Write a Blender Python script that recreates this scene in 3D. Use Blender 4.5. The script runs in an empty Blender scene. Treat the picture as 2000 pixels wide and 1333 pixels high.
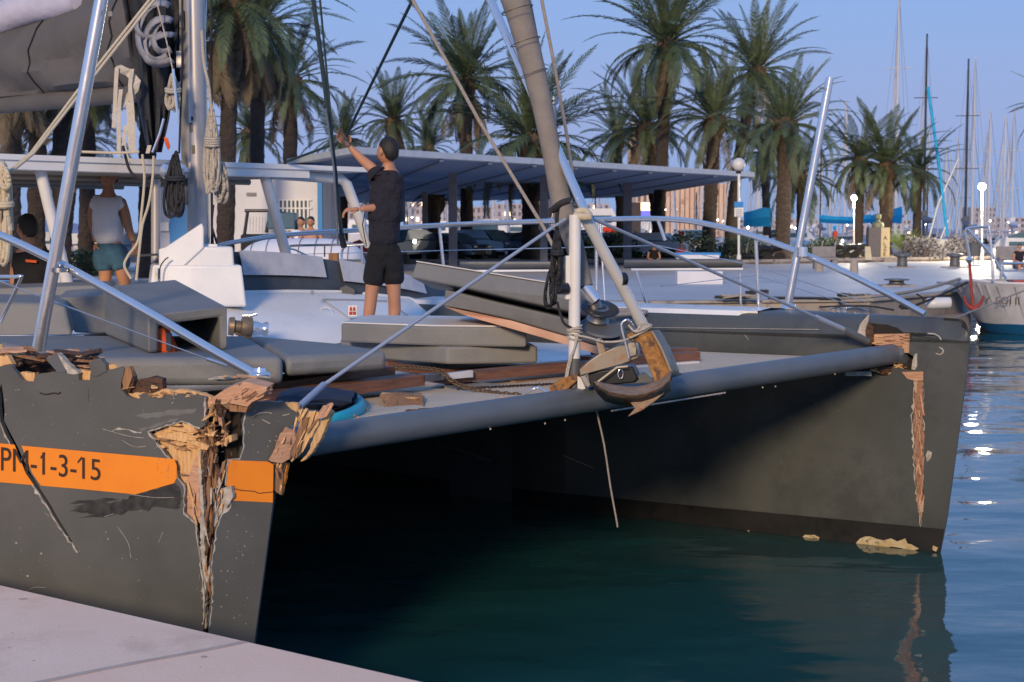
import bpy, bmesh, math, random
from mathutils import Vector, Matrix, Euler
from mathutils.geometry import tessellate_polygon
sc = bpy.context.scene
R = math.radians
# ---------------------------------------------------------------- camera
F = 3000.0; PITCH = math.atan(216.5 / F); H = 2.45
cam = bpy.data.objects.new('camera', bpy.data.cameras.new('camera')); sc.collection.objects.link(cam)
sc.camera = cam
cam.location = (0, 0, H); cam.rotation_euler = (R(90) - PITCH, 0, 0)
cam.data.sensor_width = 36; cam.data.lens = 36 * F / 2000; cam.data.clip_start = .1; cam.data.clip_end = 3000
cam.data.dof.use_dof = True; cam.data.dof.focus_distance = 9.0; cam.data.dof.aperture_fstop = 7.0
# ---------------------------------------------------------------- dusk sky
w = bpy.data.worlds.new("World"); sc.world = w; w.use_nodes = True
nt = w.node_tree; bg = nt.nodes['Background']
sky = nt.nodes.new('ShaderNodeTexSky'); sky.sky_type = 'NISHITA'; sky.sun_disc = False
sky.sun_elevation = R(-1.0); sky.sun_rotation = R(188); sky.ozone_density = 3
tc = nt.nodes.new('ShaderNodeTexCoord'); sx = nt.nodes.new('ShaderNodeSeparateXYZ'); nt.links.new(tc.outputs['Generated'], sx.inputs[0])
rp = nt.nodes.new('ShaderNodeValToRGB'); nt.links.new(sx.outputs[2], rp.inputs[0])
cr = rp.color_ramp; cr.elements[0].position = 0.0; cr.elements[0].color = (2.05, 2.9, 4.95, 1)
cr.elements[1].position = .6; cr.elements[1].color = (.8, 1.9, 4.3, 1)
e = cr.elements.new(.12); e.color = (1.6, 2.72, 5.05, 1)
e = cr.elements.new(.28); e.color = (1.15, 2.32, 4.85, 1)
hs = nt.nodes.new('ShaderNodeMix'); hs.data_type = 'RGBA'; hs.inputs[0].default_value = .82
sm = nt.nodes.new('ShaderNodeVectorMath'); sm.operation = 'SCALE'; sm.inputs[3].default_value = 14.0
nt.links.new(sky.outputs[0], sm.inputs[0]); nt.links.new(sm.outputs[0], hs.inputs[6]); nt.links.new(rp.outputs[0], hs.inputs[7])
nt.links.new(hs.outputs[2], bg.inputs[0]); bg.inputs[1].default_value = .12
# low warm light from behind the camera (quay lighting and the last of the sunset)
SUN_AZ, SUN_EL = 13.0, 18.5            # degrees right of straight ahead the light travels, and its elevation
sun = bpy.data.objects.new('sun', bpy.data.lights.new('sun', 'SUN')); sc.collection.objects.link(sun)
sun.data.energy = 2.1; sun.data.angle = R(9); sun.data.color = (1.0, .75, .48)
_d = Vector((math.sin(R(SUN_AZ)) * math.cos(R(SUN_EL)), math.cos(R(SUN_AZ)) * math.cos(R(SUN_EL)), -math.sin(R(SUN_EL))))
sun.rotation_euler = _d.to_track_quat('-Z', 'Y').to_euler()
sun.location = (-4, -20, 12)
vs = sc.view_settings; vs.view_transform = 'Standard'; vs.look = 'None'; vs.exposure = 0.55; vs.gamma = 1; vs.use_curve_mapping = False
sc.render.engine = 'CYCLES'; sc.cycles.max_bounces = 8; sc.cycles.caustics_reflective = False; sc.cycles.caustics_refractive = False

# ---------------------------------------------------------------- helpers
CP, SP = math.cos(PITCH), math.sin(PITCH)
def ray(u, v):
    x = (u - 1000) / F; t = (666.5 - v) / F
    return Vector((x, CP + t * SP, t * CP - SP))
def at(u, v, d):
    r = ray(u, v); return Vector((0, 0, H)) + r * (d / r.y)
def atz(u, v, z):
    r = ray(u, v); return Vector((0, 0, H)) + r * ((z - H) / r.z)
def atp(u, v, p, n):
    r = ray(u, v); o = Vector((0, 0, H)); n = Vector(n)
    return o + r * ((Vector(p) - o).dot(n) / r.dot(n))
def px(n, d): return n * d / F
ORG = {}
def tag(o, label=None, cat=None, group=None, kind=None):
    if label: o['label'] = label
    if cat: o['category'] = cat
    if group: o['group'] = group
    if kind: o['kind'] = kind
    return o
def thing(name, label, cat, loc=(0, 0, 0), group=None):
    o = bpy.data.objects.new(name, None); sc.collection.objects.link(o)
    o.empty_display_size = .1; o.location = loc; ORG[o] = Vector(loc)
    return tag(o, label, cat, group)
def copy_tree(o, parent=None):
    c = o.copy(); sc.collection.objects.link(c); c.parent = parent
    for ch in list(o.children): copy_tree(ch, c)
    return c
def rnd(a=-1, b=1): return random.uniform(a, b)
def smooth_path(pts, n=8):
    P = [Vector(p) for p in pts]
    if len(P) < 3: return P
    out = []
    for i in range(len(P) - 1):
        p0 = P[i - 1] if i else P[0] * 2 - P[1]; p1 = P[i]; p2 = P[i + 1]; p3 = P[i + 2] if i + 2 < len(P) else P[-1] * 2 - P[-2]
        for k in range(n):
            t = k / n
            out.append(.5 * ((2 * p1) + (p2 - p0) * t + (2 * p0 - 5 * p1 + 4 * p2 - p3) * t * t + (3 * p1 - p0 - 3 * p2 + p3) * t ** 3))
    out.append(P[-1]); return out
class MB:
    def __init__(s): s.v = []; s.f = []; s.uv = None
    def add(s, vs, fs):
        b = len(s.v); s.v += [Vector(p) for p in vs]; s.f += [tuple(b + i for i in f) for f in fs]; return s
    def box(s, c, sz, rot=None):
        c = Vector(c); h = [x / 2 for x in sz]; M = rot or Matrix.Identity(3)
        vs = [c + M @ Vector((x * h[0], y * h[1], z * h[2])) for x in (-1, 1) for y in (-1, 1) for z in (-1, 1)]
        return s.add(vs, [(0, 1, 3, 2), (4, 6, 7, 5), (0, 4, 5, 1), (2, 3, 7, 6), (0, 2, 6, 4), (1, 5, 7, 3)])
    def hexa(s, q0, q1):
        n = len(q0)
        return s.add(list(q0) + list(q1), [tuple(range(n)), tuple(range(2 * n - 1, n - 1, -1))] + [(i, i + n, (i + 1) % n + n, (i + 1) % n) for i in range(n)])
    def tube(s, pts, r, seg=8, smooth=0, caps=True, flat=1.0):
        if smooth: pts = smooth_path(pts, smooth)
        P = [Vector(p) for p in pts]; n = len(P)
        rr = r if isinstance(r, (list, tuple)) else None
        up = None; b = len(s.v)
        for i, p in enumerate(P):
            t = (P[min(i + 1, n - 1)] - P[max(i - 1, 0)])
            if t.length < 1e-9: t = Vector((0, 0, 1))
            t.normalize()
            if up is None: up = t.orthogonal().normalized()
            else:
                up = up - t * up.dot(t)
                up = up.normalized() if up.length > 1e-6 else t.orthogonal().normalized()
            bn = t.cross(up)
            if rr:
                q = i / (n - 1) * (len(rr) - 1); k = min(int(q), len(rr) - 2); ra = rr[k] + (rr[k + 1] - rr[k]) * (q - k)
            else: ra = r
            for j in range(seg):
                a = 2 * math.pi * j / seg
                s.v.append(p + (up * math.cos(a) * flat + bn * math.sin(a)) * ra)
        for i in range(n - 1):
            for j in range(seg):
                a = b + i * seg + j; c = b + i * seg + (j + 1) % seg
                s.f.append((a, c, c + seg, a + seg))
        if caps:
            s.f.append(tuple(b + j for j in reversed(range(seg)))); s.f.append(tuple(b + (n - 1) * seg + j for j in range(seg)))
        return s
    def lathe(s, prof, c=(0, 0, 0), seg=16, rot=None):
        c = Vector(c); M = rot or Matrix.Identity(3); b = len(s.v)
        for (r, z) in prof:
            for j in range(seg):
                a = 2 * math.pi * j / seg; s.v.append(c + M @ Vector((r * math.cos(a), r * math.sin(a), z)))
        for i in range(len(prof) - 1):
            for j in range(seg):
                p = b + i * seg + j; q = b + i * seg + (j + 1) % seg
                s.f.append((p, q, q + seg, p + seg))
        s.f.append(tuple(b + j for j in reversed(range(seg)))); s.f.append(tuple(b + (len(prof) - 1) * seg + j for j in range(seg)))
        return s
    def slab(s, outer, th, holes=()):
        """flat piece with an outline, thickness vector th, and real holes"""
        loops = [[Vector(p) for p in outer]] + [[Vector(p) for p in h] for h in holes]
        tri = tessellate_polygon(loops); flat = [p for l in loops for p in l]; n = len(flat); b = len(s.v); th = Vector(th)
        s.v += flat + [p + th for p in flat]
        s.f += [tuple(b + i for i in t) for t in tri] + [tuple(b + n + i for i in reversed(t)) for t in tri]
        k = 0
        for l in loops:
            m = len(l)
            for i in range(m): s.f.append((b + k + i, b + k + (i + 1) % m, b + n + k + (i + 1) % m, b + n + k + i))
            k += m
        return s
    def grid(s, rows):
        b = len(s.v); m = len(rows[0])
        for r in rows: s.v += [Vector(p) for p in r]
        for i in range(len(rows) - 1):
            for j in range(m - 1):
                a = b + i * m + j; s.f.append((a, a + 1, a + m + 1, a + m))
        return s
    def plank(s, p0, p1, wv, tv, strips=5, j0=0.0, j1=.15, rng=random):
        """timber from p0 to p1, width vector wv, thickness vector tv; torn ends of jaggedness j0, j1"""
        p0 = Vector(p0); p1 = Vector(p1); wv = Vector(wv); tv = Vector(tv); ax = (p1 - p0); L = ax.length or 1; ax = ax / L
        e0 = [rng.random() for _ in range(strips + 1)]; e1 = [rng.random() for _ in range(strips + 1)]
        for k in range(strips):
            a0, a1 = k / strips, (k + 1) / strips
            q = []
            for (t, e, j, base, sg) in ((0, e0, j0, p0, 1), (1, e1, j1, p1, -1)):
                x = [base + wv * (aa - .5) + ax * sg * (e[k + ii] * j) for ii, aa in ((0, a0), (1, a1))]
                th = tv * (1 if j == 0 else .35 + .65 * rng.random()); o = tv * (0 if j == 0 else rng.uniform(-.15, .15))
                q.append([x[0] - th / 2 + o, x[1] - th / 2 + o, x[1] + th / 2 + o, x[0] + th / 2 + o])
            s.hexa(q[0], q[1])
        return s
    def build(s, name, mat, parent=None, smooth=False, bevel=0, subsurf=0, label=None, kind=None, angle=40, solid=0):
        me = bpy.data.meshes.new(name); o0 = ORG.get(parent, Vector((0, 0, 0)))
        me.from_pydata([p - o0 for p in s.v], [], s.f); me.materials.append(mat)
        if smooth or bevel:
            for p in me.polygons: p.use_smooth = True
            try: me.set_sharp_from_angle(angle=R(angle))
            except Exception: pass
        me.update(); ob = bpy.data.objects.new(name, me); sc.collection.objects.link(ob)
        if parent: ob.parent = parent
        ORG[ob] = o0
        if solid:
            m = ob.modifiers.new('s', 'SOLIDIFY'); m.thickness = solid; m.offset = 0
        if bevel:
            fix(ob); m = ob.modifiers.new('b', 'BEVEL'); m.width = bevel; m.segments = 3; m.limit_method = 'ANGLE'; m.harden_normals = False
        if subsurf:
            m = ob.modifiers.new('u', 'SUBSURF'); m.levels = subsurf; m.render_levels = subsurf
        if label: ob['label'] = label
        if kind: ob['kind'] = kind
        return ob
def fix(o):
    bm = bmesh.new(); bm.from_mesh(o.data); bmesh.ops.remove_doubles(bm, verts=bm.verts, dist=1e-5); bmesh.ops.recalc_face_normals(bm, faces=bm.faces); bm.to_mesh(o.data); bm.free(); return o
# ---------------------------------------------------------------- materials
def S(r, g, b):
    f = lambda c: ((c / 255 + .055) / 1.055) ** 2.4 if c > 10 else c / 255 / 12.92
    return (f(r), f(g), f(b), 1)
def mat(name, c1, c2=None, rough=.6, metal=0, scale=8, stretch=(1, 1, 1), bump=0, bscale=None, c3=None, t3=(.62, .7), s3=3, fine=0, spec=.5, detail=6, emit=None, es=0, coat=0, lo=.35, hi=.65, bdist=.01):
    m = bpy.data.materials.new(name); m.use_nodes = True; n = m.node_tree.nodes; L = m.node_tree.links; b = n['Principled BSDF']
    b.inputs['Roughness'].default_value = rough; b.inputs['Metallic'].default_value = metal; b.inputs['Specular IOR Level'].default_value = spec
    if coat: b.inputs['Coat Weight'].default_value = coat; b.inputs['Coat Roughness'].default_value = .15
    c1 = tuple(c1)[:3] + (1,); b.inputs['Base Color'].default_value = c1
    if emit: b.inputs['Emission Color'].default_value = tuple(emit)[:3] + (1,); b.inputs['Emission Strength'].default_value = es
    t = n.new('ShaderNodeTexCoord'); mp = n.new('ShaderNodeMapping'); mp.inputs['Scale'].default_value = stretch; L.new(t.outputs['Object'], mp.inputs[0])
    col = None
    if c2 is not None:
        no = n.new('ShaderNodeTexNoise'); no.inputs['Scale'].default_value = scale; no.inputs['Detail'].default_value = detail; no.inputs['Roughness'].default_value = .6
        L.new(mp.outputs[0], no.inputs[0])
        r = n.new('ShaderNodeValToRGB'); r.color_ramp.elements[0].position = lo; r.color_ramp.elements[1].position = hi
        r.color_ramp.elements[0].color = c1; r.color_ramp.elements[1].color = tuple(c2)[:3] + (1,)
        L.new(no.outputs[0], r.inputs[0]); col = r.outputs[0]
        rr = n.new('ShaderNodeMapRange'); rr.inputs[1].default_value = .3; rr.inputs[2].default_value = .7; rr.inputs[3].default_value = max(0, rough - .07); rr.inputs[4].default_value = min(1, rough + .1)
        L.new(no.outputs[0], rr.inputs[0]); L.new(rr.outputs[0], b.inputs['Roughness'])
    if c3 is not None:
        n3 = n.new('ShaderNodeTexNoise'); n3.inputs['Scale'].default_value = s3; n3.inputs['Detail'].default_value = 8; n3.inputs['Roughness'].default_value = .7; L.new(mp.outputs[0], n3.inputs[0])
        r3 = n.new('ShaderNodeValToRGB'); r3.color_ramp.elements[0].position = t3[0]; r3.color_ramp.elements[1].position = t3[1]; L.new(n3.outputs[0], r3.inputs[0])
        mx = n.new('ShaderNodeMix'); mx.data_type = 'RGBA'; L.new(r3.outputs[0], mx.inputs[0]); mx.inputs[6].default_value = c1; mx.inputs[7].default_value = tuple(c3)[:3] + (1,)
        if col: L.new(col, mx.inputs[6])
        col = mx.outputs[2]
    if fine:
        nf = n.new('ShaderNodeTexNoise'); nf.inputs['Scale'].default_value = 350; nf.inputs['Detail'].default_value = 2; L.new(t.outputs['Object'], nf.inputs[0])
        hv = n.new('ShaderNodeHueSaturation'); ra = n.new('ShaderNodeMapRange'); ra.inputs[1].default_value = .3; ra.inputs[2].default_value = .7; ra.inputs[3].default_value = 1 - fine; ra.inputs[4].default_value = 1 + fine
        L.new(nf.outputs[0], ra.inputs[0]); L.new(ra.outputs[0], hv.inputs['Value']); hv.inputs['Color'].default_value = c1
        if col: L.new(col, hv.inputs['Color'])
        col = hv.outputs[0]
    if col: L.new(col, b.inputs['Base Color'])
    if bump:
        nb = n.new('ShaderNodeTexNoise'); nb.inputs['Scale'].default_value = bscale or scale * 3; nb.inputs['Detail'].default_value = 5; L.new(mp.outputs[0], nb.inputs[0])
        bp = n.new('ShaderNodeBump'); bp.inputs['Strength'].default_value = bump; bp.inputs['Distance'].default_value = bdist; L.new(nb.outputs[0], bp.inputs['Height']); L.new(bp.outputs[0], b.inputs['Normal'])
    m.diffuse_color = c1
    return m
M = {}
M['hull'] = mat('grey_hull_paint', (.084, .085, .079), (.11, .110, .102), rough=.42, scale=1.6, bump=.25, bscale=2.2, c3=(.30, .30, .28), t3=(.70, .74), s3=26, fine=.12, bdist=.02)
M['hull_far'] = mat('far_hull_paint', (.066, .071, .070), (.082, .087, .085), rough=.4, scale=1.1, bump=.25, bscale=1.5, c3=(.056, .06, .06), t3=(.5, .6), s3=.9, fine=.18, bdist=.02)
M['beam'] = mat('beam_paint', (.10, .115, .13), (.13, .145, .16), rough=.38, scale=3, bump=.15, bscale=6, fine=.08, c3=(.3, .32, .33), t3=(.74, .77), s3=20)
M['boot'] = mat('black_antifouling', (.004, .004, .005), (.009, .009, .010), rough=.55, scale=5, fine=.2)
M['orange'] = mat('orange_paint', (.85, .26, .015), (.80, .23, .012), rough=.45, scale=5, c3=(.55, .15, .02), t3=(.66, .75), s3=7, fine=.05)
M['ink'] = mat('dark_brown_lettering', (.035, .02, .012), rough=.5)
M['scuff'] = mat('black_scuff', (.02, .02, .019), (.05, .048, .042), rough=.5, scale=22)
M['primer'] = mat('chipped_pale_paint', (.5, .45, .4), (.3, .27, .22), rough=.8, scale=30)
M['wood_l'] = mat('fresh_split_wood', (.55, .30, .12), (.74, .47, .22), rough=.8, scale=20, stretch=(4, 4, .5), bump=.5, bscale=40, bdist=.006, c3=(.30, .15, .06), t3=(.60, .70), s3=9, fine=.12)
M['wood_p'] = mat('pinkish_wood', (.42, .22, .13), (.58, .34, .21), rough=.8, scale=20, stretch=(.8, .8, 5), bump=.5, bscale=30, bdist=.006, c3=(.26, .13, .075), t3=(.60, .72), s3=7, fine=.1)
M['wood_m'] = mat('mid_brown_wood', (.22, .11, .055), (.36, .19, .09), rough=.8, scale=20, stretch=(4, 4, .5), bump=.6, bscale=34, bdist=.008, c3=(.06, .03, .018), t3=(.56, .66), s3=9, fine=.12)
M['wood_d'] = mat('dark_old_wood', (.035, .018, .012), (.12, .055, .03), rough=.75, scale=14, stretch=(1, 1, 3), bump=.9, bscale=30, c3=(.36, .2, .1), t3=(.62, .7), s3=18, fine=.15)
M['wood_r'] = mat('reddish_core_wood', (.26, .135, .095), (.38, .22, .16), rough=.85, scale=10, stretch=(2, 2, 1), bump=.7, bscale=30, c3=(.1, .04, .03), t3=(.58, .68), s3=14, fine=.12)
M['teak'] = mat('teak_timber', (.15, .065, .038), (.24, .11, .065), rough=.65, scale=6, stretch=(.8, .8, 9), bump=.4, bscale=14, c3=(.42, .28, .2), t3=(.68, .74), s3=16, fine=.12)
M['void'] = mat('shaded_inside', (.012, .010, .009), (.03, .02, .014), rough=.9, scale=12)  # nearly black, the shade inside the hull put into the colour
M['white'] = mat('white_gelcoat', (.72, .71, .70), (.78, .77, .76), rough=.3, scale=2, c3=(.6, .58, .55), t3=(.6, .75), s3=5)
M['white_m'] = mat('white_painted_tube', (.74, .73, .72), (.68, .66, .64), rough=.32, scale=5, c3=(.35, .3, .25), t3=(.72, .76), s3=25)
M['cush'] = mat('grey_cushion_vinyl', (.165, .166, .165), (.20, .20, .198), rough=.62, scale=2.5, bump=.45, bscale=5, fine=.16, bdist=.03, c3=(.22, .21, .19), t3=(.7, .8), s3=6)
M['cush_top'] = mat('white_cushion_board', (.68, .66, .63), (.60, .57, .54), rough=.5, scale=4)
M['peach'] = mat('peach_board', (.62, .33, .2), (.7, .42, .28), rough=.6, scale=4)
M['piping'] = mat('dark_piping', (.03, .03, .032), rough=.5)
M['steel'] = mat('stainless_steel', (.82, .80, .80), (.74, .73, .74), rough=.2, metal=.85, scale=6)
M['steel_d'] = mat('dull_steel', (.38, .38, .38), (.25, .24, .23), rough=.4, metal=1, scale=12)
M['rod'] = mat('grey_blue_rod', (.30, .34, .42), rough=.35, scale=4)
M['rope'] = mat('off_white_rope', (.36, .31, .25), (.52, .47, .40), rough=.9, scale=90, bump=.8, bscale=120, bdist=.004, c3=(.12, .1, .09), t3=(.58, .62), s3=60)
M['rope_c'] = mat('cream_rope', (.48, .40, .28), (.6, .52, .38), rough=.9, scale=90, bump=.7, bscale=120, bdist=.004)
M['rope_k'] = mat('black_rope', (.012, .013, .016), (.03, .03, .035), rough=.8, scale=80)
M['rope_g'] = mat('dark_green_black_rope', (.012, .03, .035), (.02, .04, .05), rough=.8, scale=80)
M['rope_b'] = mat('weathered_rope', (.25, .21, .18), (.36, .32, .28), rough=.9, scale=60, bump=.6, bscale=90, bdist=.003)
M['sail'] = mat('taupe_sail_cover', (.085, .077, .073), (.11, .10, .093), rough=.85, scale=2, bump=.5, bscale=5, fine=.1, bdist=.05)
M['sail_p'] = mat('pale_lilac_sailcloth', (.45, .42, .50), (.52, .49, .57), rough=.75, scale=3, bump=.4, bscale=6, bdist=.04)
M['sail_k'] = mat('charcoal_sailcloth', (.022, .023, .028), (.035, .036, .042), rough=.8, scale=3, bump=.6, bscale=9, bdist=.05)
M['strap'] = mat('cream_webbing', (.48, .42, .34), (.58, .52, .44), rough=.9, scale=30)
M['furl'] = mat('furled_sail_cloth', (.19, .165, .145), (.25, .22, .195), rough=.85, scale=6, bump=.5, bscale=25, fine=.1)
M['mast'] = mat('mast_alloy', (.50, .47, .46), (.42, .40, .40), rough=.38, metal=.35, scale=4, stretch=(1, 1, .2))
M['black'] = mat('black_plastic', (.014, .014, .016), rough=.35)
M['grey'] = mat('grey_plastic', (.11, .115, .125), (.09, .095, .1), rough=.45, scale=6)
M['net'] = mat('trampoline_mesh', (.90, .72, .52), (.84, .66, .48), rough=.9, scale=8, c3=(.14, .10, .07), t3=(.64, .68), s3=16)
def _weave(m):
    n = m.node_tree.nodes; L = m.node_tree.links; b = n['Principled BSDF']; src = b.inputs['Base Color'].links[0].from_socket
    t = n.new('ShaderNodeTexCoord'); mp = n.new('ShaderNodeMapping'); mp.inputs['Rotation'].default_value = (0, 0, R(45)); L.new(t.outputs['Object'], mp.inputs[0]); v = n.new('ShaderNodeTexBrick'); v.offset = 0
    v.inputs['Scale'].default_value = 1; v.inputs['Brick Width'].default_value = .02; v.inputs['Row Height'].default_value = .02; v.inputs['Mortar Size'].default_value = .0015; v.inputs['Color1'].default_value = (1, 1, 1, 1); v.inputs['Color2'].default_value = (.92, .92, .92, 1); v.inputs['Mortar'].default_value = (.5, .5, .52, 1)
    L.new(mp.outputs[0], v.inputs['Vector']); mx = n.new('ShaderNodeMix'); mx.data_type = 'RGBA'; mx.blend_type = 'MULTIPLY'; mx.inputs[0].default_value = 1; L.new(src, mx.inputs[6]); L.new(v.outputs[0], mx.inputs[7]); L.new(mx.outputs[2], b.inputs['Base Color'])
_weave(M['net'])
def _porous(m, f):       # woven net: a third of it is open holes
    n = m.node_tree.nodes; L = m.node_tree.links; t = n.new('ShaderNodeBsdfTransparent'); x = n.new('ShaderNodeMixShader'); x.inputs[0].default_value = f
    L.new(n['Principled BSDF'].outputs[0], x.inputs[1]); L.new(t.outputs[0], x.inputs[2]); L.new(x.outputs[0], n['Material Output'].inputs[0])
_porous(M['net'], .22)
M['rust'] = mat('rusty_iron', (.22, .085, .02), (.42, .22, .07), rough=.85, scale=22, bump=.8, bscale=45, c3=(.10, .06, .045), t3=(.52, .6), s3=18, fine=.2)
M['rust2'] = mat('corroded_anchor', (.24, .16, .11), (.38, .25, .16), rough=.75, scale=14, bump=.8, bscale=40, c3=(.30, .13, .06), t3=(.54, .62), s3=10, fine=.2)
M['galv'] = mat('worn_galvanised_steel', (.32, .28, .22), (.24, .2, .16), rough=.4, metal=.7, scale=9, c3=(.3, .14, .05), t3=(.55, .66), s3=9)
M['chain'] = mat('rusty_chain', (.12, .075, .045), (.2, .13, .08), rough=.7, metal=.5, scale=30)
M['red'] = mat('red_fabric', (.42, .03, .02), rough=.7)
M['orange_f'] = mat('orange_lifejacket', (.75, .10, .01), (.5, .06, .01), rough=.7, scale=9)
M['teal'] = mat('teal_board', (.02, .38, .46), (.03, .45, .52), rough=.4, scale=4)
M['navy'] = mat('navy_bag', (.012, .018, .04), (.02, .03, .06), rough=.7, scale=8, bump=.5, bscale=20)
M['skin'] = mat('skin', (.42, .19, .105), (.48, .23, .13), rough=.55, scale=5)
M['hair'] = mat('dark_hair', (.008, .006, .005), (.02, .014, .01), rough=.6, scale=60, bump=.6, bscale=100)
M['navy_shirt'] = mat('dark_navy_cotton', (.012, .011, .019), (.018, .016, .026), rough=.9, scale=8, bump=1, bscale=9, bdist=.08)
M['black_cloth'] = mat('black_cotton', (.006, .006, .008), (.010, .010, .012), rough=.9, scale=8, bump=1, bscale=9, bdist=.06)
M['white_shirt'] = mat('white_cotton', (.76, .76, .78), (.8, .8, .82), rough=.9, scale=5, bump=.5, bscale=9, bdist=.03)
M['denim'] = mat('blue_denim', (.035, .10, .17), (.06, .16, .24), rough=.9, scale=14)
# ================================================================ the damaged catamaran
random.seed(7)
NX, NY = -.98, 7.0
Av = Vector((-.7071, .7071, 0)); Bv = Vector((.7071, .7071, 0)); Z = Vector((0, 0, 1))
def bt(a, b, z): return Vector((NX, NY, 0)) + Av * a + Bv * b + Z * z
CAT = thing('catamaran', 'large grey catamaran with smashed bows and orange stripe moored at the quay', 'catamaran', (NX, NY, 0))
# ---- near hull: outboard side is a flat panel
P1 = Vector((-1.02, 7.0, 1.3)); n1 = Vector((-.382, -.923, -.035)).normalized(); h1 = Vector((-.924, .382, 0))
def q1(u, v, off=0.0): return atp(u, v, P1 + n1 * off, n1)          # point on the panel plane, off metres proud of it
seam = q1(425, 1000); n2 = Vector((.40, -.916, -.03)).normalized()
def q2(u, v, off=0.0): return atp(u, v, seam + n2 * off, n2)
def jag(pts, n=3, amp=1.6, rng=random):
    out = []
    for i in range(len(pts) - 1):
        (x0, y0), (x1, y1) = pts[i], pts[i + 1]; L = math.hypot(x1 - x0, y1 - y0); k = max(1, int(L / (7 if amp > 1.4 else 5))) if n else 1
        for j in range(k):
            t = j / k; s_ = amp if j else 0
            out.append((x0 + (x1 - x0) * t + rng.uniform(-s_, s_), y0 + (y1 - y0) * t + rng.uniform(-s_, s_)))
    return out
near = (MB(),)
top_edge = [(0, 717), (16, 712), (24, 716), (43, 743), (65, 748), (68, 733), (79, 730), (115, 727), (144, 730), (153, 730), (154, 743), (174, 746), (177, 734), (191, 734), (205, 724), (234, 717), (243, 719), (236, 759), (248, 774), (265, 780), (274, 778), (270, 771), (277, 769), (295, 776), (330, 772), (348, 769), (401, 776), (401, 831), (390, 838), (355, 824), (289, 844), (300, 858), (329, 894), (344, 923), (346, 934), (360, 949), (360, 1004), (381, 1023), (385, 1050), (392, 1096), (399, 1162), (397, 1229), (400, 1300)]
shell = jag(top_edge) + [(405, 1640), (-300, 1640), (-300, 700)]
crack = [(3, 750), (6, 770), (9, 800), (8, 822), (18, 842), (36, 876), (46, 899), (60, 925), (80, 957), (100, 988), (112, 1010), (128, 1036), (158, 1086), (127, 1042), (108, 1013), (95, 990), (74, 958), (54, 930), (39, 903), (26, 877), (10, 846), (1, 824), (-2, 795), (-3, 765)]
hp = MB().slab([q1(*p) for p in shell], -n1 * .022, holes=[[q1(*p) for p in crack]])
near_hull = hp.build('near_hull', M['hull'], CAT, label='near hull side torn open at the bow')
# pale torn lip along the edge of the shell and the crack
lip = MB()
def lipline(pts, q, wd=.004, off=.0005):
    P3 = [q(*x, off) for x in pts]; rows = []
    for i, c in enumerate(P3):
        d = (P3[min(i + 1, len(P3) - 1)] - P3[max(i - 1, 0)])
        nn = (d.normalized() if d.length > 1e-6 else Z).cross(n1)
        w0 = wd * random.uniform(.15, 1.5) * (1 if random.random() > .12 else 2.6)
        rows.append([c - nn * wd * .3 - n1 * .01, c - nn * w0 * .2 + n1 * .002 * random.random(), c + nn * w0 + n1 * .001, c + nn * w0 * 1.3 - n1 * .012])
    lip.grid(rows)
lipline(jag([(401, 776), (401, 831)]), q1); lipline(jag(top_edge[28:-1]), q1, .0045)
lipline(jag([(0, 826), (8, 845), (24, 878), (37, 904), (52, 931), (72, 960), (94, 992), (107, 1015), (126, 1044), (158, 1087)]), q1, .006)
lipline(jag([(218, 843), (232, 836), (240, 838), (262, 843), (285, 847)]), q1, .005)
lip.build('torn_laminate', M['primer'], near_hull, kind='stuff')
# lower hull shell, rounding aft, inboard side, dark sheet for the shade inside
e0 = q1(-300, 1000); e0.z = 0
plan = [e0 + h1 * 0]
d_ = h1.copy(); p = e0.copy()
for i in range(14):
    d_ = (d_ * .8 + Av * .2).normalized(); p = p + d_ * .75; plan.append(p.copy())
outb = MB()
outb.grid([[Vector((q.x, q.y, -.4)) - n1 * -.0, Vector((q.x, q.y, .5)), Vector((q.x, q.y, 1.2)), Vector((q.x, q.y, 1.74))] for q in plan])
outb.build('hull_side', M['hull'], near_hull, solid=.03)
st = q2(560, 800); sb = q2(497, 1250)
inn = None
_st = [q2(452, 1640, -.03), q2(497, 1252, -.03), q2(528, 1020, -.03), q2(545, 900, -.03)]
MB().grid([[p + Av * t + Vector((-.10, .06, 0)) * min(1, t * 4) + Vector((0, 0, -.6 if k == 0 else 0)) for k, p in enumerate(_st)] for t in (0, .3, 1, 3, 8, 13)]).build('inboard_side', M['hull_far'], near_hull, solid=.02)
MB().slab([q1(-280, 800, -.16), q1(470, 800, -.16), q1(470, 1500, -.16), q1(-280, 1500, -.16)], -n1 * .02).build('dark_backing', M['void'], near_hull)  # dark sheet added behind the gap, standing in for the shade inside
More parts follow.
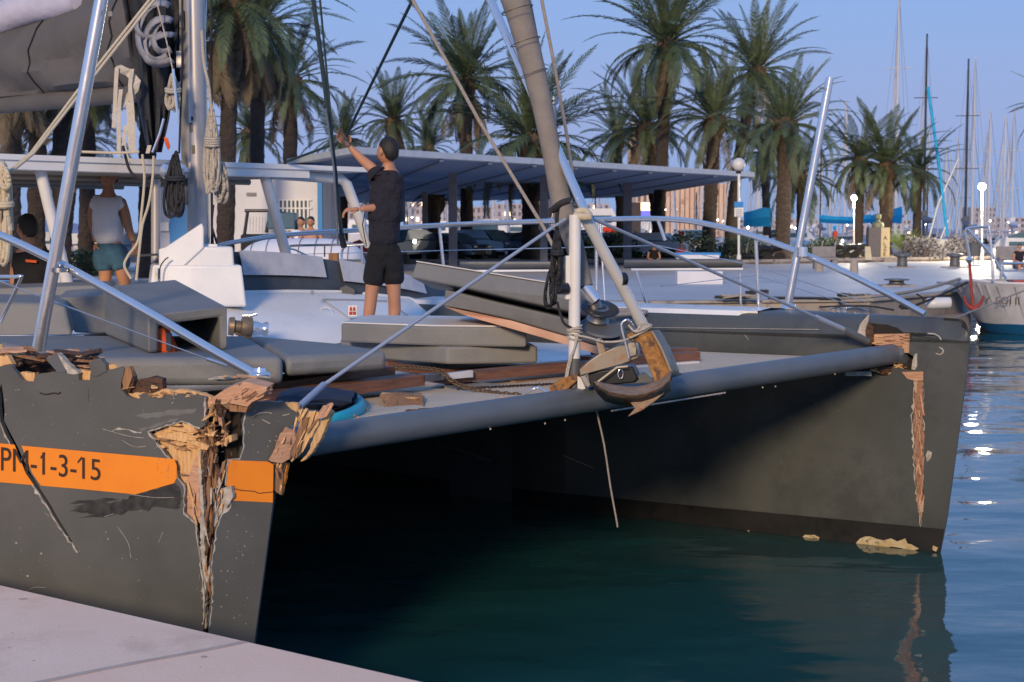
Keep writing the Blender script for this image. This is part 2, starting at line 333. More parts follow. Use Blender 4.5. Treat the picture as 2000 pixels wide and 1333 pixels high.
# orange stripe with registration, 2 mm proud
def stripe(pts, q, off=.002): 
    return MB().slab([q(*p, off) for p in pts], -n1 * .0015)
band = MB().slab([q1(*p, .003) for p in [(42, 871), (340, 897), (345, 910), (345, 934), (340, 944), (265, 966), (150, 955), (80, 949), (63, 925)]], -n1 * .002)
band.slab([q1(*p, .003) for p in [(-300, 840), (28, 869), (50, 925), (66, 948), (-300, 916)]], -n1 * .002)
stripe_o = band.build('orange_stripe', M['orange'], near_hull)
sc_ = MB()
rs = random.Random(5)
for k in range(60):
    u = rs.uniform(150, 345); t = (u - 150) / 200; v = rs.gauss(952 + 24 * (1 - t) + 18, 9) + 6; L = rs.uniform(10, 34)
    if v < 966 - (u - 265) * .28 + 8 and u > 200: v = 975 + rs.uniform(0, 20)
    pts = [(u - L, v + rs.uniform(0, 4)), (u - L * .3, v - rs.uniform(1, 4)), (u + L * .5, v - rs.uniform(1, 3)), (min(u + L, 352), v + rs.uniform(-1, 2)), (u + L * .2, v + rs.uniform(2, 6)), (u - L * .4, v + rs.uniform(2, 5))]
    sc_.slab([q1(a, b, .0018 + k * .00002) for a, b in pts], -n1 * .001)
sc_.slab([q1(*p, .0016) for p in jag([(165, 1003), (262, 968), (342, 945), (350, 952), (352, 985), (338, 994), (310, 984), (290, 999), (262, 990), (240, 1006), (215, 998), (200, 1010), (165, 1003)], amp=3.2)], -n1 * .001)
sc_.build('black_scuff', M['scuff'], near_hull, kind='stuff')
cu = bpy.data.curves.new('registration', 'FONT'); cu.body = 'PM-1-3-15'; cu.size = 1; cu.extrude = .004
to = bpy.data.objects.new('tmp_text', cu); sc.collection.objects.link(to); bpy.context.view_layer.update()
me = bpy.data.meshes.new_from_object(to); bpy.data.objects.remove(to)
xs = [v.co.x for v in me.vertices]; ys = [v.co.y for v in me.vertices]; x0, x1, y1 = min(xs), max(xs), max(ys)
A0, A1, B0, B1 = q1(2, 919, .006), q1(196, 939, .006), q1(2, 873, .006), q1(196, 898, .006)
for v in me.vertices:
    s_, t_ = (v.co.x - x0) / (x1 - x0), v.co.y / y1
    v.co = (A0.lerp(A1, s_)).lerp(B0.lerp(B1, s_), t_) + n1 * (v.co.z * .2) - ORG[CAT]
me.materials.append(M['ink']); ro = bpy.data.objects.new('registration_lettering', me); sc.collection.objects.link(ro); ro.parent = near_hull
fl1 = MB()
for (u, v) in ((87.5, 884), (160, 893)):
    fl1.slab([q1(x, y, .005) for x, y in ((u - 9, v + 9), (u - 1, v - 1), (u + 1, v + 3), (u - 8, v + 13))], -n1 * .001)
fl1.build('registration_serif', M['ink'], near_hull, kind='stuff')
# ---- stem panel
stem = [(481, 788), (486, 784), (554, 785), (579, 805), (578, 831), (557, 838), (545, 854), (536, 880), (523, 901), (535, 907), (533, 983), (515, 1120), (497, 1252), (480, 1400), (452, 1640), (400, 1640), (409, 1225), (415, 1160), (413, 1100), (423, 1031), (434, 1004), (449, 991), (455, 960), (440, 949), (444, 898), (468, 897), (476, 871), (474, 830)]
sp = MB().slab([q2(*p) for p in jag(stem[:9], amp=1.2) + stem[8:16] + jag(stem[16:] + stem[:1], amp=2)], -n2 * .03)
stem_panel = sp.build('stem_panel', M['hull'], CAT, label='split off grey stem with orange band')
MB().slab([q2(*p, .002) for p in [(446, 899), (523, 902), (534, 908), (533, 982), (452, 978), (456, 962), (442, 948)]], -n2 * .0015).build('orange_band', M['orange'], stem_panel)
MB().tube([q2(444, 951, .003), q2(470, 958, .003), (q2(497, 960, .003)), q2(505, 964, .003), q2(533, 961, .003)], .0022, 5).build('band_crack', M['ink'], stem_panel)
lip = MB(); lipline(jag(stem[16:] + stem[:1]), q2, .004); lip.build('torn_laminate', M['primer'], stem_panel, kind='stuff')
# ---- splintered wood at the near bow: traced pieces of real thickness at their own depth
def piece(name, pts, off, th, m, q=q1, par=None, am=1.3, tilt=0):
    o = MB().slab([q(x, y, off + tilt * (x - pts[0][0]) / 100) for x, y in jag(pts + pts[:1], amp=am)], -n1 * th)
    return o.build(name, M[m], par or near_hull)
W = 'splintered_wood'
piece(W, [(296, 849), (318, 838), (340, 827), (355, 824), (385, 833), (391, 858), (396, 880), (380, 905), (370, 940), (360, 948), (345, 922), (330, 893), (301, 857)], -.035, .02, 'wood_l')
piece(W, [(300, 852), (350, 842), (378, 852), (386, 868), (352, 862), (320, 858)], -.012, .02, 'wood_l')
piece(W, [(356, 826), (372, 820), (385, 826), (386, 845), (375, 850), (362, 845)], -.006, .03, 'wood_l')
piece(W, [(362, 860), (390, 864), (408, 872), (404, 880), (385, 872), (368, 866)], .012, .018, 'wood_l')
piece(W, [(364, 940), (378, 905), (392, 872), (396, 900), (397, 1006), (390, 1022), (372, 1012), (361, 1002)], -.022, .02, 'wood_p')
piece(W, [(385, 834), (402, 830), (416, 858), (420, 900), (414, 958), (415, 1050), (409, 1232), (397, 1230), (394, 1100), (389, 1025), (394, 900)], -.045, .03, 'wood_m')
piece(W, [(386, 870), (391, 868), (396, 960), (401, 1100), (403, 1228), (398, 1228), (392, 1090), (389, 960)], -.01, .02, 'primer')
piece(W, [(415, 900), (421, 895), (424, 950), (419, 1010), (414, 1040), (412, 980)], -.05, .02, 'wood_m')
piece(W, [(421, 905), (432, 928), (428, 950), (422, 930)], -.02, .02, 'wood_d')
piece(W, [(430, 955), (452, 950), (455, 972), (445, 988), (437, 1005), (424, 1030), (416, 1028), (420, 985)], -.03, .02, 'primer')
piece(W, [(409, 870), (425, 862), (452, 850), (453, 862), (440, 868), (420, 870)], -.06, .05, 'wood_l')
piece(W, [(404, 852), (424, 840), (417, 853)], .01, .015, 'wood_l')
piece(W, [(436, 905), (446, 898), (446, 916), (434, 918)], -.05, .04, 'orange')
rb = random.Random(3)
# rough cluster in the split
for k in range(34):
    u = rb.uniform(404, 452); v = rb.uniform(792, 862); p0 = q1(u, v, rb.uniform(-.09, .0)); ax = Vector((rb.uniform(-.5, .5), rb.uniform(-.6, .1), rb.uniform(-1, 1))).normalized() * rb.uniform(.02, .055)
    MB().plank(p0 - ax, p0 + ax, ax.cross(Z).normalized() * rb.uniform(.008, .024), ax.cross(ax.cross(Z)).normalized() * rb.uniform(.004, .012), strips=3, j0=.012, j1=.02, rng=rb).build('splinter', M[rb.choice(['wood_m', 'wood_m', 'wood_d', 'wood_l', 'wood_p'])], near_hull)
# two big pinkish blocks above the split
def blk(name, pts, off, th, m, par=None):   # thick block: front outline traced, extruded backwards and up
    return MB().slab([q1(x, y, off) for x, y in pts], Vector((.02, th, .012))).build(name, M[m], par or near_hull, bevel=.002)
blk(W, [(447, 788), (474, 745), (522, 757), (514, 776), (492, 786), (484, 795)], .0, .09, 'wood_p')
blk(W, [(405, 784), (440, 760), (463, 751), (469, 756), (446, 788), (420, 792), (406, 797)], -.015, .09, 'wood_p')
blk(W, [(446, 790), (484, 796), (480, 806), (448, 804)], -.02, .07, 'wood_m')
for (a, b, c, d) in ((500, 770, 536, 764), (498, 780, 530, 775), (505, 765, 538, 756), (492, 774, 520, 770)):
    MB().plank(q1(a, b, -.03), q1(c, d, -.05), Z * .02, n1 * .03, strips=3, j1=.04, rng=rb).build('splinter', M['wood_p'], near_hull)
def slivers(poly, n, dirn, off, L, q=q1, par=None, ms=('wood_l', 'wood_l', 'wood_m', 'wood_p')):
    us = [a for a, b in poly]; vs_ = [b for a, b in poly]; k = 0
    def inside(x, y):
        c = False
        for i in range(len(poly)):
            (x0, y0), (x1, y1) = poly[i], poly[i - 1]
            if (y0 > y) != (y1 > y) and x < (x1 - x0) * (y - y0) / (y1 - y0) + x0: c = not c
        return c
    while k < n:
        u, v = rb.uniform(min(us), max(us)), rb.uniform(min(vs_), max(vs_))
        if not inside(u, v): continue
        k += 1; a = math.atan2(dirn[1], dirn[0]) + rb.uniform(-.22, .22); l = rb.uniform(*L)
        p0 = q(u - math.cos(a) * l, v - math.sin(a) * l, off + rb.uniform(-.004, .004)); p1 = q(u + math.cos(a) * l, v + math.sin(a) * l, off + rb.uniform(.0, .018))
        d = (p1 - p0).normalized(); MB().plank(p0, p1, d.cross(n1) * rb.uniform(.004, .016), n1 * rb.uniform(.002, .007), strips=2, j0=.02, j1=.06, rng=rb).build('sliver', M[rb.choice(ms)], par or near_hull)
slivers([(300, 857), (345, 828), (388, 836), (392, 880), (364, 940), (344, 920)], 15, (1, .18), -.010, (10, 30), ms=('wood_l', 'wood_l', 'wood_l', 'wood_m'))
slivers([(364, 930), (392, 880), (397, 1010), (380, 1018)], 7, (.1, 1), -.012, (14, 34), ms=('wood_p', 'wood_l'))
slivers([(390, 840), (415, 860), (416, 1040), (406, 1220), (398, 1200), (392, 1000)], 20, (.03, 1), -.02, (20, 60), ms=('wood_m', 'wood_m', 'wood_d', 'primer'))
slivers([(416, 880), (440, 900), (436, 1000), (418, 1060)], 18, (-.1, 1), -.02, (6, 22), ms=('wood_m', 'wood_d', 'primer', 'wood_l'))
slivers([(410, 790), (470, 750), (520, 760), (480, 800)], 8, (1, -.6), .006, (5, 18), ms=('wood_p', 'wood_p', 'wood_m'))
slivers([(245, 775), (400, 778), (400, 768), (300, 762)], 18, (1, .05), -.004, (4, 14))
# right hand splinters torn outward from the stem
piece(W, [(582, 800), (600, 803), (623, 805), (622, 830), (611, 850), (599, 868), (585, 888), (569, 903), (565, 884), (575, 862), (581, 842), (588, 815)], .0, .018, 'wood_l', q=q2, par=stem_panel, tilt=.02)
piece(W, [(566, 884), (576, 858), (584, 836), (590, 820), (604, 815), (598, 840), (585, 870), (574, 897)], .012, .014, 'wood_m', q=q2, par=stem_panel)
piece(W, [(557, 835), (575, 842), (578, 858), (568, 880), (565, 897), (550, 905), (536, 903), (524, 899), (535, 880), (545, 852)], .022, .018, 'wood_p', q=q2, par=stem_panel, tilt=-.02)
piece(W, [(586, 902), (604, 880), (614, 850), (626, 824), (631, 815), (640, 800), (648, 806), (636, 835), (624, 862), (606, 888), (594, 900)], -.005, .03, 'wood_l', q=q2, par=stem_panel)
MB().plank(q2(626, 816, .01), q2(643, 788, .01), Vector((.045, .01, .012)), n2 * .04, strips=5, j1=.012, rng=rb).build(W, M['wood_p'], stem_panel)
piece(W, [(534, 905), (550, 905), (556, 910), (552, 940), (549, 967), (540, 962), (534, 955)], -.02, .02, 'wood_m', q=q2, par=stem_panel)
piece(W, [(545, 905), (562, 906), (556, 940), (549, 968), (546, 940)], -.03, .02, 'orange', q=q2, par=stem_panel)
piece(W, [(556, 786), (580, 788), (582, 800), (579, 806), (566, 797)], .004, .02, 'wood_l', q=q2, par=stem_panel)
slivers([(575, 805), (620, 808), (600, 868), (570, 900)], 11, (-.45, 1), .012, (12, 28), q=q2, par=stem_panel, ms=('wood_l', 'wood_l', 'wood_m'))
slivers([(540, 860), (572, 842), (564, 895), (528, 898)], 6, (-.5, 1), .03, (5, 14), q=q2, par=stem_panel, ms=('wood_p', 'wood_l', 'wood_m'))
slivers([(538, 905), (552, 905), (548, 960), (538, 958)], 8, (0, 1), .006, (5, 16), q=q2, par=stem_panel, ms=('wood_m', 'wood_l'))
# wood under the torn top edge and layers on top
for pts, off, m_ in (([(38, 752), (66, 752), (68, 728), (30, 728)], -.03, 'wood_l'), ([(150, 748), (176, 750), (178, 725), (150, 722)], -.03, 'wood_l'),
                     ([(240, 790), (300, 790), (420, 795), (410, 775), (370, 764), (318, 760), (300, 768), (250, 768)], -.03, 'wood_l'), ([(240, 774), (318, 778), (318, 740), (300, 735), (262, 746)], -.045, 'wood_d'),
                     ([(236, 755), (252, 768), (262, 745), (252, 722), (241, 718)], -.02, 'wood_d'), ([(243, 718), (252, 716), (258, 735), (250, 760), (238, 762)], -.006, 'wood_m'),
                     ([(174, 708), (196, 700), (206, 712), (208, 726), (190, 735), (178, 735)], .006, 'hull'), ([(200, 711), (222, 712), (236, 720), (205, 726)], -.02, 'wood_l'),
                     ([(-30, 700), (14, 694), (24, 712), (20, 724), (-30, 724)], -.02, 'wood_l'), ([(90, 700), (106, 692), (118, 694), (128, 728), (112, 728)], .0, 'grey'), ([(112, 690), (120, 698), (154, 730), (132, 730)], .004, 'primer')):
    piece(W, pts, off, .03, m_, am=2.2)
for k in range(95):
    u = rb.uniform(-60, 190) if k < 75 else rb.uniform(240, 315)
    if k < 75: v = rb.uniform(684, 722) - (8 if u < 60 else 0)
    else: v = rb.uniform(742, 772)
    d0 = rb.uniform(-.30, -.02)
    p0 = q1(u, v, d0); L = rb.uniform(.04, .19) * (1 if k < 75 else .4)
    ax = Vector((1, rb.uniform(-.35, .2), rb.uniform(-.22, .22))).normalized() * L / 2
    MB().plank(p0 - ax, p0 + ax, Vector((0, 1, .3)) * rb.uniform(.02, .07), Z * rb.uniform(.003, .012), strips=4, j0=.03, j1=.05, rng=rb).build('splinter', M[rb.choice(['wood_d', 'wood_d', 'wood_m', 'wood_m', 'wood_p', 'wood_l', 'wood_d'])], near_hull)
MB().slab([q1(x, y, -.34) for x, y in [(-60, 690), (190, 700), (200, 740), (330, 760), (330, 800), (-60, 800)]], -n1 * .02).build('dark_backing', M['wood_d'], near_hull)
# chunk of deck under the rail foot and the rail foot splinters
for k in range(16):
    p0 = at(rb.uniform(420, 525), rb.uniform(733, 742), 7.5 + rb.uniform(-.1, .1)); L = rb.uniform(.05, .12)
    ax = Vector((1, .1, rb.uniform(-.12, .12))) * L / 2
    MB().plank(p0 - ax, p0 + ax, Vector((0, .05, 0)), Z * .006, strips=3, j0=.03, j1=.03, rng=rb).build('splinter', M[rb.choice(['wood_l', 'wood_p', 'primer', 'hull'])], near_hull)
# near deck strip
MB().slab([atz(-200, 700, 1.70), atz(60, 692, 1.70), atz(205, 690, 1.70), atz(215, 680, 1.70), atz(60, 668, 1.70), atz(-200, 668, 1.70)], -Z * .03).build('near_deck', M['white'], CAT, bevel=.004)

# chips, scratches and rubbed marks on the near side
rh = random.Random(41); mk = MB()
for k in range(110):
    u, v = rh.uniform(5, 395), rh.uniform(745, 1180)
    if 860 < v < 985 and rh.random() < .7: continue
    if u > 285 and v > 820: continue
    s_ = rh.choice([1, 1, 1.4, 2.2]) * rh.uniform(.5, 1); mk.slab([q1(u + s_ * math.cos(a) * rh.uniform(.5, 1.2), v + s_ * math.sin(a) * rh.uniform(.5, 1.2), .0018) for a in (0, 1.3, 2.5, 3.8, 5.1)], -n1 * .001)
for k in range(46):
    u, v = rh.uniform(430, 495), rh.uniform(1000, 1220) if rh.random() < .7 else rh.uniform(800, 885)
    if v < 890 and u < 490: u += 55
    s_ = rh.uniform(.4, 1.3); mk.slab([q2(u + s_ * math.cos(a), v + s_ * math.sin(a) * 1.3, .0018) for a in (0, 1.3, 2.5, 3.8, 5.1)], -n2 * .001)
for pts in ([(200, 838), (250, 852), (282, 856)], [(205, 1009), (222, 1004)], [(255, 966), (300, 972), (340, 972)], [(238, 860), (262, 873), (285, 872)], [(310, 1060), (318, 1040)], [(88, 1002), (96, 1008)], [(20, 1180), (60, 1150), (90, 1148)], [(230, 1030), (250, 1060), (256, 1090)]): mk.tube([q1(a, b, .002) for a, b in pts], .0014, 4, smooth=4)
for pts in ([(492, 815), (505, 808), (522, 806), (531, 808)], [(552, 812), (566, 809)], [(512, 820), (528, 828)]): mk.tube([q2(a, b, .002) for a, b in pts], .0028, 4, smooth=4)
mk.build('paint_chip', M['primer'], near_hull, kind='stuff')
M['rub'] = mat('rubbed_grey_paint', (.125, .125, .115), (.15, .15, .14), rough=.6, scale=30); mk = MB()
for pts in ([(262, 812), (300, 806), (345, 800), (385, 798), (380, 806), (340, 812), (290, 818)], [(270, 838), (310, 826), (350, 816), (348, 820), (310, 832), (276, 842)]):
    mk.slab([q1(a, b, .0012) for a, b in jag(pts + pts[:1], amp=2.5)], -n1 * .0008)
mk.build('rubbed_patch', M['rub'], near_hull, kind='stuff')
mk = MB(); mk.tube([q1(a, b, .001) for a, b in jag([(78, 768), (90, 771), (105, 768), (128, 769)], amp=2)], .004, 5); mk.tube([q1(172, 760, .001), q1(173, 785, .001)], .001, 4); mk.build('gouge', M['ink'], near_hull, kind='stuff')
fb_ = MB()
for k in range(70):
    u, v = rh.choice([(rh.uniform(388, 404), rh.uniform(880, 1180)), (rh.uniform(300, 350), rh.uniform(835, 930)), (rh.uniform(425, 455), rh.uniform(880, 1000))]); a = rh.uniform(0, 6.28); l = rh.uniform(3, 10)
    fb_.tube([q1(u, v, .002), q1(u + math.cos(a) * l * .5, v + math.sin(a) * l * .5 + 1, .012), q1(u + math.cos(a) * l, v + math.sin(a) * l + 3, .01)], .0007, 3)
fb_.build('glass_fibre', M['primer'], near_hull, kind='stuff')
# ---- far hull
FX, FY = 3.22, 11.57; hf = Vector((-.834, .552, 0)); nf = Vector((-.552, -.834, 0))
PF = Vector((FX, FY, 0))
def qf(u, v, off=0.0): return atp(u, v, PF + nf * off, nf)
ZC = 1.60; ZT = 1.785
fh = MB()
# hull panel, forward 2.4 m, with the torn holes
stem_f = [qf(1894, 668), qf(1884, 760), qf(1865, 900), qf(1850, 1010), qf(1835, 1085), qf(1826, 1150), qf(1700, 1150), qf(1000, 1150)]
zline = qf(1000, 900); tl = Vector((zline.x, zline.y, ZC)); tr = qf(1896, 655); tr.z = ZC
crk = [(1764, 731), (1803, 730), (1804, 745), (1801, 800), (1806, 850), (1803, 905), (1804, 985), (1800, 1020), (1803, 1060), (1800, 1040), (1795, 1005), (1789, 950), (1785, 880), (1782, 830), (1784, 790), (1783, 745), (1772, 738)]
hole2 = [(1690, 655), (1712, 651), (1745, 651), (1775, 655), (1776, 672), (1774, 690), (1782, 695), (1790, 702), (1789, 718), (1778, 724), (1768, 722), (1735, 715), (1716, 690), (1700, 676), (1682, 666)]
fh.slab([tl, tr] + stem_f, -nf * .02, holes=[[qf(*p) for p in crk], [qf(*p) for p in hole2]])
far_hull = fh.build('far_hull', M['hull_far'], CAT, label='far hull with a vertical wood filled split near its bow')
# gunwale: chamfer, top, forward cap, aft continuation
def inplan(t):                       # inboard sheer line in plan from stem aft
    if t <= 3.3: return PF + hf * t
    p = PF + hf * 3.3; s_ = t - 3.3; k = min(1, s_ / 2.5); d = (hf * (1 - k * .5) + Av * k * .5).normalized()
    return p + d * s_
def tst(z): return -.20 + .20 * (1 - max(z, 0) / 1.6)
def outplan(t, z=1.6):
    s_ = max(0, t - tst(z)); k = min(1, s_ / 3.0); w0 = .02 + .10 * max(0, z) / 1.6; wdt = w0 + (1.0 - w0) * (1 - (1 - k) ** 1.9)
    return inplan(t) + Vector((.552, .834, 0)) * wdt
ts = [-.215, -.21, -.20, -.18, -.15, -.1, 0, .15, .35, .6, .9, 1.3, 1.8, 2.4, 3.2, 4.2, 5.5, 7, 9, 11, 13]
chr_ = []
for t in ts:
    cz = {-.215: .25, -.21: .5, -.20: .72, -.18: .88, -.15: .97}.get(t, 1); p = inplan(t); o = outplan(t); w_ = (o - p).length; dn = (o - p).normalized(); row = []
    prof = [(0, ZC), (.03, ZC + .06), (.075, ZC + .125), (.13, ZT - .02), (.2, ZT)]
    if cz < 1: p = p + dn * .05 * (1 - cz); o = o - dn * .08 * (1 - cz); w_ = (o - p).length
    for x, z in prof: row.append(p + dn * min(x, w_ * .5) + Z * (ZC + (z - ZC) * cz))
    for x, z in reversed(prof): row.append(o - dn * min(x, w_ * .5) + Z * (ZC + (z - ZC) * cz))
    for z in (1.0, .4, 0, -.4): tt = max(t, tst(z)); row.append(outplan(tt, z) + Z * z)
    chr_.append(row)
gw = MB().grid(chr_)
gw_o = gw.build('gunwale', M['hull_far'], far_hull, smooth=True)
# the tear in the gunwale: dark sheets for the shade inside, peeled skin, wood blocks
aftp = MB(); aft_rows = []
for t in [3.3, 3.9, 4.6, 5.5, 7, 9, 11, 13]:
    p = inplan(t); aft_rows.append([p + Z * z for z in (-.4, 0, .4, 1.0, ZC)])
z0 = qf(1000, 900); aft_rows.insert(0, [Vector((z0.x, z0.y, z)) for z in (-.4, 0, .4, 1.0, ZC)])
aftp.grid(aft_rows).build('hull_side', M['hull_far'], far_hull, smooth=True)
# boot stripe
bs = MB()
bp_ = [Vector((qf(1842, 1037, .004).x, qf(1842, 1037, .004).y, .19))]
bs.slab([qf(1844, 1034, .004), qf(1835, 1087, .004), qf(1826, 1150, .004), qf(1000, 1150, .004)] + [Vector((z0.x, z0.y, .13)) + nf * .004], -nf * .003)
bs.grid([[q + nf * .01 + Z * z for z in (-.35, .13)] for q in [inplan(t) for t in (4.6, 5.5, 7, 9, 11, 13)]])
bs.build('boot_stripe', M['boot'], far_hull)
M['flake'] = mat('yellowed_filler', (.42, .30, .12), (.55, .46, .30), rough=.8, scale=12, c3=(.1, .08, .05), t3=(.6, .66), s3=14)
for pts in ([(1668, 1068), (1680, 1052), (1698, 1048), (1725, 1056), (1740, 1052), (1752, 1058), (1768, 1052), (1772, 1062), (1795, 1072), (1778, 1078), (1755, 1070), (1738, 1068), (1722, 1075), (1700, 1073)],
            [(1564, 1052), (1572, 1045), (1590, 1045), (1600, 1050), (1598, 1060), (1580, 1061)], [(1452, 1038), (1462, 1036), (1470, 1040), (1466, 1045), (1455, 1043)], [(1403, 1034), (1418, 1034), (1420, 1038), (1404, 1038)], [(1606, 1056), (1640, 1060), (1642, 1064), (1610, 1061)], [(1822, 1066), (1832, 1070), (1828, 1078), (1821, 1074)]):
    MB().slab([qf(*p, .008) for p in jag(pts + pts[:1], amp=1.5)], -nf * .004).build('paint_chip', M['flake'], far_hull)
# wood inside the vertical split, in blocks
rc = random.Random(11); v0 = 742
while v0 < 1010:
    v1 = v0 + rc.uniform(22, 70); c = 1793 + rc.uniform(-1, 1); hw = 13 if v0 < 950 else 8
    MB().slab([qf(*p, -.014 + rc.uniform(-.008, .008)) for p in jag([(c - hw, v0 - 2), (c + hw, v0 + 1), (c + hw, v1 + 2), (c - hw, v1 - 1), (c - hw, v0 - 2)], amp=1.4)], -nf * .03).build('wood_core', M['wood_r'] if 'wood_r' in M else M['wood_p'], far_hull); v0 = v1
MB().slab([qf(*p, .003) for p in [(1761, 727), (1803, 726), (1803, 744), (1785, 744), (1772, 740)]], -nf * .03).build('wood_core', M['wood_p'], far_hull)
lip = MB()
lipline(jag([(1786, 745), (1785, 795), (1780, 812), (1784, 850), (1786, 900), (1790, 955), (1796, 1005), (1799, 1045), (1803, 1078)], amp=2), qf, .007)
lipline(jag([(1804, 760), (1802, 800), (1806, 850)], amp=2), qf, .004)
lip.slab([qf(*p, .006) for p in [(1798, 985), (1804, 978), (1803, 1000), (1797, 1002)]], -nf * .004)
lip.slab([qf(*p, .008) for p in [(1786, 693), (1791, 690), (1791, 716), (1787, 723), (1780, 722), (1782, 705)]], -nf * .01)
lip.slab([qf(*p, .004) for p in [(1812, 880), (1820, 884), (1818, 896), (1811, 902), (1808, 890)]], -nf * .003)
lip.build('torn_laminate', M['primer'], far_hull, kind='stuff')
# scratches
mk = MB()
for k in range(60):
    u, v = rh.uniform(1250, 1870), rh.uniform(690, 1020); s_ = rh.uniform(.5, 1.3)
    if 1660 < u < 1812 and v < 760: continue
    mk.slab([qf(u + s_ * math.cos(a), v + s_ * math.sin(a), .003) for a in (0, 1.3, 2.5, 3.8, 5.1)], -nf * .002)
mk.build('paint_chip', M['rub'], far_hull, kind='stuff')
sr = MB()
for pts in ([(1812, 652), (1825, 653), (1834, 658), (1838, 664)], [(1834, 679), (1840, 682), (1842, 688), (1836, 693), (1828, 691)], [(1455, 655), (1462, 664)], [(1250, 640), (1600, 644)], [(850, 870), (900, 880), (960, 903)], [(1100, 890), (1160, 915)]):
    sr.tube([qf(*p, .003) for p in pts], .006 if pts[0][0] > 1800 else .0025, 5, smooth=4)
sr.build('scratch', M['primer'], far_hull, kind='stuff')
# dark sheets painted as the shade in the upper opening, + timbers
MB().slab([qf(*p, -.10) for p in [(1670, 640), (1810, 640), (1812, 730), (1670, 730)]], -nf * .02).build('recess_shade', M['void'], far_hull)
tear_shade = [(1676, 663), (1680, 640), (1688, 620), (1697, 615), (1696, 630), (1704, 632), (1730, 634), (1752, 640), (1764, 650), (1778, 650), (1830, 652), (1831, 654), (1776, 655), (1776, 662), (1712, 662), (1708, 672), (1700, 668)]
MB().slab([qf(*p, .004) for p in jag(tear_shade + tear_shade[:1], amp=.8)], -nf * .003 + Vector((0, 0, 0))).build('tear_shade', M['void'], far_hull)
MB().slab([qf(*p, .012) for p in [(1706, 653), (1776, 652), (1775, 690), (1745, 688), (1736, 676), (1708, 674)]], -nf * .05).build('wood_core', M['wood_p'], far_hull)
MB().slab([qf(*p, .03) for p in jag([(1674, 650), (1684, 628), (1697, 614), (1695, 630), (1690, 645), (1692, 665), (1684, 668), (1674, 650)], amp=1.5)], -nf * .02).build('peeled_skin', M['primer'], far_hull)
MB().slab([qf(*p, .022) for p in jag([(1686, 640), (1697, 630), (1706, 640), (1706, 668), (1700, 676), (1688, 668), (1686, 640)], amp=1.5)], -nf * .03).build('wood_core', M['wood_d'], far_hull)
slivers([(1708, 655), (1774, 654), (1773, 688), (1712, 672)], 16, (1, .05), .02, (5, 16), q=qf, par=far_hull, ms=('wood_p', 'wood_l', 'wood_m'))
slivers([(1784, 745), (1802, 745), (1802, 1000), (1790, 980)], 40, (.0, 1), .0, (8, 34), q=qf, par=far_hull, ms=('wood_r', 'wood_m', 'wood_p'))
# white deck top of far hull
dk = []
for t in [1.55, 1.7, 2.4, 3.2, 4.2, 5.5, 7, 9, 11, 13]:
    p = inplan(t); o = outplan(t); n_ = (o - p).normalized(); s_ = .10 if t > 1.6 else .28
    dk.append([p + n_ * .11 * (1 if t > 1.6 else 1.6) + Z * (ZT - .035), p + n_ * .14 + Z * (ZT + .004), p + n_ * (o - p).length * .5 + Z * (ZT + .02), o - n_ * .14 + Z * (ZT + .006), o - n_ * .11 + Z * (ZT - .03)])
MB().grid(dk).build('far_deck', M['white'], CAT, smooth=True)
# ---- forebeam
b0 = at(560, 868, 7.5); b1 = at(1742, 692, 11.75)
fb = MB().tube([b0, b0.lerp(b1, .3), b0.lerp(b1, .6), b1], .079, 24)
beam = fb.build('forebeam', M['beam'], CAT, smooth=True, label='grey tubular forebeam between the bows')
MB().tube([b1 - (b1 - b0).normalized() * .02, at(1752, 690, 11.75), at(1762, 702, 11.8), at(1768, 715, 11.85)], [.074, .07, .055, .03], 10).build('crushed_end', M['beam'], beam)
for (pts, m_, r_) in (([at(1700, 716, 11.8), at(1730, 722, 11.8), at(1765, 716, 11.85)], 'wood_d', .05), ([at(1700, 722, 11.78), at(1735, 728, 11.78), at(1768, 722, 11.82)], 'wood_l', .015)):
    MB().tube(pts, [r_ * .6, r_, r_ * .4], 7, smooth=3).build('splinter', M[m_], far_hull)
for k in range(22):
    p0 = at(rb.uniform(1700, 1770), rb.uniform(700, 728), 11.8 + rb.uniform(-.05, .03)); L = rb.uniform(.03, .11)
    ax = Vector((1, .3, rb.uniform(-.4, .4))) * L / 2
    MB().plank(p0 - ax, p0 + ax, Vector((0, .03, .01)), Z * .012, strips=3, j0=.02, j1=.03, rng=rb).build('splinter', M[rb.choice(['wood_l', 'wood_d', 'wood_m', 'wood_d'])], far_hull)
MB().box(at(1675, 729, 11.75), (.2, .05, .022)).box(at(1675, 732.5, 11.74), (.2, .05, .014)).build('batten', M['primer'], far_hull)
# beam underside trim and bolts
ud = (b1 - b0).normalized(); tr_ = MB()
for i in (1, 4, 5, 9, 14, 17, 18, 22):
    p = b0 + ud * (1.2 + i * .17 + rb.uniform(-.05, .05)) + Vector((.02, -.04, -.08)) + Z * rb.uniform(-.012, .01)
    tr_.tube([p, p - Z * .010], .005, 6)
tr_.build('lashing_bolt', M['primer'], beam, kind='stuff')
MB().tube([b0.lerp(b1, .42) + Vector((.02, -.05, -.083)), b0.lerp(b1, .62) + Vector((.02, -.05, -.083))], .006, 6).build('bolt_rope_track', M['primer'], beam)
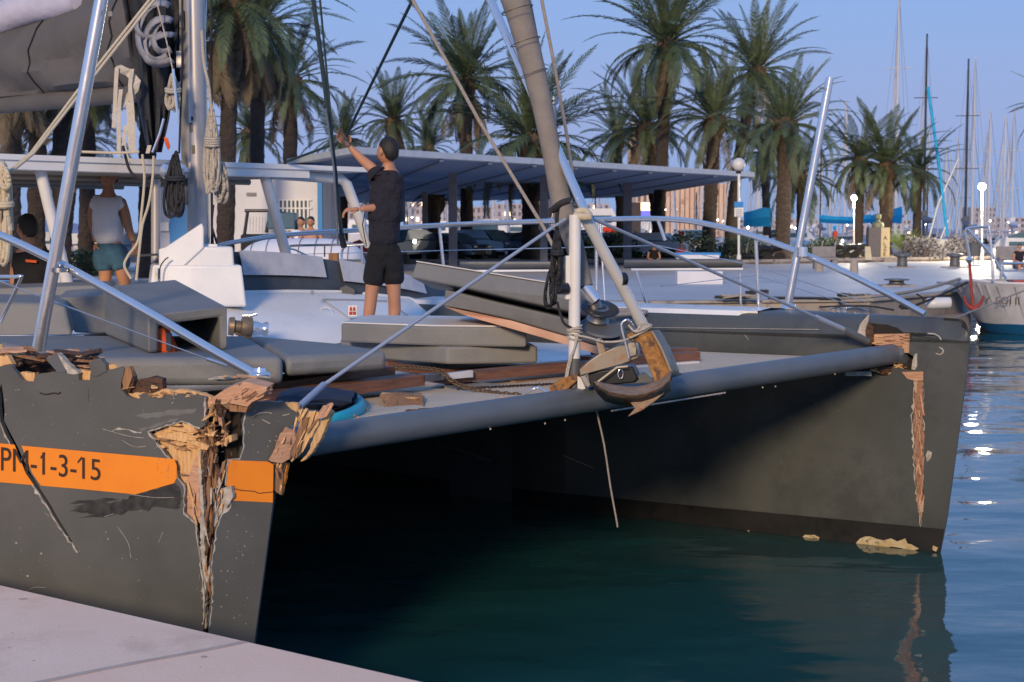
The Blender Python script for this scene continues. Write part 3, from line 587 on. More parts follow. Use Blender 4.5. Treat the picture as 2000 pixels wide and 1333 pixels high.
# ---- bridge deck, net and boards
brd = MB(); zz = 1.46
bridge = brd.slab([bt(2.35, .25, zz), bt(2.35, 5.6, zz), bt(12, 5.6, zz), bt(12, .25, zz)], -Z * .06).build('foredeck', M['white'], CAT)
MB().slab([bt(4.6, .2, zz - .07), bt(4.6, 5.7, zz - .07), bt(13, 5.7, zz - .07), bt(13, .2, zz - .07)], -Z * .6).build('bridge_deck', M['void'], CAT)  # shade of the underside put into the near black colour
net_pts = [b0 + Vector((.1, .15, -.03)), b1 + Vector((-.1, .1, -.03)), bt(2.6, 5.6, 1.43), bt(2.4, .2, 1.43)]
for p in net_pts: p.z = 1.455
net = MB().slab(net_pts, -Z * .006).build('trampoline_net', M['net'], CAT)
# ---------------------------------------------------------------- boards under the cushions
def slat(u0, v0, d0, u1, v1, d1, hpx, dep, m, name='teak_board', par=CAT, j=(0, 0), label=None):
    """timber whose front top edge runs from pixel 0 to pixel 1"""
    a = at(u0, v0, d0); b = at(u1, v1, d1); h = px(hpx, (d0 + d1) / 2)
    ax = (b - a).normalized(); back = Vector((-ax.y, ax.x, 0)).normalized()
    return MB().plank(a + back * dep / 2 - Z * h / 2, b + back * dep / 2 - Z * h / 2, back * dep, Z * h, strips=4, j0=j[0], j1=j[1], rng=rb).build(name, M[m], par, label=label)
slat(518, 770, 8.35, 830, 733, 9.4, 22, .16, 'teak')
slat(540, 748, 8.7, 772, 716, 9.6, 20, .30, 'teak')
slat(600, 775, 8.6, 640, 771, 8.7, 9, .05, 'wood_l')
slat(870, 733, 9.6, 1112, 711, 10.35, 17, .16, 'teak')
slat(757, 706, 10.3, 873, 722, 10.75, 16, .05, 'teak', name='teak_frame')
slat(873, 722, 10.75, 1064, 710, 11.5, 14, .05, 'teak', name='teak_frame')
slat(1010, 745, 10.0, 1050, 742, 10.15, 7, .06, 'wood_m')
slat(1180, 700, 10.9, 1368, 688, 11.6, 17, .3, 'teak')
slat(1190, 688, 11.2, 1362, 680, 11.8, 11, .2, 'teak')
slat(1180, 718, 10.9, 1366, 706, 11.5, 12, .3, 'white_m')
slat(1064, 722, 10.9, 1150, 716, 11.2, 12, .2, 'wood_m')
slat(1112, 711, 10.4, 1190, 706, 10.8, 12, .16, 'teak')
MB().slab([at(830, 733, 9.38), at(868, 730, 9.5), at(868, 742, 9.5), at(830, 746, 9.38)], Vector((-.05, .08, 0))).build('end_plate', M['steel_d'], CAT)
MB().slab([at(868, 731, 9.5), at(924, 724, 9.7), at(924, 737, 9.7), at(880, 741, 9.54)], Vector((-.02, .03, 0))).build('white_label_plate', M['white_m'], CAT)
# grey beam lying beneath, behind the net
M['net_frame'] = mat('grey_net_frame', (.20, .20, .20), (.26, .25, .24), rough=.6, scale=6)
MB().slab([at(868, 742, 9.75), at(1075, 757, 10.0), at(1075, 772, 9.9), at(905, 766, 9.6), at(868, 756, 9.55)], -Z * .03).build('frame_board', M['net_frame'], CAT)
# net lashings
la = MB()
for i in range(26):
    t = i / 25; p = b0.lerp(b1, .08 + .55 * t) + Vector((-.02, .08, 0)); p.z = 1.462
    if i < 24: la.tube([p + Vector((-.04, .05, 0)), p + Vector((.02, -.02, .004))], .004, 5)
    q = at(905 + 178 * t, 757 + 14 * t, 9.6 + .3 * t); q.z = 1.463
    la.tube([q, q + Vector((-.02 - .02 * rb.random(), -.09, 0))], .005, 5)
la.build('net_lashing', M['black'], net, kind='stuff')
# ---------------------------------------------------------------- coachroof
def C0(s, f, z): return Vector((-2.55, 13.2, 0)) + Bv * s - Av * f + Z * z
def ztop(s): return 1.90 - .36 * (abs(s) / 3.35) ** 2.6
rows = []
for i in range(25):
    s = -3.3 + 6.6 * i / 24; k = max(.02, 1 - (abs(s) / 3.35) ** 2.2); zt = ztop(s)
    rows.append([C0(s, 1.0 * k, 1.5)] + [C0(s, (1.0 - .85 * math.sin(t * math.pi / 2) ** 1.5) * k, 1.5 + (zt - 1.5) * (math.sin(t * math.pi / 2))) for t in (.15, .3, .45, .6, .75, .9, 1)] + [C0(s, -.3, zt + .03), C0(s, -3, zt + .05)])
coach = MB().grid(rows).build('coachroof', M['white'], CAT, smooth=True)
def wb(s): return C0(s, .0, ztop(s))
def wt(s): return C0(s, -.10, ztop(s) + .36 * (1 - .72 * (abs(s) / 3.3) ** 1.6))
M['wind'] = mat('dark_windscreen_cover', (.045, .05, .056), (.07, .075, .082), rough=.5, scale=5, fine=.1)
M['cover'] = mat('pale_window_cover', (.40, .41, .46), (.50, .50, .54), rough=.8, scale=3, c3=(.33, .34, .38), t3=(.5, .7), s3=4, fine=.04)
wind = MB().grid([[wb(s) - Z * .03 - Av * .01, wb(s) + Z * .05, wt(s), wt(s) + Av * .5 - Z * .02] for s in [-.5 + .1 * i for i in range(39)]]).build('windscreen', M['wind'], CAT, solid=.02)
def cov(s0, s1, lo, hi):
    r = []; 
    for i in range(9):
        s = s0 + (s1 - s0) * i / 8; r.append([wb(s).lerp(wt(s), q) - Av * .045 + Z * .03 for q in (lo, (lo + hi) / 2, hi)])
    MB().grid(r).build('window_cover', M['cover'], wind, solid=.01)
cov(.29, 1.2, .37, .97); cov(1.4, 2.42, .30, .97)
for s0, s1, o in ((.1, 1.36, 0), (1.6, 2.7, -.05)):
    MB().tube([wb(s0) - Av * .05 + Z * .015, wb((s0 + s1) / 2) - Av * .06 + Z * .015, wb(s1) - Av * .05 + Z * .02 + Z * o], .014, 6).build('hatch_rail', M['white_m'], coach)
MB().slab([at(664, 563, 14.1), at(676, 558, 14.1), at(692, 566, 14.1), at(693, 580, 14.1), at(662, 579, 14.1)], Vector((0, .1, 0))).build('mooring_block', M['wind'], CAT)
MB().box(at(652, 502, 14.7), (.09, .09, .07)).build('deck_light', M['wood_m'], CAT)
ring = MB(); c_ = at(636, 617, 13.35)
ring.tube([c_ + Vector((math.cos(a) * .062, 0, math.sin(a) * .075)) for a in [i * math.pi / 10 for i in range(21)]], .004, 5).build('inspection_ring', M['white_m'], coach)
plq = MB().slab([at(680, 597, 13.2), at(697, 597, 13.2), at(697, 618, 13.2), at(680, 618, 13.2)], Vector((0, .01, 0))).build('warning_sticker', M['white_m'], coach)
sg = MB()
for x in (685, 691.5): sg.slab([at(x - 1.3, 600, 13.19), at(x + 1.3, 600, 13.19), at(x + 2.6, 607, 13.19), at(x - 2.6, 607, 13.19)], Vector((0, .004, 0)))
sg.slab([at(682, 609, 13.19), at(687.6, 609, 13.19), at(687.6, 615, 13.19), at(682, 615, 13.19)], Vector((0, .004, 0))); sg.slab([at(689, 609, 13.19), at(694.8, 609, 13.19), at(694.8, 615, 13.19), at(689, 615, 13.19)], Vector((0, .004, 0)))
sg.build('sticker_print', M['red'], plq)
M['seam'] = mat('grey_deck_seam', (.34, .34, .36), rough=.6)
for s0, s1, f0, f1 in ((.9, 1.7, .35, .7), (-1.9, -1.1, .35, .7)):
    def pt(s, f): 
        k = max(.02, 1 - (abs(s) / 3.35) ** 2.2); t = max(.02, min(1, 1 - f)); zt = ztop(s); return C0(s, (1.0 - .85 * math.sin(t * math.pi / 2) ** 1.5) * k + .01, 1.5 + (zt - 1.5) * math.sin(t * math.pi / 2) + .008)
    MB().tube([pt(s0, f0), pt((s0 + s1) / 2, f0), pt(s1, f0), pt(s1, (f0 + f1) / 2), pt(s1, f1), pt((s0 + s1) / 2, f1), pt(s0, f1), pt(s0, (f0 + f1) / 2), pt(s0, f0)], .006, 5).build('hatch_seam', M['seam'], coach)
tb_ = MB()
for (u, v) in ((610, 572), (560, 640), (720, 640), (660, 650), (460, 600)): tb_.lathe([(.02, -.004), (.02, .004)], at(u, v, 13.3), 10, Vector((.7, -.7, .3)).to_track_quat('Z', 'Y').to_matrix())
tb_.build('deck_plug', M['seam'], coach, kind='stuff')
# ---------------------------------------------------------------- mast, pedestal
ped = MB()
def bx(u0, v0, u1, v1, d, dep, mb=None, tin=0):
    mb = mb or MB()
    f = [at(u0 + tin, v0, d), at(u1 - tin, v0, d), at(u1, v1, d), at(u0, v1, d)]
    ax = Vector((-.25, 1, 0)).normalized() * dep
    return mb.hexa(f, [p + ax for p in f])
ped = bx(288, 518, 482, 600, 12.7, 1.0, tin=10).build('mast_pedestal', M['white'], CAT, bevel=.02)
bx(352, 482, 458, 522, 12.72, .8, tin=3).build('pedestal_step', M['white'], ped, bevel=.02)
bx(380, 477, 425, 484, 12.8, .5).build('pedestal_collar', M['white'], ped, bevel=.008)
MB().slab([at(310, 487, 12.7), at(322, 484, 12.7), at(394, 436, 12.7), at(398, 445, 12.7), at(398, 485, 12.7), at(360, 520, 12.7), at(310, 520, 12.7)], Vector((-.01, .07, 0))).build('pedestal_fin', M['white'], ped, bevel=.012)
bx(302, 523, 308, 550, 12.65, .03).build('cleat', M['steel_d'], ped)
MB().tube([at(310, 545, 12.62), at(313, 522, 12.62), at(322, 508, 12.62), at(329, 503, 12.62)], .006, 6, smooth=4).build('vent_cable', M['black'], ped)
m0 = at(388, 484, 13.05); m1 = at(366, -600, 12.9)
mdir = (m1 - m0).normalized(); mast_top = m0 + mdir * 14
sec = []
mm = MB()
def mast_ring(p, w=.095, l=.15):
    out = []
    for j in range(20):
        a = 2 * math.pi * j / 20; out.append(p + Vector((.966, .259, 0)) * (math.cos(a) * w) + Vector((-.259, .966, 0)) * (math.sin(a) * l))
    return out
mm.grid([mast_ring(m0 + mdir * t) + [mast_ring(m0 + mdir * t)[0]] for t in (0, 3, 7, 14)])
mast = mm.build('mast', M['mast'], CAT, smooth=True)
for (u0, u1, v0, v1, mt, o) in ((345, 362, -300, 400, 'grey', .10), (366, 372, 18, 240, 'white_m', .17), (350, 358, 20, 55, 'grey', .2), (372, 377, 90, 108, 'black', .19), (373, 379, 228, 236, 'black', .18), (370, 376, 240, 258, 'black', .18), (374, 380, 284, 300, 'black', .18), (344, 356, 100, 132, 'mast', .125)):
    MB().slab([at(u0 + (360 - (v0 + v1) / 2) * -.0, v0, 13.05 - o), at(u1, v0, 13.05 - o), at(u1 + (v1 - v0) * .015, v1, 13.05 - o), at(u0 + (v1 - v0) * .015, v1, 13.05 - o)], Vector((0, .05, 0))).build('mast_fitting' if mt != 'grey' else 'sail_track', M[mt], mast)
# winch on the mast
wl = Vector((-.55, -.75, 0)); rot = wl.to_track_quat('Z', 'Y').to_matrix()
wc = at(345, 336, 12.85)
wn = MB().lathe([(.06, -.14), (.06, -.05), (.085, -.04), (.085, -.01), (.055, 0), (.05, .05), (.075, .07), (.078, .10), (.06, .13), (.03, .14)], wc, 20, rot).build('winch', M['steel'], mast, smooth=True)
bx(368, 315, 382, 360, 12.9, .1).build('winch_plate', M['mast'], mast)
MB().lathe([(.085, -.17), (.085, -.12)], wc, 20, rot).build('winch_ring', M['black'], wn)
# ---------------------------------------------------------------- boom and stowed sail
bo0 = at(345, 174, 13.2); bo1 = bo0 + Av * 6 + Z * .08
ax = Av.copy(); sd = Vector((.7071, .7071, 0))
def sailrow(t):
    """cross section of the stowed sail bag at distance t aft of the mast"""
    p = bo0 + ax * t + Z * (.04 + .02 * t); top = .92 - .05 * t
    out = []
    for j in range(25):
        a = 2 * math.pi * j / 24
        w_ = .17 + .05 * math.sin(3 * t + j) ; h_ = top / 2
        y = math.cos(a) * w_ * (1.0 - .3 * math.sin(a)); zq = math.sin(a) * h_
        fold = .035 * math.sin(t * 1.6 + zq * 11 + math.sin(t * 1.1)) + .02 * math.sin(t * 3 - zq * 17) + .012 * math.sin(zq * 30 + t * 2.2)
        out.append(p + sd * (y + (fold if abs(math.cos(a)) > .3 else 0)) + Z * (h_ + zq))
    return out
sail = MB().grid([sailrow(.12 + i * .12) for i in range(50)]).build('sail_cover', M['sail'], CAT, smooth=True)
MB().tube([bo0 + ax * .1 + Z * 0, bo1], .085, 14).build('boom', M['sail'], CAT, smooth=True, label='boom in taupe cover')
# pale sail roll on top
rp_ = [bo0 + ax * t + Z * (1.0 - .045 * t + .04 * math.sin(t * 3)) - sd * (.04 + .05 * math.sin(2 * t)) for t in [1.5 + .25 * i for i in range(18)]]
MB().tube(rp_, [.10, .14, .17, .15, .18, .16, .17], 14, smooth=2).build('sail_roll', M['sail_p'], CAT, smooth=True)
MB().tube([p + Vector((.12, .1, .10)) for p in rp_], [.06, .12, .10, .13, .1], 12, smooth=2).build('sail_roll', M['sail_p'], CAT, smooth=True)
for t in (.75, 2.2, 3.4):
    st_ = [q + (q - (bo0 + ax * t + Z * .5)).normalized() * .012 for q in sailrow(t)][8:20]
    MB().tube(st_, .008, 5).build('cover_tie', M['black'], sail)
# dark hanging sail by the mast
hr = []
for i in range(22):
    f = i / 21; row = []
    L = (232, 245, 252, 262, 275, 290); Rr = (352, 350, 344, 338, 330, 316)
    for j in range(13):
        g = j / 12; kk = f * 5; a_ = int(min(kk, 4)); fr = kk - a_
        ul = L[a_] + (L[a_ + 1] - L[a_]) * fr; ur = Rr[a_] + (Rr[a_ + 1] - Rr[a_]) * fr
        row.append(at(ul + (ur - ul) * g, -40 + 338 * f, 12.95 + .06 * math.sin(g * 14 + f * 2) + .04 * math.sin(g * 25 - f * 5)))
    hr.append(row)
MB().grid(hr).build('hanging_sail', M['sail_k'], CAT, smooth=True, solid=.012)
# battens / leather loops pile next to the mast head of the sail
M['loop'] = mat('grey_webbing_loop', (.30, .30, .34), (.22, .22, .25), rough=.8, scale=14)
for (cx, cy, rx, ry, wv) in ((308, 62, 34, 50, .05), (312, 78, 26, 34, .06), (318, 96, 30, 22, .05), (300, 40, 30, 28, .04), (322, 70, 18, 26, .05)):
    pts = [at(cx + rx * math.cos(a), cy + ry * math.sin(a) - rx * math.cos(a) * .25, 12.6 - .03 * math.sin(3 * a)) for a in [math.pi * .35 + i * math.pi * 1.35 / 14 for i in range(15)]]
    cc = at(cx, cy, 12.6); g_ = MB().grid([[p, p + (p - cc).normalized() * wv * 1.0 + Vector((0, wv * .8, 0))] for p in pts]); g_.build('webbing_loop', M['loop'], CAT, solid=.012, smooth=True)
for pts, m_ in (([(228, 132), (226, 170), (224, 215), (222, 250)], 'strap'), ([(258, 135), (254, 170), (258, 210), (262, 300)], 'strap'), ([(236, 175), (232, 220), (232, 305)], 'strap'), ([(250, 200), (252, 245), (256, 300)], 'strap'), ([(246, 245), (242, 285), (252, 320)], 'strap'), ([(292, 284), (288, 300)], 'strap')):
    pp = smooth_path([at(x, y, 12.72) for x, y in pts], 6); MB().grid([[p - Vector((.016, 0, 0)), p + Vector((.016, .004, 0))] for p in pp]).build('cream_strap', M['strap'], CAT, solid=.004)
MB().slab([at(x, y, 12.74 + .02 * (i % 3)) for i, (x, y) in enumerate([(226, 130), (236, 127), (256, 136), (275, 158), (270, 178), (254, 196), (236, 216), (233, 206), (244, 188), (256, 170), (258, 160), (246, 148), (232, 142)])], Vector((0, .012, 0))).build('torn_cover_flap', M['strap'], CAT)
# ---------------------------------------------------------------- hardtop
def HT(s, t, z): return Vector((-4.05, 12.38, 0)) + Bv * s + Av * t + Z * z        # s along the front edge, t aft
M['htop_u'] = mat('beige_headliner', (.30, .27, .24), (.36, .33, .29), rough=.7, scale=2)
zt_ = 3.06
ht = MB().slab([HT(-1.6, 0, zt_), HT(3.85, 0, zt_), HT(3.7, 5.2, zt_), HT(-1.6, 5.2, zt_)], -Z * .045).build('hardtop', M['white'], CAT)
MB().slab([HT(-1.6, .02, zt_ - .045), HT(3.05, .02, zt_ - .045), HT(3.05, .12, zt_ - .05), HT(-1.6, .12, zt_ - .05)], -Z * .075).build('hardtop_fascia', M['white'], ht)
MB().slab([HT(-1.6, .1, zt_ - .10), HT(3.0, .1, zt_ - .10), HT(3.0, 5.0, zt_ - .07), HT(-1.6, 5.0, zt_ - .07)], -Z * .02).build('headliner', M['htop_u'], ht)
for t in (1.2, 2.4, 3.6): MB().tube([HT(-1.6, t, zt_ - .13), HT(3.2, t, zt_ - .13)], .03, 8).build('roof_rib', M['htop_u'], ht)
def tb(pts, r, m, name, par=CAT, sm=0, seg=12, label=None): return MB().tube(pts, r, seg, smooth=sm).build(name, M[m], par, smooth=True, label=label)
tb([at(78, 330, 12.75), at(138, 580, 12.9)], .048, 'white_m', 'hardtop_strut', ht); tb([at(112, 480, 13.1), at(112, 580, 13.1)], .045, 'white_m', 'hardtop_strut', ht)
tb([at(515, 336, 14.3), at(560, 502, 14.45)], .050, 'white_m', 'hardtop_strut', ht)
tb([at(530, 340, 14.35), at(600, 345, 14.7), at(665, 350, 15.0), at(677, 360, 15.05), at(722, 480, 15.3)], .052, 'white_m', 'hardtop_strut', ht, seg=12)
tb([at(304, 350, 13.6), at(304, 520, 13.6)], .04, 'mast', 'hardtop_post', ht)
tb([at(728, 350, 16.8), at(728, 500, 16.8)], .03, 'mast', 'hardtop_post', ht)
# ---------------------------------------------------------------- rails and poles
nrail = tb([at(-60, 440, 8.7), at(-10, 456, 8.65), at(60, 487, 8.5), at(160, 538, 8.3), at(300, 617, 8.0), at(420, 688, 7.75), at(498, 732, 7.6)], .0235, 'steel', 'bow_rail', sm=4, label='polished near bow rail')
MB().lathe([(.06, -.006), (.055, .01), (.035, .02), (.03, .04)], at(508, 734, 7.58), 16).build('rail_foot', M['steel'], nrail, smooth=True)
np_ = tb([at(75, 684, 8.35), at(198, 0, 8.2), at(233, -190, 8.2)], .036, 'steel', 'light_pole', label='thick polished pole on near hull')
MB().box(at(216, 28, 8.15), (.022, .02, .025)).build('pole_clip', M['grey'], np_); MB().lathe([(.044, -.012), (.044, .012)], at(117, 528, 8.3), 14).build('pole_clamp', M['steel_d'], np_, smooth=True)
tb([at(-50, 538, 8.9), at(0, 550, 8.8), at(200, 625, 8.3), at(408, 703, 7.85)], .004, 'steel', 'lifeline', seg=6)
tb([at(405, 702, 7.85), at(446, 716, 7.75)], .009, 'steel', 'turnbuckle', seg=8)
tb([at(-30, 541, 9.4), at(30, 541, 9.3), at(40, 547, 9.3), at(0, 630, 9.4)], .011, 'steel', 'seat_rail', sm=3)
fr = [(420, 482, 17.6), (470, 471, 17.4), (560, 459, 16.9), (700, 450, 16.2), (850, 441, 15.5), (1000, 435, 15.0), (1180, 429, 14.4), (1290, 428, 14.0), (1370, 436, 13.7), (1480, 464, 13.3), (1600, 509, 12.9), (1720, 567, 12.5), (1806, 614, 12.25)]
frail = tb([at(*p) for p in fr], .026, 'steel', 'bow_rail', sm=4, label='polished far bow rail')
for (u, v0, v1, d, du) in ((858, 442, 520, 15.5, 8), (1165, 430, 605, 14.3, 0), (1285, 430, 470, 14.0, 14), (1476, 464, 604, 13.35, 6), (548, 462, 520, 16.9, 3)):
    tb([at(u, v0, d), at(u + du, v1, d)], .016, 'steel', 'stanchion', frail)
for v in (12, ): tb([at(470, 500, 17.4), at(860, 490, 15.4), at(1285, 480, 14.0), at(1476, 520, 13.35), at(1690, 590, 12.6)], .004, 'steel', 'lifeline', seg=5)
tb([at(1290, 560, 14.0), at(1476, 538, 13.4), at(1700, 608, 12.5)], .0035, 'steel', 'lifeline', seg=5)
tb([at(1172, 430, 14.35), at(1182, 605, 14.3)], .012, 'steel', 'stanchion', frail)
fp_ = tb([at(1538, 601, 12.95), at(1621, 152, 12.9)], .034, 'steel', 'light_pole', label='thick polished pole on far hull')
MB().lathe([(.07, -.01), (.06, .01), (.045, .03)], at(1540, 600, 12.95), 14).build('pole_foot', M['steel'], fp_); MB().box(at(1606, 173, 12.85), (.04, .02, .015)).build('pole_clip', M['grey'], fp_)
MB().lathe([(.05, -.04), (.048, .04)], at(1566, 492, 12.9), 14).build('pole_clamp', M['steel'], fp_)
# small handrails near the cabin
tb([at(628, 515, 16.5), at(580, 490, 16.5), at(566, 487, 16.5)], .01, 'steel', 'grab_rail', sm=3, seg=8)
hr2 = tb([at(560, 494, 15.4), at(566, 484, 15.4), at(580, 480, 15.4), at(712, 478, 15.4)], .013, 'steel', 'grab_rail', sm=3, seg=8); tb([at(668, 512, 15.4), at(668, 492, 15.4), at(677, 481, 15.4), at(712, 478, 15.4)], .013, 'steel', 'grab_rail', sm=3, seg=8)
tb([at(634, 479, 15.4), at(634, 502, 15.4)], .008, 'rust', 'stanchion', seg=6); tb([at(706, 479, 15.4), at(707, 512, 15.4)], .012, 'steel', 'stanchion', seg=6)
# seats on the far side: grey padded rail seats
def seat(u0, u1, v, d, vt):
    t_ = thing('pushpit_seat', 'x', 'seat', tuple(at((u0 + u1) / 2, vt, d)))
    MB().tube([at(u0 + 6, v, d), at(u1 - 6, v, d)], .05, 12, flat=.6).build('seat_pad', M['grey'], t_, smooth=True)
    tb([at(u0 + 20, v + 11, d - .1), at(u1 - 4, v + 10, d - .1)], .012, 'white_m', 'seat_frame', t_); tb([at(u0 + 30, v + 13, d - .1), at(u0 + 52, vt, d)], .012, 'steel', 'seat_leg', t_); tb([at(u1 - 10, v + 13, d), at(u1 - 8, vt, d)], .012, 'steel', 'seat_leg', t_)
    return t_
s1 = seat(1213, 1455, 516, 14.1, 604); s1['label'] = 'grey padded seat bar on the far rail, right of the white diagonal tube'; s1['group'] = 'padded seat bars'
s2 = seat(892, 1085, 519, 14.9, 560); s2['label'] = 'grey padded seat bar on the far rail, behind the leaning cushions'; s2['group'] = 'padded seat bars'
# cleat at far deck
cl = MB().tube([at(1620, 603, 12.7), at(1634, 600, 12.7), at(1655, 602, 12.7), at(1668, 600, 12.7)], .012, 8).build('deck_cleat', M['steel'], CAT, smooth=True)
bx(1634, 603, 1640, 614, 12.65, .03).build('cleat_post', M['steel'], cl); bx(1647, 603, 1653, 614, 12.65, .03).build('cleat_post', M['steel'], cl)
# ---------------------------------------------------------------- bow tripod, furler, stays
post = tb([at(1121, 764, 9.15), at(1122, 700, 9.15)], .037, 'grey', 'post_foot')
p2_ = tb([at(1121.5, 706, 9.15), at(1123, 420, 9.15)], .036, 'white_m', 'bow_post', label='white upright bow post')
tb([at(1142, 422, 9.2), at(1258, 640, 9.75)], .037, 'white_m', 'bow_strut', label='white diagonal bow strut')
tb([at(1120, 422, 9.14), at(1150, 424, 9.14), at(1142, 412, 9.2), at(1122, 416, 9.2)], .022, 'rope_c', 'lashing', sm=3)
tb([at(938, -40, 10.2), at(958, 0, 10.1), at(1144, 416, 9.25)], .028, 'steel', 'steel_spar', label='long bright tube leaning left')
fsail = MB().tube([at(985, -40, 9.75), at(1006, 0, 9.7), at(1046, 150, 9.6), at(1072, 270, 9.5), at(1097, 400, 9.45), at(1122, 480, 9.4), at(1143, 560, 9.35)], [.088, .09, .074, .062, .058, .068, .055, .048], 16, smooth=4).build('furled_jib', M['furl'], CAT, smooth=True)
for t in range(9):
    v = 20 + t * 62; p = at(1006 + (v) * .245, v, 9.6); r_ = .1 - t * .004
    MB().tube([p + Vector((math.cos(a) * r_ * .95, math.sin(a) * r_ * .95, .03 * math.cos(a))) for a in [i * math.pi / 8 for i in range(17)]], .003, 4).build('furling_turn', M['ink'], fsail)
tb([at(1140, 560, 9.35), at(1163, 588, 9.35)], .045, 'steel', 'furler_tube'); tb([at(1160, 590, 9.35), at(1180, 640, 9.4)], .04, 'steel_d', 'furler_tube')
dirf = Vector((.33, -.12, -.93)).normalized(); rq = Vector((.12, -.42, 1)).normalized().to_track_quat('Z', 'Y').to_matrix()
MB().lathe([(.03, -.005), (.115, -.006), (.12, 0), (.115, .006), (.03, .012)], at(1172, 603, 9.35), 28, rq).build('furler_disc', M['black'], CAT, smooth=True)
MB().lathe([(.03, -.006), (.135, -.008), (.14, 0), (.13, .01), (.03, .014)], at(1176, 640, 9.35), 28, rq).build('furler_disc', M['grey'], CAT, smooth=True)
MB().lathe([(.05, -.05), (.07, -.02), (.05, .03), (.06, .06)], at(1168, 618, 9.36), 16, rq).build('furler_core', M['steel_d'], CAT, smooth=True)
bx(1178, 650, 1212, 680, 9.3, .1).build('tack_block', M['navy'], CAT, bevel=.01)
# vertical track beside post
bx(1105, 500, 1114, 585, 9.12, .03).build('post_bracket', M['white_m'], CAT); 
bx(1084, 502, 1104, 556, 9.1, .05).build('line_clutch', M['grey'], CAT, bevel=.008)
bk = MB().tube([at(1078, 564, 9.08), at(1108, 564, 9.12)], .035, 14).build('turning_block', M['black'], CAT, smooth=True)
wh = MB().tube([at(1211, 546, 9.5), at(1219, 545, 9.52)], .042, 20).build('sheave', M['black'], CAT, smooth=True)
# rods from both bows to the post
tb([at(583, 796, 7.35), at(632, 752, 7.7)], .017, 'rod', 'stay_socket'); tb([at(630, 754, 7.7), at(1104, 428, 9.15)], .0105, 'rod', 'bow_stay', label='grey blue stay rod to the near bow')
tb([at(1150, 424, 9.2), at(1598, 622, 11.5)], .011, 'rod', 'bow_stay', label='grey blue stay rod to the far bow'); tb([at(1594, 620, 11.5), at(1655, 647, 11.75)], .020, 'rod', 'stay_socket'); tb([at(1650, 645, 11.7), at(1695, 668, 11.8)], .028, 'grey', 'stay_socket')
# running rigging
tb([at(788, -40, 10.5), at(806, 0, 10.5), at(935, 235, 10.4), at(1062, 445, 10.3), at(1100, 520, 10.2)], .012, 'rope_b', 'halyard', seg=8)
tb([at(1025, -40, 10), at(1034, 0, 10), at(1055, 110, 10), at(1080, 240, 10), at(1084, 340, 10)], .011, 'rope_b', 'halyard', seg=8)
tb([at(1050, -40, 10), at(1058, 0, 10), at(1085, 140, 10), at(1108, 270, 10), at(1119, 345, 9.9)], .011, 'rope_b', 'halyard', seg=8)
tb([at(1081, 196, 11.5), at(1083, 270, 11.5)], .018, 'rod', 'spreader_end'); tb([at(1082, 190, 11.5), at(1082, 204, 11.5)], .035, 'steel_d', 'spreader_cap')
tb([at(608, -40, 12.6), at(612, 0, 12.6), at(640, 210, 12.7), at(655, 330, 12.8), at(668, 480, 12.9)], [.018, .018, .02, .014, .014], 'rope_g', 'dark_halyard', seg=8)
tb([at(622, -40, 12.6), at(625, 0, 12.6), at(650, 270, 12.7), at(662, 400, 12.8), at(672, 480, 12.9)], .009, 'rope_g', 'dark_halyard', seg=8)
tb([at(636, 212, 12.6), at(652, 330, 12.7), at(660, 478, 12.8)], .009, 'steel_d', 'wire_stay', seg=6)
tb([at(666, 458, 12.85), at(672, 482, 12.9)], .028, 'black', 'block', seg=10)
MB().tube([at(718, 385, 15.1), at(708, 440, 15.1), at(716, 482, 15.1)], .006, 6).build('dark_halyard', M['rope_g'], CAT)
tb([at(800, -20, 11), at(802, 8, 11), at(674, 270, 14.0)], .012, 'rope_g', 'held_line', seg=8); tb([at(674, 270, 14.0), at(668, 276, 14.0), at(560, 316, 14.3)], .012, 'rope_g', 'held_line', seg=8)
tb([at(412, -40, 13), at(414, 480, 13)], .012, 'rope_k', 'dark_halyard', seg=6); tb([at(404, -40, 13), at(400, 80, 13), at(404, 160, 13)], .008, 'steel', 'wire_stay', seg=6)
tb([at(417, 400, 13), at(413, 440, 13), at(424, 478, 13)], .010, 'rope_k', 'dark_halyard', seg=6); tb([at(414, 440, 13), at(416, 478, 13)], .010, 'rope_k', 'dark_halyard', seg=6)
tb([at(356, -40, 12.7), at(356, 120, 12.7), at(350, 300, 12.7)], .010, 'rope_k', 'dark_halyard', seg=6)
tb([at(300, -20, 12.5), at(325, 80, 12.5), at(340, 148, 12.5)], .006, 'rope', 'wire_stay', seg=6); tb([at(338, 135, 12.5), at(348, 240, 12.5)], .012, 'steel', 'wire_stay', seg=6)
tb([at(320, 232, 12.6), at(312, 262, 12.6), at(298, 298, 12.6)], .012, 'steel', 'wire_stay', seg=6)
for o in (0, 9): tb([at(300 + o, -10, 10.5), at(150 + o, 180, 10.2), at(60 + o * .6, 300, 9.9), at(18 + o * .6, 335, 9.7)], .010, 'rope_c', 'sheet_line', seg=8)
for pts in ([(278, 302), (282, 350), (276, 420), (270, 470), (250, 500), (243, 520), (256, 545)], [(300, 305), (298, 350), (290, 400), (278, 440), (272, 490), (266, 548)], [(160, 297), (230, 299), (272, 297)], [(8, 330), (20, 360), (22, 420), (24, 450)]):
    tb([at(x, y, 12.5 if x > 100 else 9.7) for x, y in pts], .011, 'rope_c', 'cream_line', sm=5, seg=7)
tb([at(240, 285, 12.6), at(252, 330, 12.6), at(270, 348, 12.6), at(290, 348, 12.6), at(300, 343, 12.6)], .012, 'rope_k', 'dark_halyard', sm=4, seg=7)
tb([at(1165, 803, 9.3), at(1180, 870, 9.3), at(1192, 950, 9.3), at(1204, 1016, 9.3), at(1206, 1030, 9.3)], .006, 'rope_b', 'hanging_line', seg=6, sm=3)
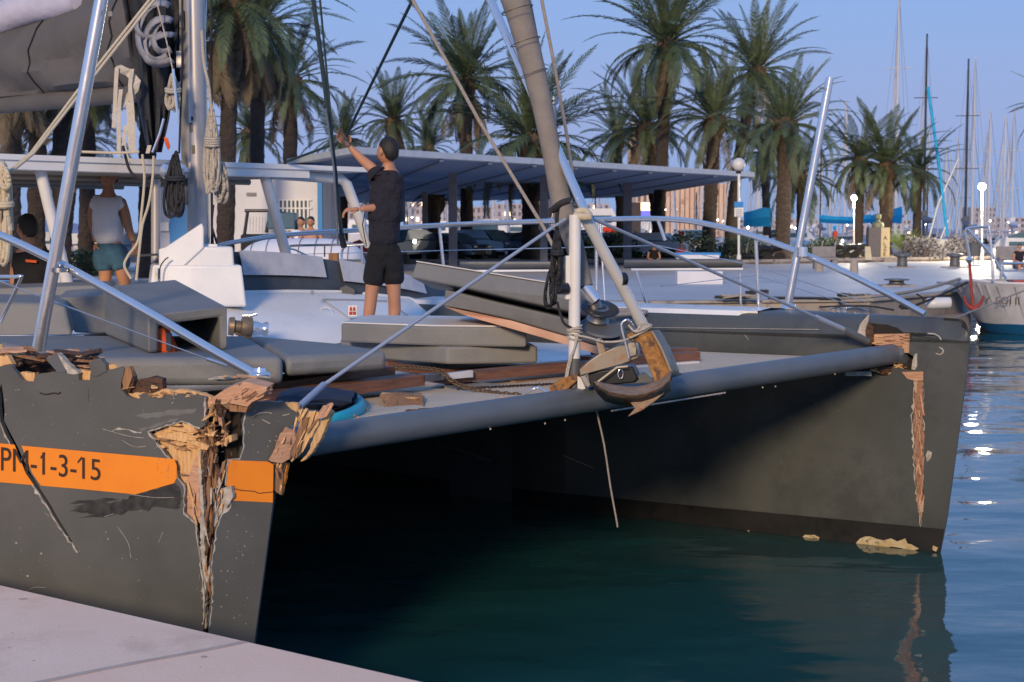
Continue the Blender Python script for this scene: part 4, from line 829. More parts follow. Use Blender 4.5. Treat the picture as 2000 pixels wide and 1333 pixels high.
# ================================================================ things lying on or hanging from the catamaran
def loft2(front, back):
    m = MB(); f = [Vector(p) for p in front]; k = [Vector(p) for p in back]; n = len(f)
    t = tessellate_polygon([f]); m.v = f + k
    m.f = [tuple(x) for x in t] + [tuple(n + i for i in reversed(x)) for x in t] + [(i, (i + 1) % n, n + (i + 1) % n, n + i) for i in range(n)]
    return m
def cushion(name, label, top, th, z=None, m='cush', group=None, top_board=None, bev=.03, base=None):
    """soft pad: plan outline top (world points), thickness th downwards"""
    c = sum((Vector(p) for p in top), Vector()) / len(top)
    t = thing(name, label, 'cushion', tuple(c - Z * th), group)
    b = MB().slab(top, -Z * th); o = b.build('foam_block', M[m], t, bevel=bev)
    fix(o)
    if top_board:
        MB().slab([Vector(p) * .985 + c * .015 + Z * .001 if 0 else c + (Vector(p) - c) * .985 + Z * .001 for p in top], Z * .010).build('base_board', M[top_board], t, bevel=.003)
    return t
G = 'grey deck cushions thrown about on the foredeck'
cushion('deck_cushion', 'wide grey sun pad on the near deck, with the open grey seat box on it', [atz(150, 700, 1.75), atz(554, 697, 1.75), atz(482, 656, 1.75), atz(-80, 655, 1.75)], .16, group=G, bev=.045)
cushion('deck_cushion', 'grey sun pad with rounded right end between the wide pad and the cushion stack', [atz(558, 697, 1.745), atz(757, 686, 1.745), atz(668, 671, 1.745), atz(486, 655, 1.745)], .115, group=G, bev=.04)
low = [at(664, 671, 11.3), at(873, 678, 10.57), at(1050, 675, 10.65)]
for p in low: p.z = 1.648
low = [low[0], low[1], low[2], low[2] + Vector((-.15, 1.2, 0)), low[0] + Vector((.1, .9, 0))]
cushion('deck_cushion', 'lower grey cushion of the flat stack on the foredeck boards', low, .122, group=G, bev=.018)
up = [atz(666, 629, 1.795), atz(842, 635, 1.795), atz(1029, 637, 1.795)]; up += [up[2] + Vector((-.2, 1.2, 0)), up[0] + Vector((.1, .9, 0))]
cushion('deck_cushion', 'upper grey cushion of the flat stack, white board side up', [p - Z * .012 for p in up], .133, group=G, top_board='cush_top', bev=.016)
def lean(label, front, V, boards):
    c = at(*front[0]); t = thing('deck_cushion', label, 'cushion', tuple(c), G)
    f = [at(*p) for p in front]; o = loft2(f, [p + Vector(V) for p in f]).build('foam_block', M['cush'], t, bevel=.015); fix(o)
    for (pts, V2, m_) in boards:
        g_ = [at(*p) for p in pts]; o = loft2(g_, [p + Vector(V2) for p in g_]).build('base_board', M[m_], t, bevel=.002); fix(o)
lean('topmost grey cushion leaning with its left end raised behind the bow post', [(813, 512, 10.9), (1120, 561, 10.0), (1152, 586, 9.85), (1148, 616, 9.85), (1090, 604, 10.05), (900, 561, 10.6), (803, 543, 10.9)], (.1, .72, -.10), [([(813, 509.5, 10.89), (1120, 558.5, 9.99), (1120, 561, 9.99), (813, 512, 10.89)], (.1, .7, -.09), 'cush_top')])
lean('grey cushion with peach underside wedged under the topmost leaning cushion', [(869, 566, 10.75), (960, 588, 10.5), (1090, 618, 10.1), (1160, 640, 9.9), (1166, 676, 9.9), (1100, 655, 10.1), (1000, 626, 10.4), (900, 604, 10.7), (866, 598, 10.8)], (.1, .7, -.02), [([(867, 599, 10.78), (1000, 627, 10.38), (1100, 656, 10.08), (1166, 677, 9.88), (1166, 692, 9.88), (1060, 660, 10.2), (940, 626, 10.55), (905, 615, 10.7)], (.1, .65, -.04), 'peach')])
# open grey seat box with its hollow side forward
t = thing('seat_box', 'large grey moulded seat lying on its back with the hollow facing the bow', 'seat', tuple(at(290, 691, 8.7)))
FL = [(290, 691, 8.7), (288, 616, 8.7), (444, 598, 8.97), (444, 684, 8.97), (430, 684.5, 8.96), (429, 620, 8.96), (310, 636, 8.75), (310, 690, 8.75)]
BL = [(206, 655, 10.2), (200, 561, 10.2), (345, 546, 10.6), (345, 640, 10.6), (332, 640, 10.6), (330, 566, 10.6), (222, 580, 10.3), (222, 655, 10.3)]
sb_ = loft2([at(*p) for p in FL], [at(*p) for p in BL]).build('seat_shell', M['cush'], t, bevel=.035); fix(sb_)
MB().slab([at(232, 585, 9.9), at(345, 570, 10.2), at(345, 645, 10.2), at(235, 655, 9.9)], Vector((0, .05, 0))).build('hollow_shade', M['wind'], t)  # dark sheet closing the hollow, its shade put into the colour
lj = thing('lifejacket', 'orange lifejacket inside the hollow of the overturned grey seat', 'lifejacket', tuple(at(322, 690, 8.8)))
o = loft2([at(*p) for p in [(306, 642, 8.80), (318, 638, 8.82), (330, 662, 8.82), (342, 690, 8.82), (306, 691, 8.80)]], [at(*p) + Vector((0, .12, 0)) for p in [(306, 642, 8.80), (318, 638, 8.82), (330, 662, 8.82), (342, 688, 8.82), (306, 689, 8.80)]]).build('foam_panel', M['orange_f'], lj, bevel=.012); fix(o)
MB().box(at(330, 668, 8.8), (.03, .02, .1)).build('strap', M['navy'], lj)
def backrest(label, fr, V, bev=.03):
    t = thing('backrest_cushion', label, 'cushion', tuple(at(*fr[-1]))); f = [at(*p) for p in fr]; o = loft2(f, [p + Vector(V) for p in f]).build('foam_block', M['cush'], t, bevel=bev); fix(o); return t
backrest('grey backrest cushion at the left picture edge behind the near pole', [(-80, 590, 10.3), (105, 593, 10.3), (128, 600, 10.3), (142, 655, 10.2), (-80, 656, 10.3)], (-.1, .45, .04))
backrest('small grey backrest cushion between the near pole and the overturned seat', [(110, 583, 10.6), (240, 574, 10.7), (240, 648, 10.7), (190, 652, 10.6), (146, 650, 10.5)], (-.05, .42, .04))
backrest('low grey sofa back behind the small backrests on the near deck', [(-80, 566, 12.0), (216, 556, 12.2), (216, 600, 12.2), (-80, 620, 12.0)], (-.05, .4, .02), .04)
backrest('flat grey bolster lying behind the overturned seat', [(160, 655, 10.9), (215, 652, 10.9), (255, 668, 10.4), (210, 672, 10.4)], (.0, .3, .0), .01)
# net: timber, scraps, board, bag
t = thing('broken_timber', 'dark broken block of hull timber lying on the net', 'timber', tuple(atz(785, 800, 1.465)))
d_ = 8.6
o = loft2([at(740, 772, d_ + .1), at(770, 767, d_ + .15), at(826, 773, d_ + .3), at(829, 796, d_), at(822, 802, d_), at(785, 804, d_), at(758, 799, d_)], [at(748, 768, d_ + .5), at(775, 765, d_ + .5), at(822, 768, d_ + .6), at(829, 785, d_ + .3), at(822, 788, d_ + .3), at(785, 790, d_ + .3), at(762, 786, d_ + .3)]).build('block', M['wood_m'], t, bevel=.004); fix(o)
MB().plank(at(742, 772, 8.75), at(826, 775, 8.9), Vector((0, .12, .01)), Z * .012, strips=6, j0=.04, j1=.05, rng=rb).build('torn_grain', M['wood_l'], t)
for k, (u, v, l) in enumerate([(835, 800, .13), (868, 797, .12), (806, 802, .08), (715, 800, .02), (692, 812, .035), (700, 816, .02), (930, 786, .03), (980, 775, .02), (686, 822, .03), (726, 813, .015), (745, 815, .018)]):
    p = atz(u, v, 1.468); a = Vector((1, rb.uniform(-.2, .6), 0)).normalized() * l / 2
    t = MB().plank(p - a, p + a, Vector((0, l * .3, 0)), Z * .012, strips=3, j0=l * .3, j1=l * .4, rng=rb).build('wood_scrap', M['wood_d' if k < 3 else 'wood_p'])
    tag(t, ['dark bark like scrap just right of the broken timber block', 'longer dark scrap second right of the broken timber block', 'dark scrap at the foot of the broken timber block', 'tiny chip halfway between turquoise board and timber block', 'pale chip touching the end of the turquoise board', 'chip just right of the turquoise board end', 'chip on the net behind the timber block near the chain', 'chip on the net below the chain near its hook', 'pale chip lying nearest the camera below the turquoise board', 'tiny chip on the net edge left of the timber block', 'tiny chip between net edge chip and timber block'][k], 'wood scrap', 'wood scraps scattered on the net')
t = thing('paddle_board', 'turquoise edged board under the foredeck boards beside the near bow', 'board', tuple(atz(670, 815, 1.465)))
pb = [at(600, 835, 7.9), at(650, 822, 8.0), at(684, 810, 8.15), at(702, 798, 8.4), at(700, 786, 8.7), at(685, 779, 9.0), at(640, 776, 9.2)]
tb(pb, .036, 'teal', 'rim', t, sm=5, seg=10); MB().slab([p + Z * .015 for p in smooth_path(pb, 4)] + [at(580, 800, 9.0)], -Z * .02).build('board_deck', M['navy'], t)
t = thing('kit_bag', 'dark blue soft bag stuffed behind the split near stem', 'bag', tuple(atz(610, 800, 1.47)))
bm_ = MB(); rr = [];
for i in range(9):
    a = i / 8; rr.append([at(548 + 145 * a, 790, 8.15 + .25 * a) + Vector((0, .16 * math.cos(q), .0)) + Z * (.035 + .055 * math.sin(q) * (math.sin(math.pi * (a * .9 + .05)) ** .5) + .012 * math.sin(5 * q + 7 * a)) for q in [2 * math.pi * j / 14 for j in range(15)]])
bm_.grid(rr).build('bag_body', M['navy'], t, smooth=True); tb([at(560, 797, 8.0), at(600, 791, 8.0), at(650, 789, 8.15)], .006, 'black', 'bag_handle', t, sm=3)
# chain
ch = thing('anchor_chain', 'rusty anchor chain running across the foredeck boards to the anchor', 'chain', tuple(at(900, 752, 9.6)))
cpts = smooth_path([at(772, 718, 9.9), at(800, 718, 9.85), at(838, 721, 9.6), at(862, 726, 9.5), at(880, 742, 9.45), at(905, 755, 9.42), at(940, 763, 9.4), at(980, 769, 9.3), at(1022, 772, 9.25)], 12)
acc = 0; link0 = None; last = cpts[0]; k = 0; step = .031
for i in range(1, len(cpts)):
    seg = cpts[i] - cpts[i - 1]
    while acc < seg.length:
        p = cpts[i - 1] + seg.normalized() * acc
        if link0 is None:
            m_ = MB(); m_.tube([Vector((math.cos(a) * .023, math.sin(a) * .0135, 0)) for a in [j * math.pi / 5 for j in range(11)]], 0.0052, 5, caps=False); link0 = m_.build('chain_link', M['chain'], None); link0.parent = ch; lo = link0
        else: lo = link0.copy(); sc.collection.objects.link(lo)
        lo.location = p - ORG[ch]; q = seg.to_track_quat('X', 'Z'); lo.rotation_euler = (q @ Euler((R(90 * (k % 2) + 20), 0, 0)).to_quaternion()).to_euler(); k += 1; acc += step
    acc -= seg.length
tb([at(1020, 772, 9.25), at(1040, 761, 9.2), at(1052, 758, 9.2), at(1068, 766, 9.15), at(1080, 770, 9.15)], .009, 'steel', 'chain_hook', ch, sm=4)
# ---------------------------------------------------------------- anchor
an = thing('anchor', 'heavy rusty anchor with curved fluke hooked over the forebeam', 'anchor', tuple(at(1250, 760, 8.95)))
def apoly(pts, d, V, name, m, par, bev=.006): 
    f = [at(x, y, d) if len(q) == 2 else at(*q) for q in pts for x, y in [q[:2]]]; o = loft2(f, [p + Vector(V) for p in f]).build(name, M[m], par, bevel=bev); fix(o); return o
# fluke: curved dished plate, two rows of cross-section from tip to heel
fo = [(1161, 749), (1168, 762), (1182, 777), (1203, 783), (1226, 787), (1250, 786), (1272, 780), (1293, 770), (1308, 757), (1311, 742)]
fi = [(1161, 748), (1178, 751), (1200, 755), (1222, 758), (1243, 758), (1262, 755), (1279, 749), (1293, 742), (1303, 734), (1311, 726)]
fl_ = [[at(a[0], a[1] + 5, 8.70), at((a[0] + b[0]) / 2, (a[1] + b[1]) / 2, 8.60), at(b[0], b[1], 8.80), at(b[0], b[1] - 1, 9.02)] for a, b in zip(fo, fi)]
MB().grid(fl_).build('fluke', M['rust2'], an, smooth=True, solid=.016, label='curved corroded fluke plate')
apoly([(1228, 784), (1240, 798), (1225, 815), (1232, 812), (1252, 803), (1274, 788), (1298, 768), (1270, 770), (1240, 776)], 8.66, (.02, .05, 0), 'fluke_tip', 'rust2', an, .008)
apoly([(1244, 657), (1256, 652), (1270, 646), (1282, 668), (1297, 700), (1309, 728), (1306, 742), (1291, 750), (1279, 750), (1276, 742), (1266, 716), (1254, 686)], 8.86, (.03, .07, .005), 'shank', 'rust', an, .012)
apoly([(1270, 646), (1276, 648), (1296, 684), (1313, 726), (1311, 734), (1303, 716), (1290, 684)], 8.84, (.05, .08, .0), 'shank_edge', 'galv', an, .004)
apoly([(1224, 654), (1234, 649), (1248, 653), (1256, 664), (1252, 672), (1240, 668), (1226, 664)], 8.90, (.02, .08, 0), 'shank_head', 'rust', an, .006)
apoly([(1131, 722), (1150, 706), (1170, 692), (1196, 681), (1217, 671), (1240, 669), (1245, 684), (1247, 700), (1214, 713), (1172, 724), (1133, 735)], 8.98, (.02, .10, .01), 'roller_channel', 'galv', CAT, .006)
apoly([(1163, 664), (1172, 660), (1184, 688), (1170, 694)], 9.0, (.01, .05, 0), 'channel_lug', 'galv', CAT, .003)
apoly([(1226, 670), (1238, 667), (1243, 680), (1242, 694), (1230, 697), (1226, 688)], 8.94, (0, .03, 0), 'shackle_plate', 'primer', an, .004)
apoly([(1072, 756), (1092, 742), (1110, 736), (1128, 730), (1130, 742), (1112, 758), (1090, 770), (1078, 772)], 9.08, (.01, .06, 0), 'shank_tail', 'rust', an, .006)
tb([at(1228, 700, 8.9), at(1222, 672, 8.9), at(1214, 642, 8.9), at(1216, 630, 8.9), at(1226, 625, 8.9), at(1234, 634, 8.92), at(1240, 648, 8.95)], .007, 'steel', 'shackle_bow', an, sm=5)
tb([at(1160, 752, 8.95), at(1205, 718, 8.95), at(1226, 716, 8.95)], .006, 'rope_c', 'pull_rod', CAT)
apoly([(1148, 730), (1200, 719), (1236, 716), (1247, 740), (1240, 746), (1182, 752), (1152, 754)], 9.02, (.03, .2, 0), 'windlass_box', 'black', CAT, .008)
apoly([(1182, 750), (1262, 730), (1276, 742), (1276, 748), (1210, 752)], 9.05, (.0, .1, 0), 'box_lid', 'grey', CAT, .004)
apoly([(1128, 735), (1134, 738), (1144, 760), (1128, 764)], 9.06, (0, .03, 0), 'white_wedge', 'white_m', CAT, .002)
apoly([(1134, 735), (1142, 733), (1154, 752), (1148, 758), (1140, 748)], 9.0, (0, .03, 0), 'tang', 'steel_d', CAT, .002)
apoly([(1284, 706), (1300, 712), (1334, 732), (1314, 738), (1290, 738)], 9.5, (.0, .05, 0), 'tripod_gusset', 'grey', CAT, .004)
tb([at(1212 + 5 * math.cos(a), 731 + 9 * math.sin(a), 8.99) for a in [i * math.pi / 6 for i in range(13)]], .003, 'steel', 'oval_ring', CAT, seg=6)
# rope lashing the anchor to the post
lr = thing('lashing_rope', 'thin pale rope tied round the white post and slung across to the anchor head', 'rope', tuple(at(1122, 650, 9.1)))
for k in range(5):
    c = at(1122, 640 + k * 5, 9.15); MB().tube([c + Vector((math.cos(a) * .044, math.sin(a) * .044, .012 * math.cos(a + k))) for a in [i * math.pi / 8 for i in range(17)]], .0065, 6).build('rope_turn', M['rope'], lr, smooth=True)
tb([at(1126, 655, 9.1), at(1150, 660, 9.05), at(1180, 668, 8.95), at(1215, 666, 8.9), at(1240, 656, 8.86), at(1262, 645, 8.84), at(1272, 636, 8.84), at(1266, 634, 8.95)], .0065, 'rope', 'rope_span', lr, sm=5, seg=7)
tb([at(1228, 636, 8.9), at(1240, 648, 8.85), at(1256, 644, 8.82), at(1268, 636, 8.82), at(1256, 633, 8.86), at(1240, 650, 8.84)], .0065, 'rope', 'rope_turn', lr, sm=5, seg=7)
for du in (0, 3): tb([at(1126 + du, 655, 9.1), at(1122, 680, 9.1), at(1112 + du, 704, 9.1), at(1106 + du, 730, 9.1), at(1102 + du, 766, 9.1)], .0065, 'rope', 'rope_tail', lr, sm=4, seg=7)
# ---------------------------------------------------------------- rope coils
def coil(label, cx, cy, w_, h_, d, n, r, m, cat='rope', name='rope_coil', top=None, neck=None, turns=0, tilt=0, seed=1):
    rg = random.Random(seed); t = thing(name, label, cat, tuple(at(cx, cy - h_ / 2, d)))
    for k in range(n):
        ox = rg.uniform(-.5, .5) * w_ * .5; ww = w_ * rg.uniform(.18, .42); hh = h_ * rg.uniform(.40, .52); oy = rg.uniform(-.04, .06) * h_
        pts = []
        for i in range(17):
            a = 2 * math.pi * i / 16; pinch = .35 + .65 * (math.sin(a) * .5 + .5)
            pts.append(at(cx + ox * pinch + tilt * math.sin(a) + ww * math.cos(a) * pinch, cy + oy + hh * math.sin(a), d + rg.uniform(-.05, .02) - .02 * math.cos(a)))
        MB().tube(pts, r, 6, smooth=2).build('rope_loop', M[m], t, smooth=True)
    for k in range(turns):
        y = cy - h_ * .12 + k * 4.5; MB().tube([at(cx + w_ * .42 * math.cos(a), y + 2 * math.sin(a), d - .06 * math.sin(a) - .03) for a in [i * math.pi / 8 for i in range(17)]], r, 6).build('rope_wrap', M[m], t, smooth=True)
    if neck: tb([at(*p) for p in neck], r * 1.2, m, 'rope_tail', t, sm=4, seg=7)
    return t
coil('long grey and white halyard coil hanging on the right side of the mast', 414, 290, 34, 165, 12.75, 16, .011, 'rope', turns=4, neck=[(394, 60, 12.8), (398, 120, 12.8), (408, 170, 12.8), (412, 212, 12.8)], seed=3)
coil('loose pale rope loops hanging below the long halyard coil', 434, 356, 34, 74, 12.8, 5, .011, 'rope', seed=5)
coil('small twisted halyard hank on the left side of the mast', 338, 182, 34, 66, 12.6, 9, .012, 'rope', turns=2, seed=8)
coil('black rope coil hanging over the chrome mast winch', 342, 360, 44, 122, 12.6, 12, .012, 'rope_k', turns=2, seed=9)
coil('black rope hank beneath the bow post head', 1088, 505, 24, 118, 9.1, 9, .010, 'rope_k', turns=2, neck=[(1116, 388, 9.1), (1092, 400, 9.1), (1087, 440, 9.1), (1088, 456, 9.1)], seed=12)
coil('loose black rope loops beside the bow post', 1078, 560, 36, 80, 9.1, 4, .007, 'rope_k', neck=[(1088, 590, 9.1), (1094, 612, 9.1), (1102, 632, 9.1), (1118, 642, 9.12)], seed=14)
coil('thick cream rope coil hanging at the left picture edge', 6, 420, 44, 190, 9.6, 8, .014, 'rope_c', turns=2, seed=15)
coil('pale rope knot of the double sheet at the left picture edge', 10, 348, 26, 40, 9.5, 7, .013, 'rope_c', seed=16)
tb([at(1078, 412, 9.1), at(1095, 398, 9.05), at(1112, 392, 9.05)], .02, 'rope_k', 'dark_lashing', CAT, sm=3); tb([at(1076, 408, 9.1), at(1072, 424, 9.1)], .014, 'rope_k', 'dark_lashing', CAT)
t = thing('line_float', 'orange plastic tag on the dark line by the mast', 'float', tuple(at(327, 290, 12.6))); o = loft2([at(*p, 12.55) for p in [(320, 268), (328, 270), (333, 288), (328, 294), (322, 280)]], [at(*p, 12.6) for p in [(320, 268), (328, 270), (333, 288), (328, 294), (322, 280)]]).build('plastic_tag', M['orange_f'], t, bevel=.004); fix(o)
# small capstan at the coachroof foot
t = thing('capstan', 'small chrome and bronze anchor windlass in front of the coachroof', 'windlass', tuple(at(492, 662, 12.0)))
M['bronze'] = mat('worn_bronze', (.30, .22, .13), (.2, .14, .09), rough=.45, metal=.6, scale=20)
rq = Vector((1, .25, -.1)).normalized().to_track_quat('Z', 'Y').to_matrix()
MB().lathe([(.07, -.14), (.075, -.1), (.05, -.09), (.05, -.05), (.085, -.04), (.09, 0), (.08, .04)], at(482, 640, 12.0), 20, rq).build('gypsy', M['bronze'], t, smooth=True)
MB().lathe([(.06, .02), (.055, .06), (.045, .09), (.06, .13), (.07, .14), (.02, .145)], at(488, 641, 12.0), 20, rq).build('drum', M['steel'], t, smooth=True)
tb([at(474, 617, 12.0), at(488, 617, 12.0), at(502, 613, 12.0)], .014, 'steel', 'handle', t); tb([at(488, 617, 12.0), at(488, 632, 12.0)], .02, 'steel', 'neck', t)
tb([at(460, 650, 11.95), at(478, 658, 11.95), at(500, 664, 11.9), at(510, 668, 11.9)], .014, 'chain', 'chain_tail', t, sm=3)
t = MB().tube([at(1188, 610, 13.2), at(1215, 606, 13.2), at(1262, 610, 13.0), at(1230, 613, 13.0), at(1195, 614, 13.0)], .02, 7, smooth=4).build('mooring_rope', M['rope_b'], smooth=True)
tag(t, 'flaked pale rope lying on the white far deck', 'rope')
tb([at(1600, 600, 12.6), at(1690, 598, 12.5), at(1746, 606, 12.4)], .008, 'rope_k', 'dark_line', CAT, sm=3)
# ================================================================ people
def skin(name, nodes, edges, m, parent, root=0, sub=2):
    """one continuous surface grown on a skeleton; nodes = [(point, radius)]"""
    me = bpy.data.meshes.new(name); o0 = ORG[parent]; me.from_pydata([Vector(p) - o0 for p, r in nodes], edges, []); me.materials.append(M[m])
    o = bpy.data.objects.new(name, me); sc.collection.objects.link(o); o.parent = parent; ORG[o] = o0
    md = o.modifiers.new('skin', 'SKIN'); md.use_smooth_shade = True
    sv = me.skin_vertices[0].data
    for i, (p, r) in enumerate(nodes):
        sv[i].radius = (r, r) if not isinstance(r, tuple) else r
    sv[root].use_root = True
    s_ = o.modifiers.new('sub', 'SUBSURF'); s_.levels = sub; s_.render_levels = sub
    return o
def chain(*idx): return [(idx[i], idx[i + 1]) for i in range(len(idx) - 1)]
def hand(parent, wrist, direction, palm_n, m='skin', curl=.3):
    d = Vector(direction).normalized(); n_ = Vector(palm_n).normalized(); s_ = d.cross(n_).normalized()
    nodes = [(wrist, .026), (wrist + d * .04, (.038, .018)), (wrist + d * .085, (.040, .016))]; o = skin('palm', nodes, chain(0, 1, 2), m, parent)
    for k, L in enumerate((.068, .078, .072, .056)):
        b = wrist + d * .08 + s_ * (.030 - .02 * k); skin('finger', [(b - d * .02, .009), (b + d * L * .45, .0085), (b + (d * L * .75 + n_ * L * curl), .008), (b + d * L * .8 + n_ * L * curl * 2.2, .006)], chain(0, 1, 2, 3), m, o, sub=1)
    b = wrist + d * .02 + s_ * .03; skin('thumb', [(b, .011), (b + s_ * .03 + d * .025, .010), (b + s_ * .035 + d * .05 + n_ * .02, .008)], chain(0, 1, 2), m, o, sub=1)
    return o
def head(parent, c, fwd, sc_=1.0):
    f = Vector(fwd); f.z = 0; f.normalize(); s_ = Vector((f.y, -f.x, 0)); rot = Matrix((s_, f, Z)).transposed()
    def ell(rx, ry, rz, off, cut=None, nm='head', m='skin', amp=0):
        rows = []
        for i in range(15):
            th = math.pi * i / 14; row = []
            for j in range(21):
                a = 2 * math.pi * j / 20; v = Vector((rx * math.sin(th) * math.cos(a), ry * math.sin(th) * math.sin(a), rz * math.cos(th)))
                if nm == 'head' and v.z < -.02: v.x *= 1 - (-v.z - .02) * 2.6; v.y = v.y * (1 - (-v.z - .02) * 1.2) + .012
                if cut is not None:
                    lim = cut(v)
                    if v.z < lim: v = Vector((v.x * .84, v.y * .84, max(v.z, lim - .02)))
                row.append(c + rot @ (v * sc_ * (1 + (random.uniform(-.035, .035) if nm == 'hair' and 0 < j < 20 and 0 < i < 14 else 0)) + Vector(off) * sc_))
            rows.append(row)
        return MB().grid(rows).build(nm, M[m], parent, smooth=True)
    h = ell(.075, .092, .115, (0, 0, 0))
    ell(.083, .099, .112, (0, -.010, .012), cut=lambda v: (.045 if v.y > .03 else (-.075 if v.y < -.02 else -.01)), nm='hair', m='hair')
    for sx_ in (-1, 1):
        MB().lathe([(.004, -.03), (.016, -.02), (.02, 0), (.016, .02), (.004, .03)], c + rot @ Vector((sx_ * .078, .0, -.005)) * sc_, 10).build('ear', M['skin'], parent, smooth=True)
        MB().lathe([(.002, -.008), (.008, 0), (.002, .008)], c + rot @ Vector((sx_ * .03, .082, .005)) * sc_, 8).build('eye', M['hair'], parent)
    MB().tube([c + rot @ Vector((0, .088, .02)) * sc_, c + rot @ Vector((0, .108, -.015)) * sc_, c + rot @ Vector((0, .09, -.028)) * sc_], [.008, .014, .008], 8).build('nose', M['skin'], parent, smooth=True)
    MB().tube([c + rot @ Vector((-.022, .083, -.055)) * sc_, c + rot @ Vector((.022, .083, -.055)) * sc_], .006, 6).build('mouth', M['red'], parent)
    return h
# man on the foredeck, back turned, one arm up on the line
D = 13.0
def a_(u, v, dd=0): return at(u, v, D + dd)
mn = thing('person', 'man in navy polo shirt and black shorts standing on deck with one arm raised', 'person', tuple(a_(745, 667)))
nodes = [(a_(749, 478), .10), (a_(751, 440), .085), (a_(754, 395), .09), (a_(758, 350), .085), (a_(759, 330), .058), (a_(759, 314), .056),
         (a_(738, 342, -.02), .055), (a_(722, 325, .0), .048), (a_(708, 313, .04), .041), (a_(692, 297, .06), .033), (a_(682, 286, .06), .024),
         (a_(772, 348, .05), .055), (a_(774, 380, .10), .047), (a_(758, 408, .02), .042), (a_(730, 406, -.10), .038), (a_(702, 409, -.16), .025),
         (a_(736, 500), .085), (a_(729, 548), .072), (a_(725, 580), .056), (a_(722, 606), .058), (a_(716, 640), .042), (a_(713, 664), .034), (a_(706, 667, -.12), .032),
         (a_(766, 500, .04), .085), (a_(768, 548, .04), .072), (a_(770, 580, .04), .056), (a_(771, 606, .06), .058), (a_(768, 640, .04), .042), (a_(767, 664, .04), .034), (a_(761, 667, -.1), .032)]
ed = chain(0, 1, 2, 3, 4, 5) + chain(3, 6, 7, 8, 9, 10) + chain(3, 11, 12, 13, 14, 15) + chain(0, 16, 17, 18, 19, 20, 21, 22) + chain(0, 23, 24, 25, 26, 27, 28, 29)
skin('body', nodes, ed, 'skin', mn)
head(mn, a_(757, 296), (-.80, .60, 0), 1.0)
skin('polo_shirt', [(a_(750, 486), .13), (a_(750, 462), .148), (a_(751, 432), .142), (a_(753, 395), .158), (a_(757, 362), .165), (a_(758, 344), .125), (a_(759, 328), .068),
     (a_(736, 345, -.02), .09), (a_(720, 332, .0), .074), (a_(774, 351, .05), .092), (a_(773, 374, .07), .075), (a_(762, 396, -.02), .074), (a_(748, 403, -.07), .064)],
     chain(0, 1, 2, 3, 4, 5, 6) + chain(4, 7, 8) + chain(4, 9, 10, 11, 12), 'navy_shirt', mn, root=3)
skin('shorts', [(a_(750, 458), .12), (a_(750, 486), .145), (a_(735, 512), .10), (a_(731, 538), .102), (a_(728, 562), .104), (a_(767, 512, .04), .10), (a_(768, 538, .04), .10), (a_(769, 560, .04), .104)], chain(0, 1, 2, 3, 4) + chain(1, 5, 6, 7), 'black_cloth', mn)
hand(mn, a_(682, 287, .06), Vector((-.6, .05, .65)), Vector((.1, -.6, .3)), curl=.45)
hand(mn, a_(702, 409, -.16), Vector((-1, -.1, -.05)), Vector((0, .3, -.9)), curl=.4)
# man in white T-shirt, head hidden by the hardtop
D = 14.3
t = thing('person', 'man in white T-shirt and denim shorts under the hardtop, head hidden', 'person', tuple(a_(212, 640)))
nodes = [(a_(212, 478), .09), (a_(208, 440), .08), (a_(208, 400), .10), (a_(212, 380), .06), (a_(212, 368), .056), (a_(212, 358), .05), (a_(212, 354), .045), (a_(184, 398), .06), (a_(180, 425), .05), (a_(184, 450), .042), (a_(188, 474, -.06), .03),
         (a_(238, 398), .06), (a_(246, 425), .05), (a_(252, 450), .042), (a_(262, 474, -.05), .03), (a_(204, 500), .09), (a_(207, 530), .07), (a_(205, 550), .058), (a_(198, 600), .055), (a_(196, 640), .04), (a_(192, 645, -.14), .04),
         (a_(230, 500), .09), (a_(238, 530), .07), (a_(244, 550), .058), (a_(250, 600), .055), (a_(250, 640), .04), (a_(248, 645, -.14), .04)]
skin('body', nodes, chain(0, 1, 2, 3, 4, 5, 6) + chain(2, 7, 8, 9, 10) + chain(2, 11, 12, 13, 14) + chain(0, 15, 16, 17, 18, 19, 20) + chain(0, 21, 22, 23, 24, 25, 26), 'skin', t)
skin('t_shirt', [(a_(214, 484), .15), (a_(210, 445), .16), (a_(208, 404), .18), (a_(211, 380), .09), (a_(186, 395), .085), (a_(180, 414), .072), (a_(236, 395), .085), (a_(243, 412), .072)], chain(0, 1, 2, 3) + chain(2, 4, 5) + chain(2, 6, 7), 'white_shirt', t)
skin('denim_shorts', [(a_(214, 468), .14), (a_(214, 486), .16), (a_(202, 508), .112), (a_(206, 534), .108), (a_(232, 508), .112), (a_(239, 532), .108)], chain(0, 1, 2, 3) + chain(1, 4, 5), 'denim', t)
hand(t, a_(188, 475, -.06), Vector((.1, -.1, -.95)), Vector((.6, .2, 0)), curl=.4); hand(t, a_(262, 474, -.05), Vector((.2, -.2, -.9)), Vector((-.5, .4, 0)), curl=.4)
head(t, a_(213, 343), (-.2, -.98, 0))
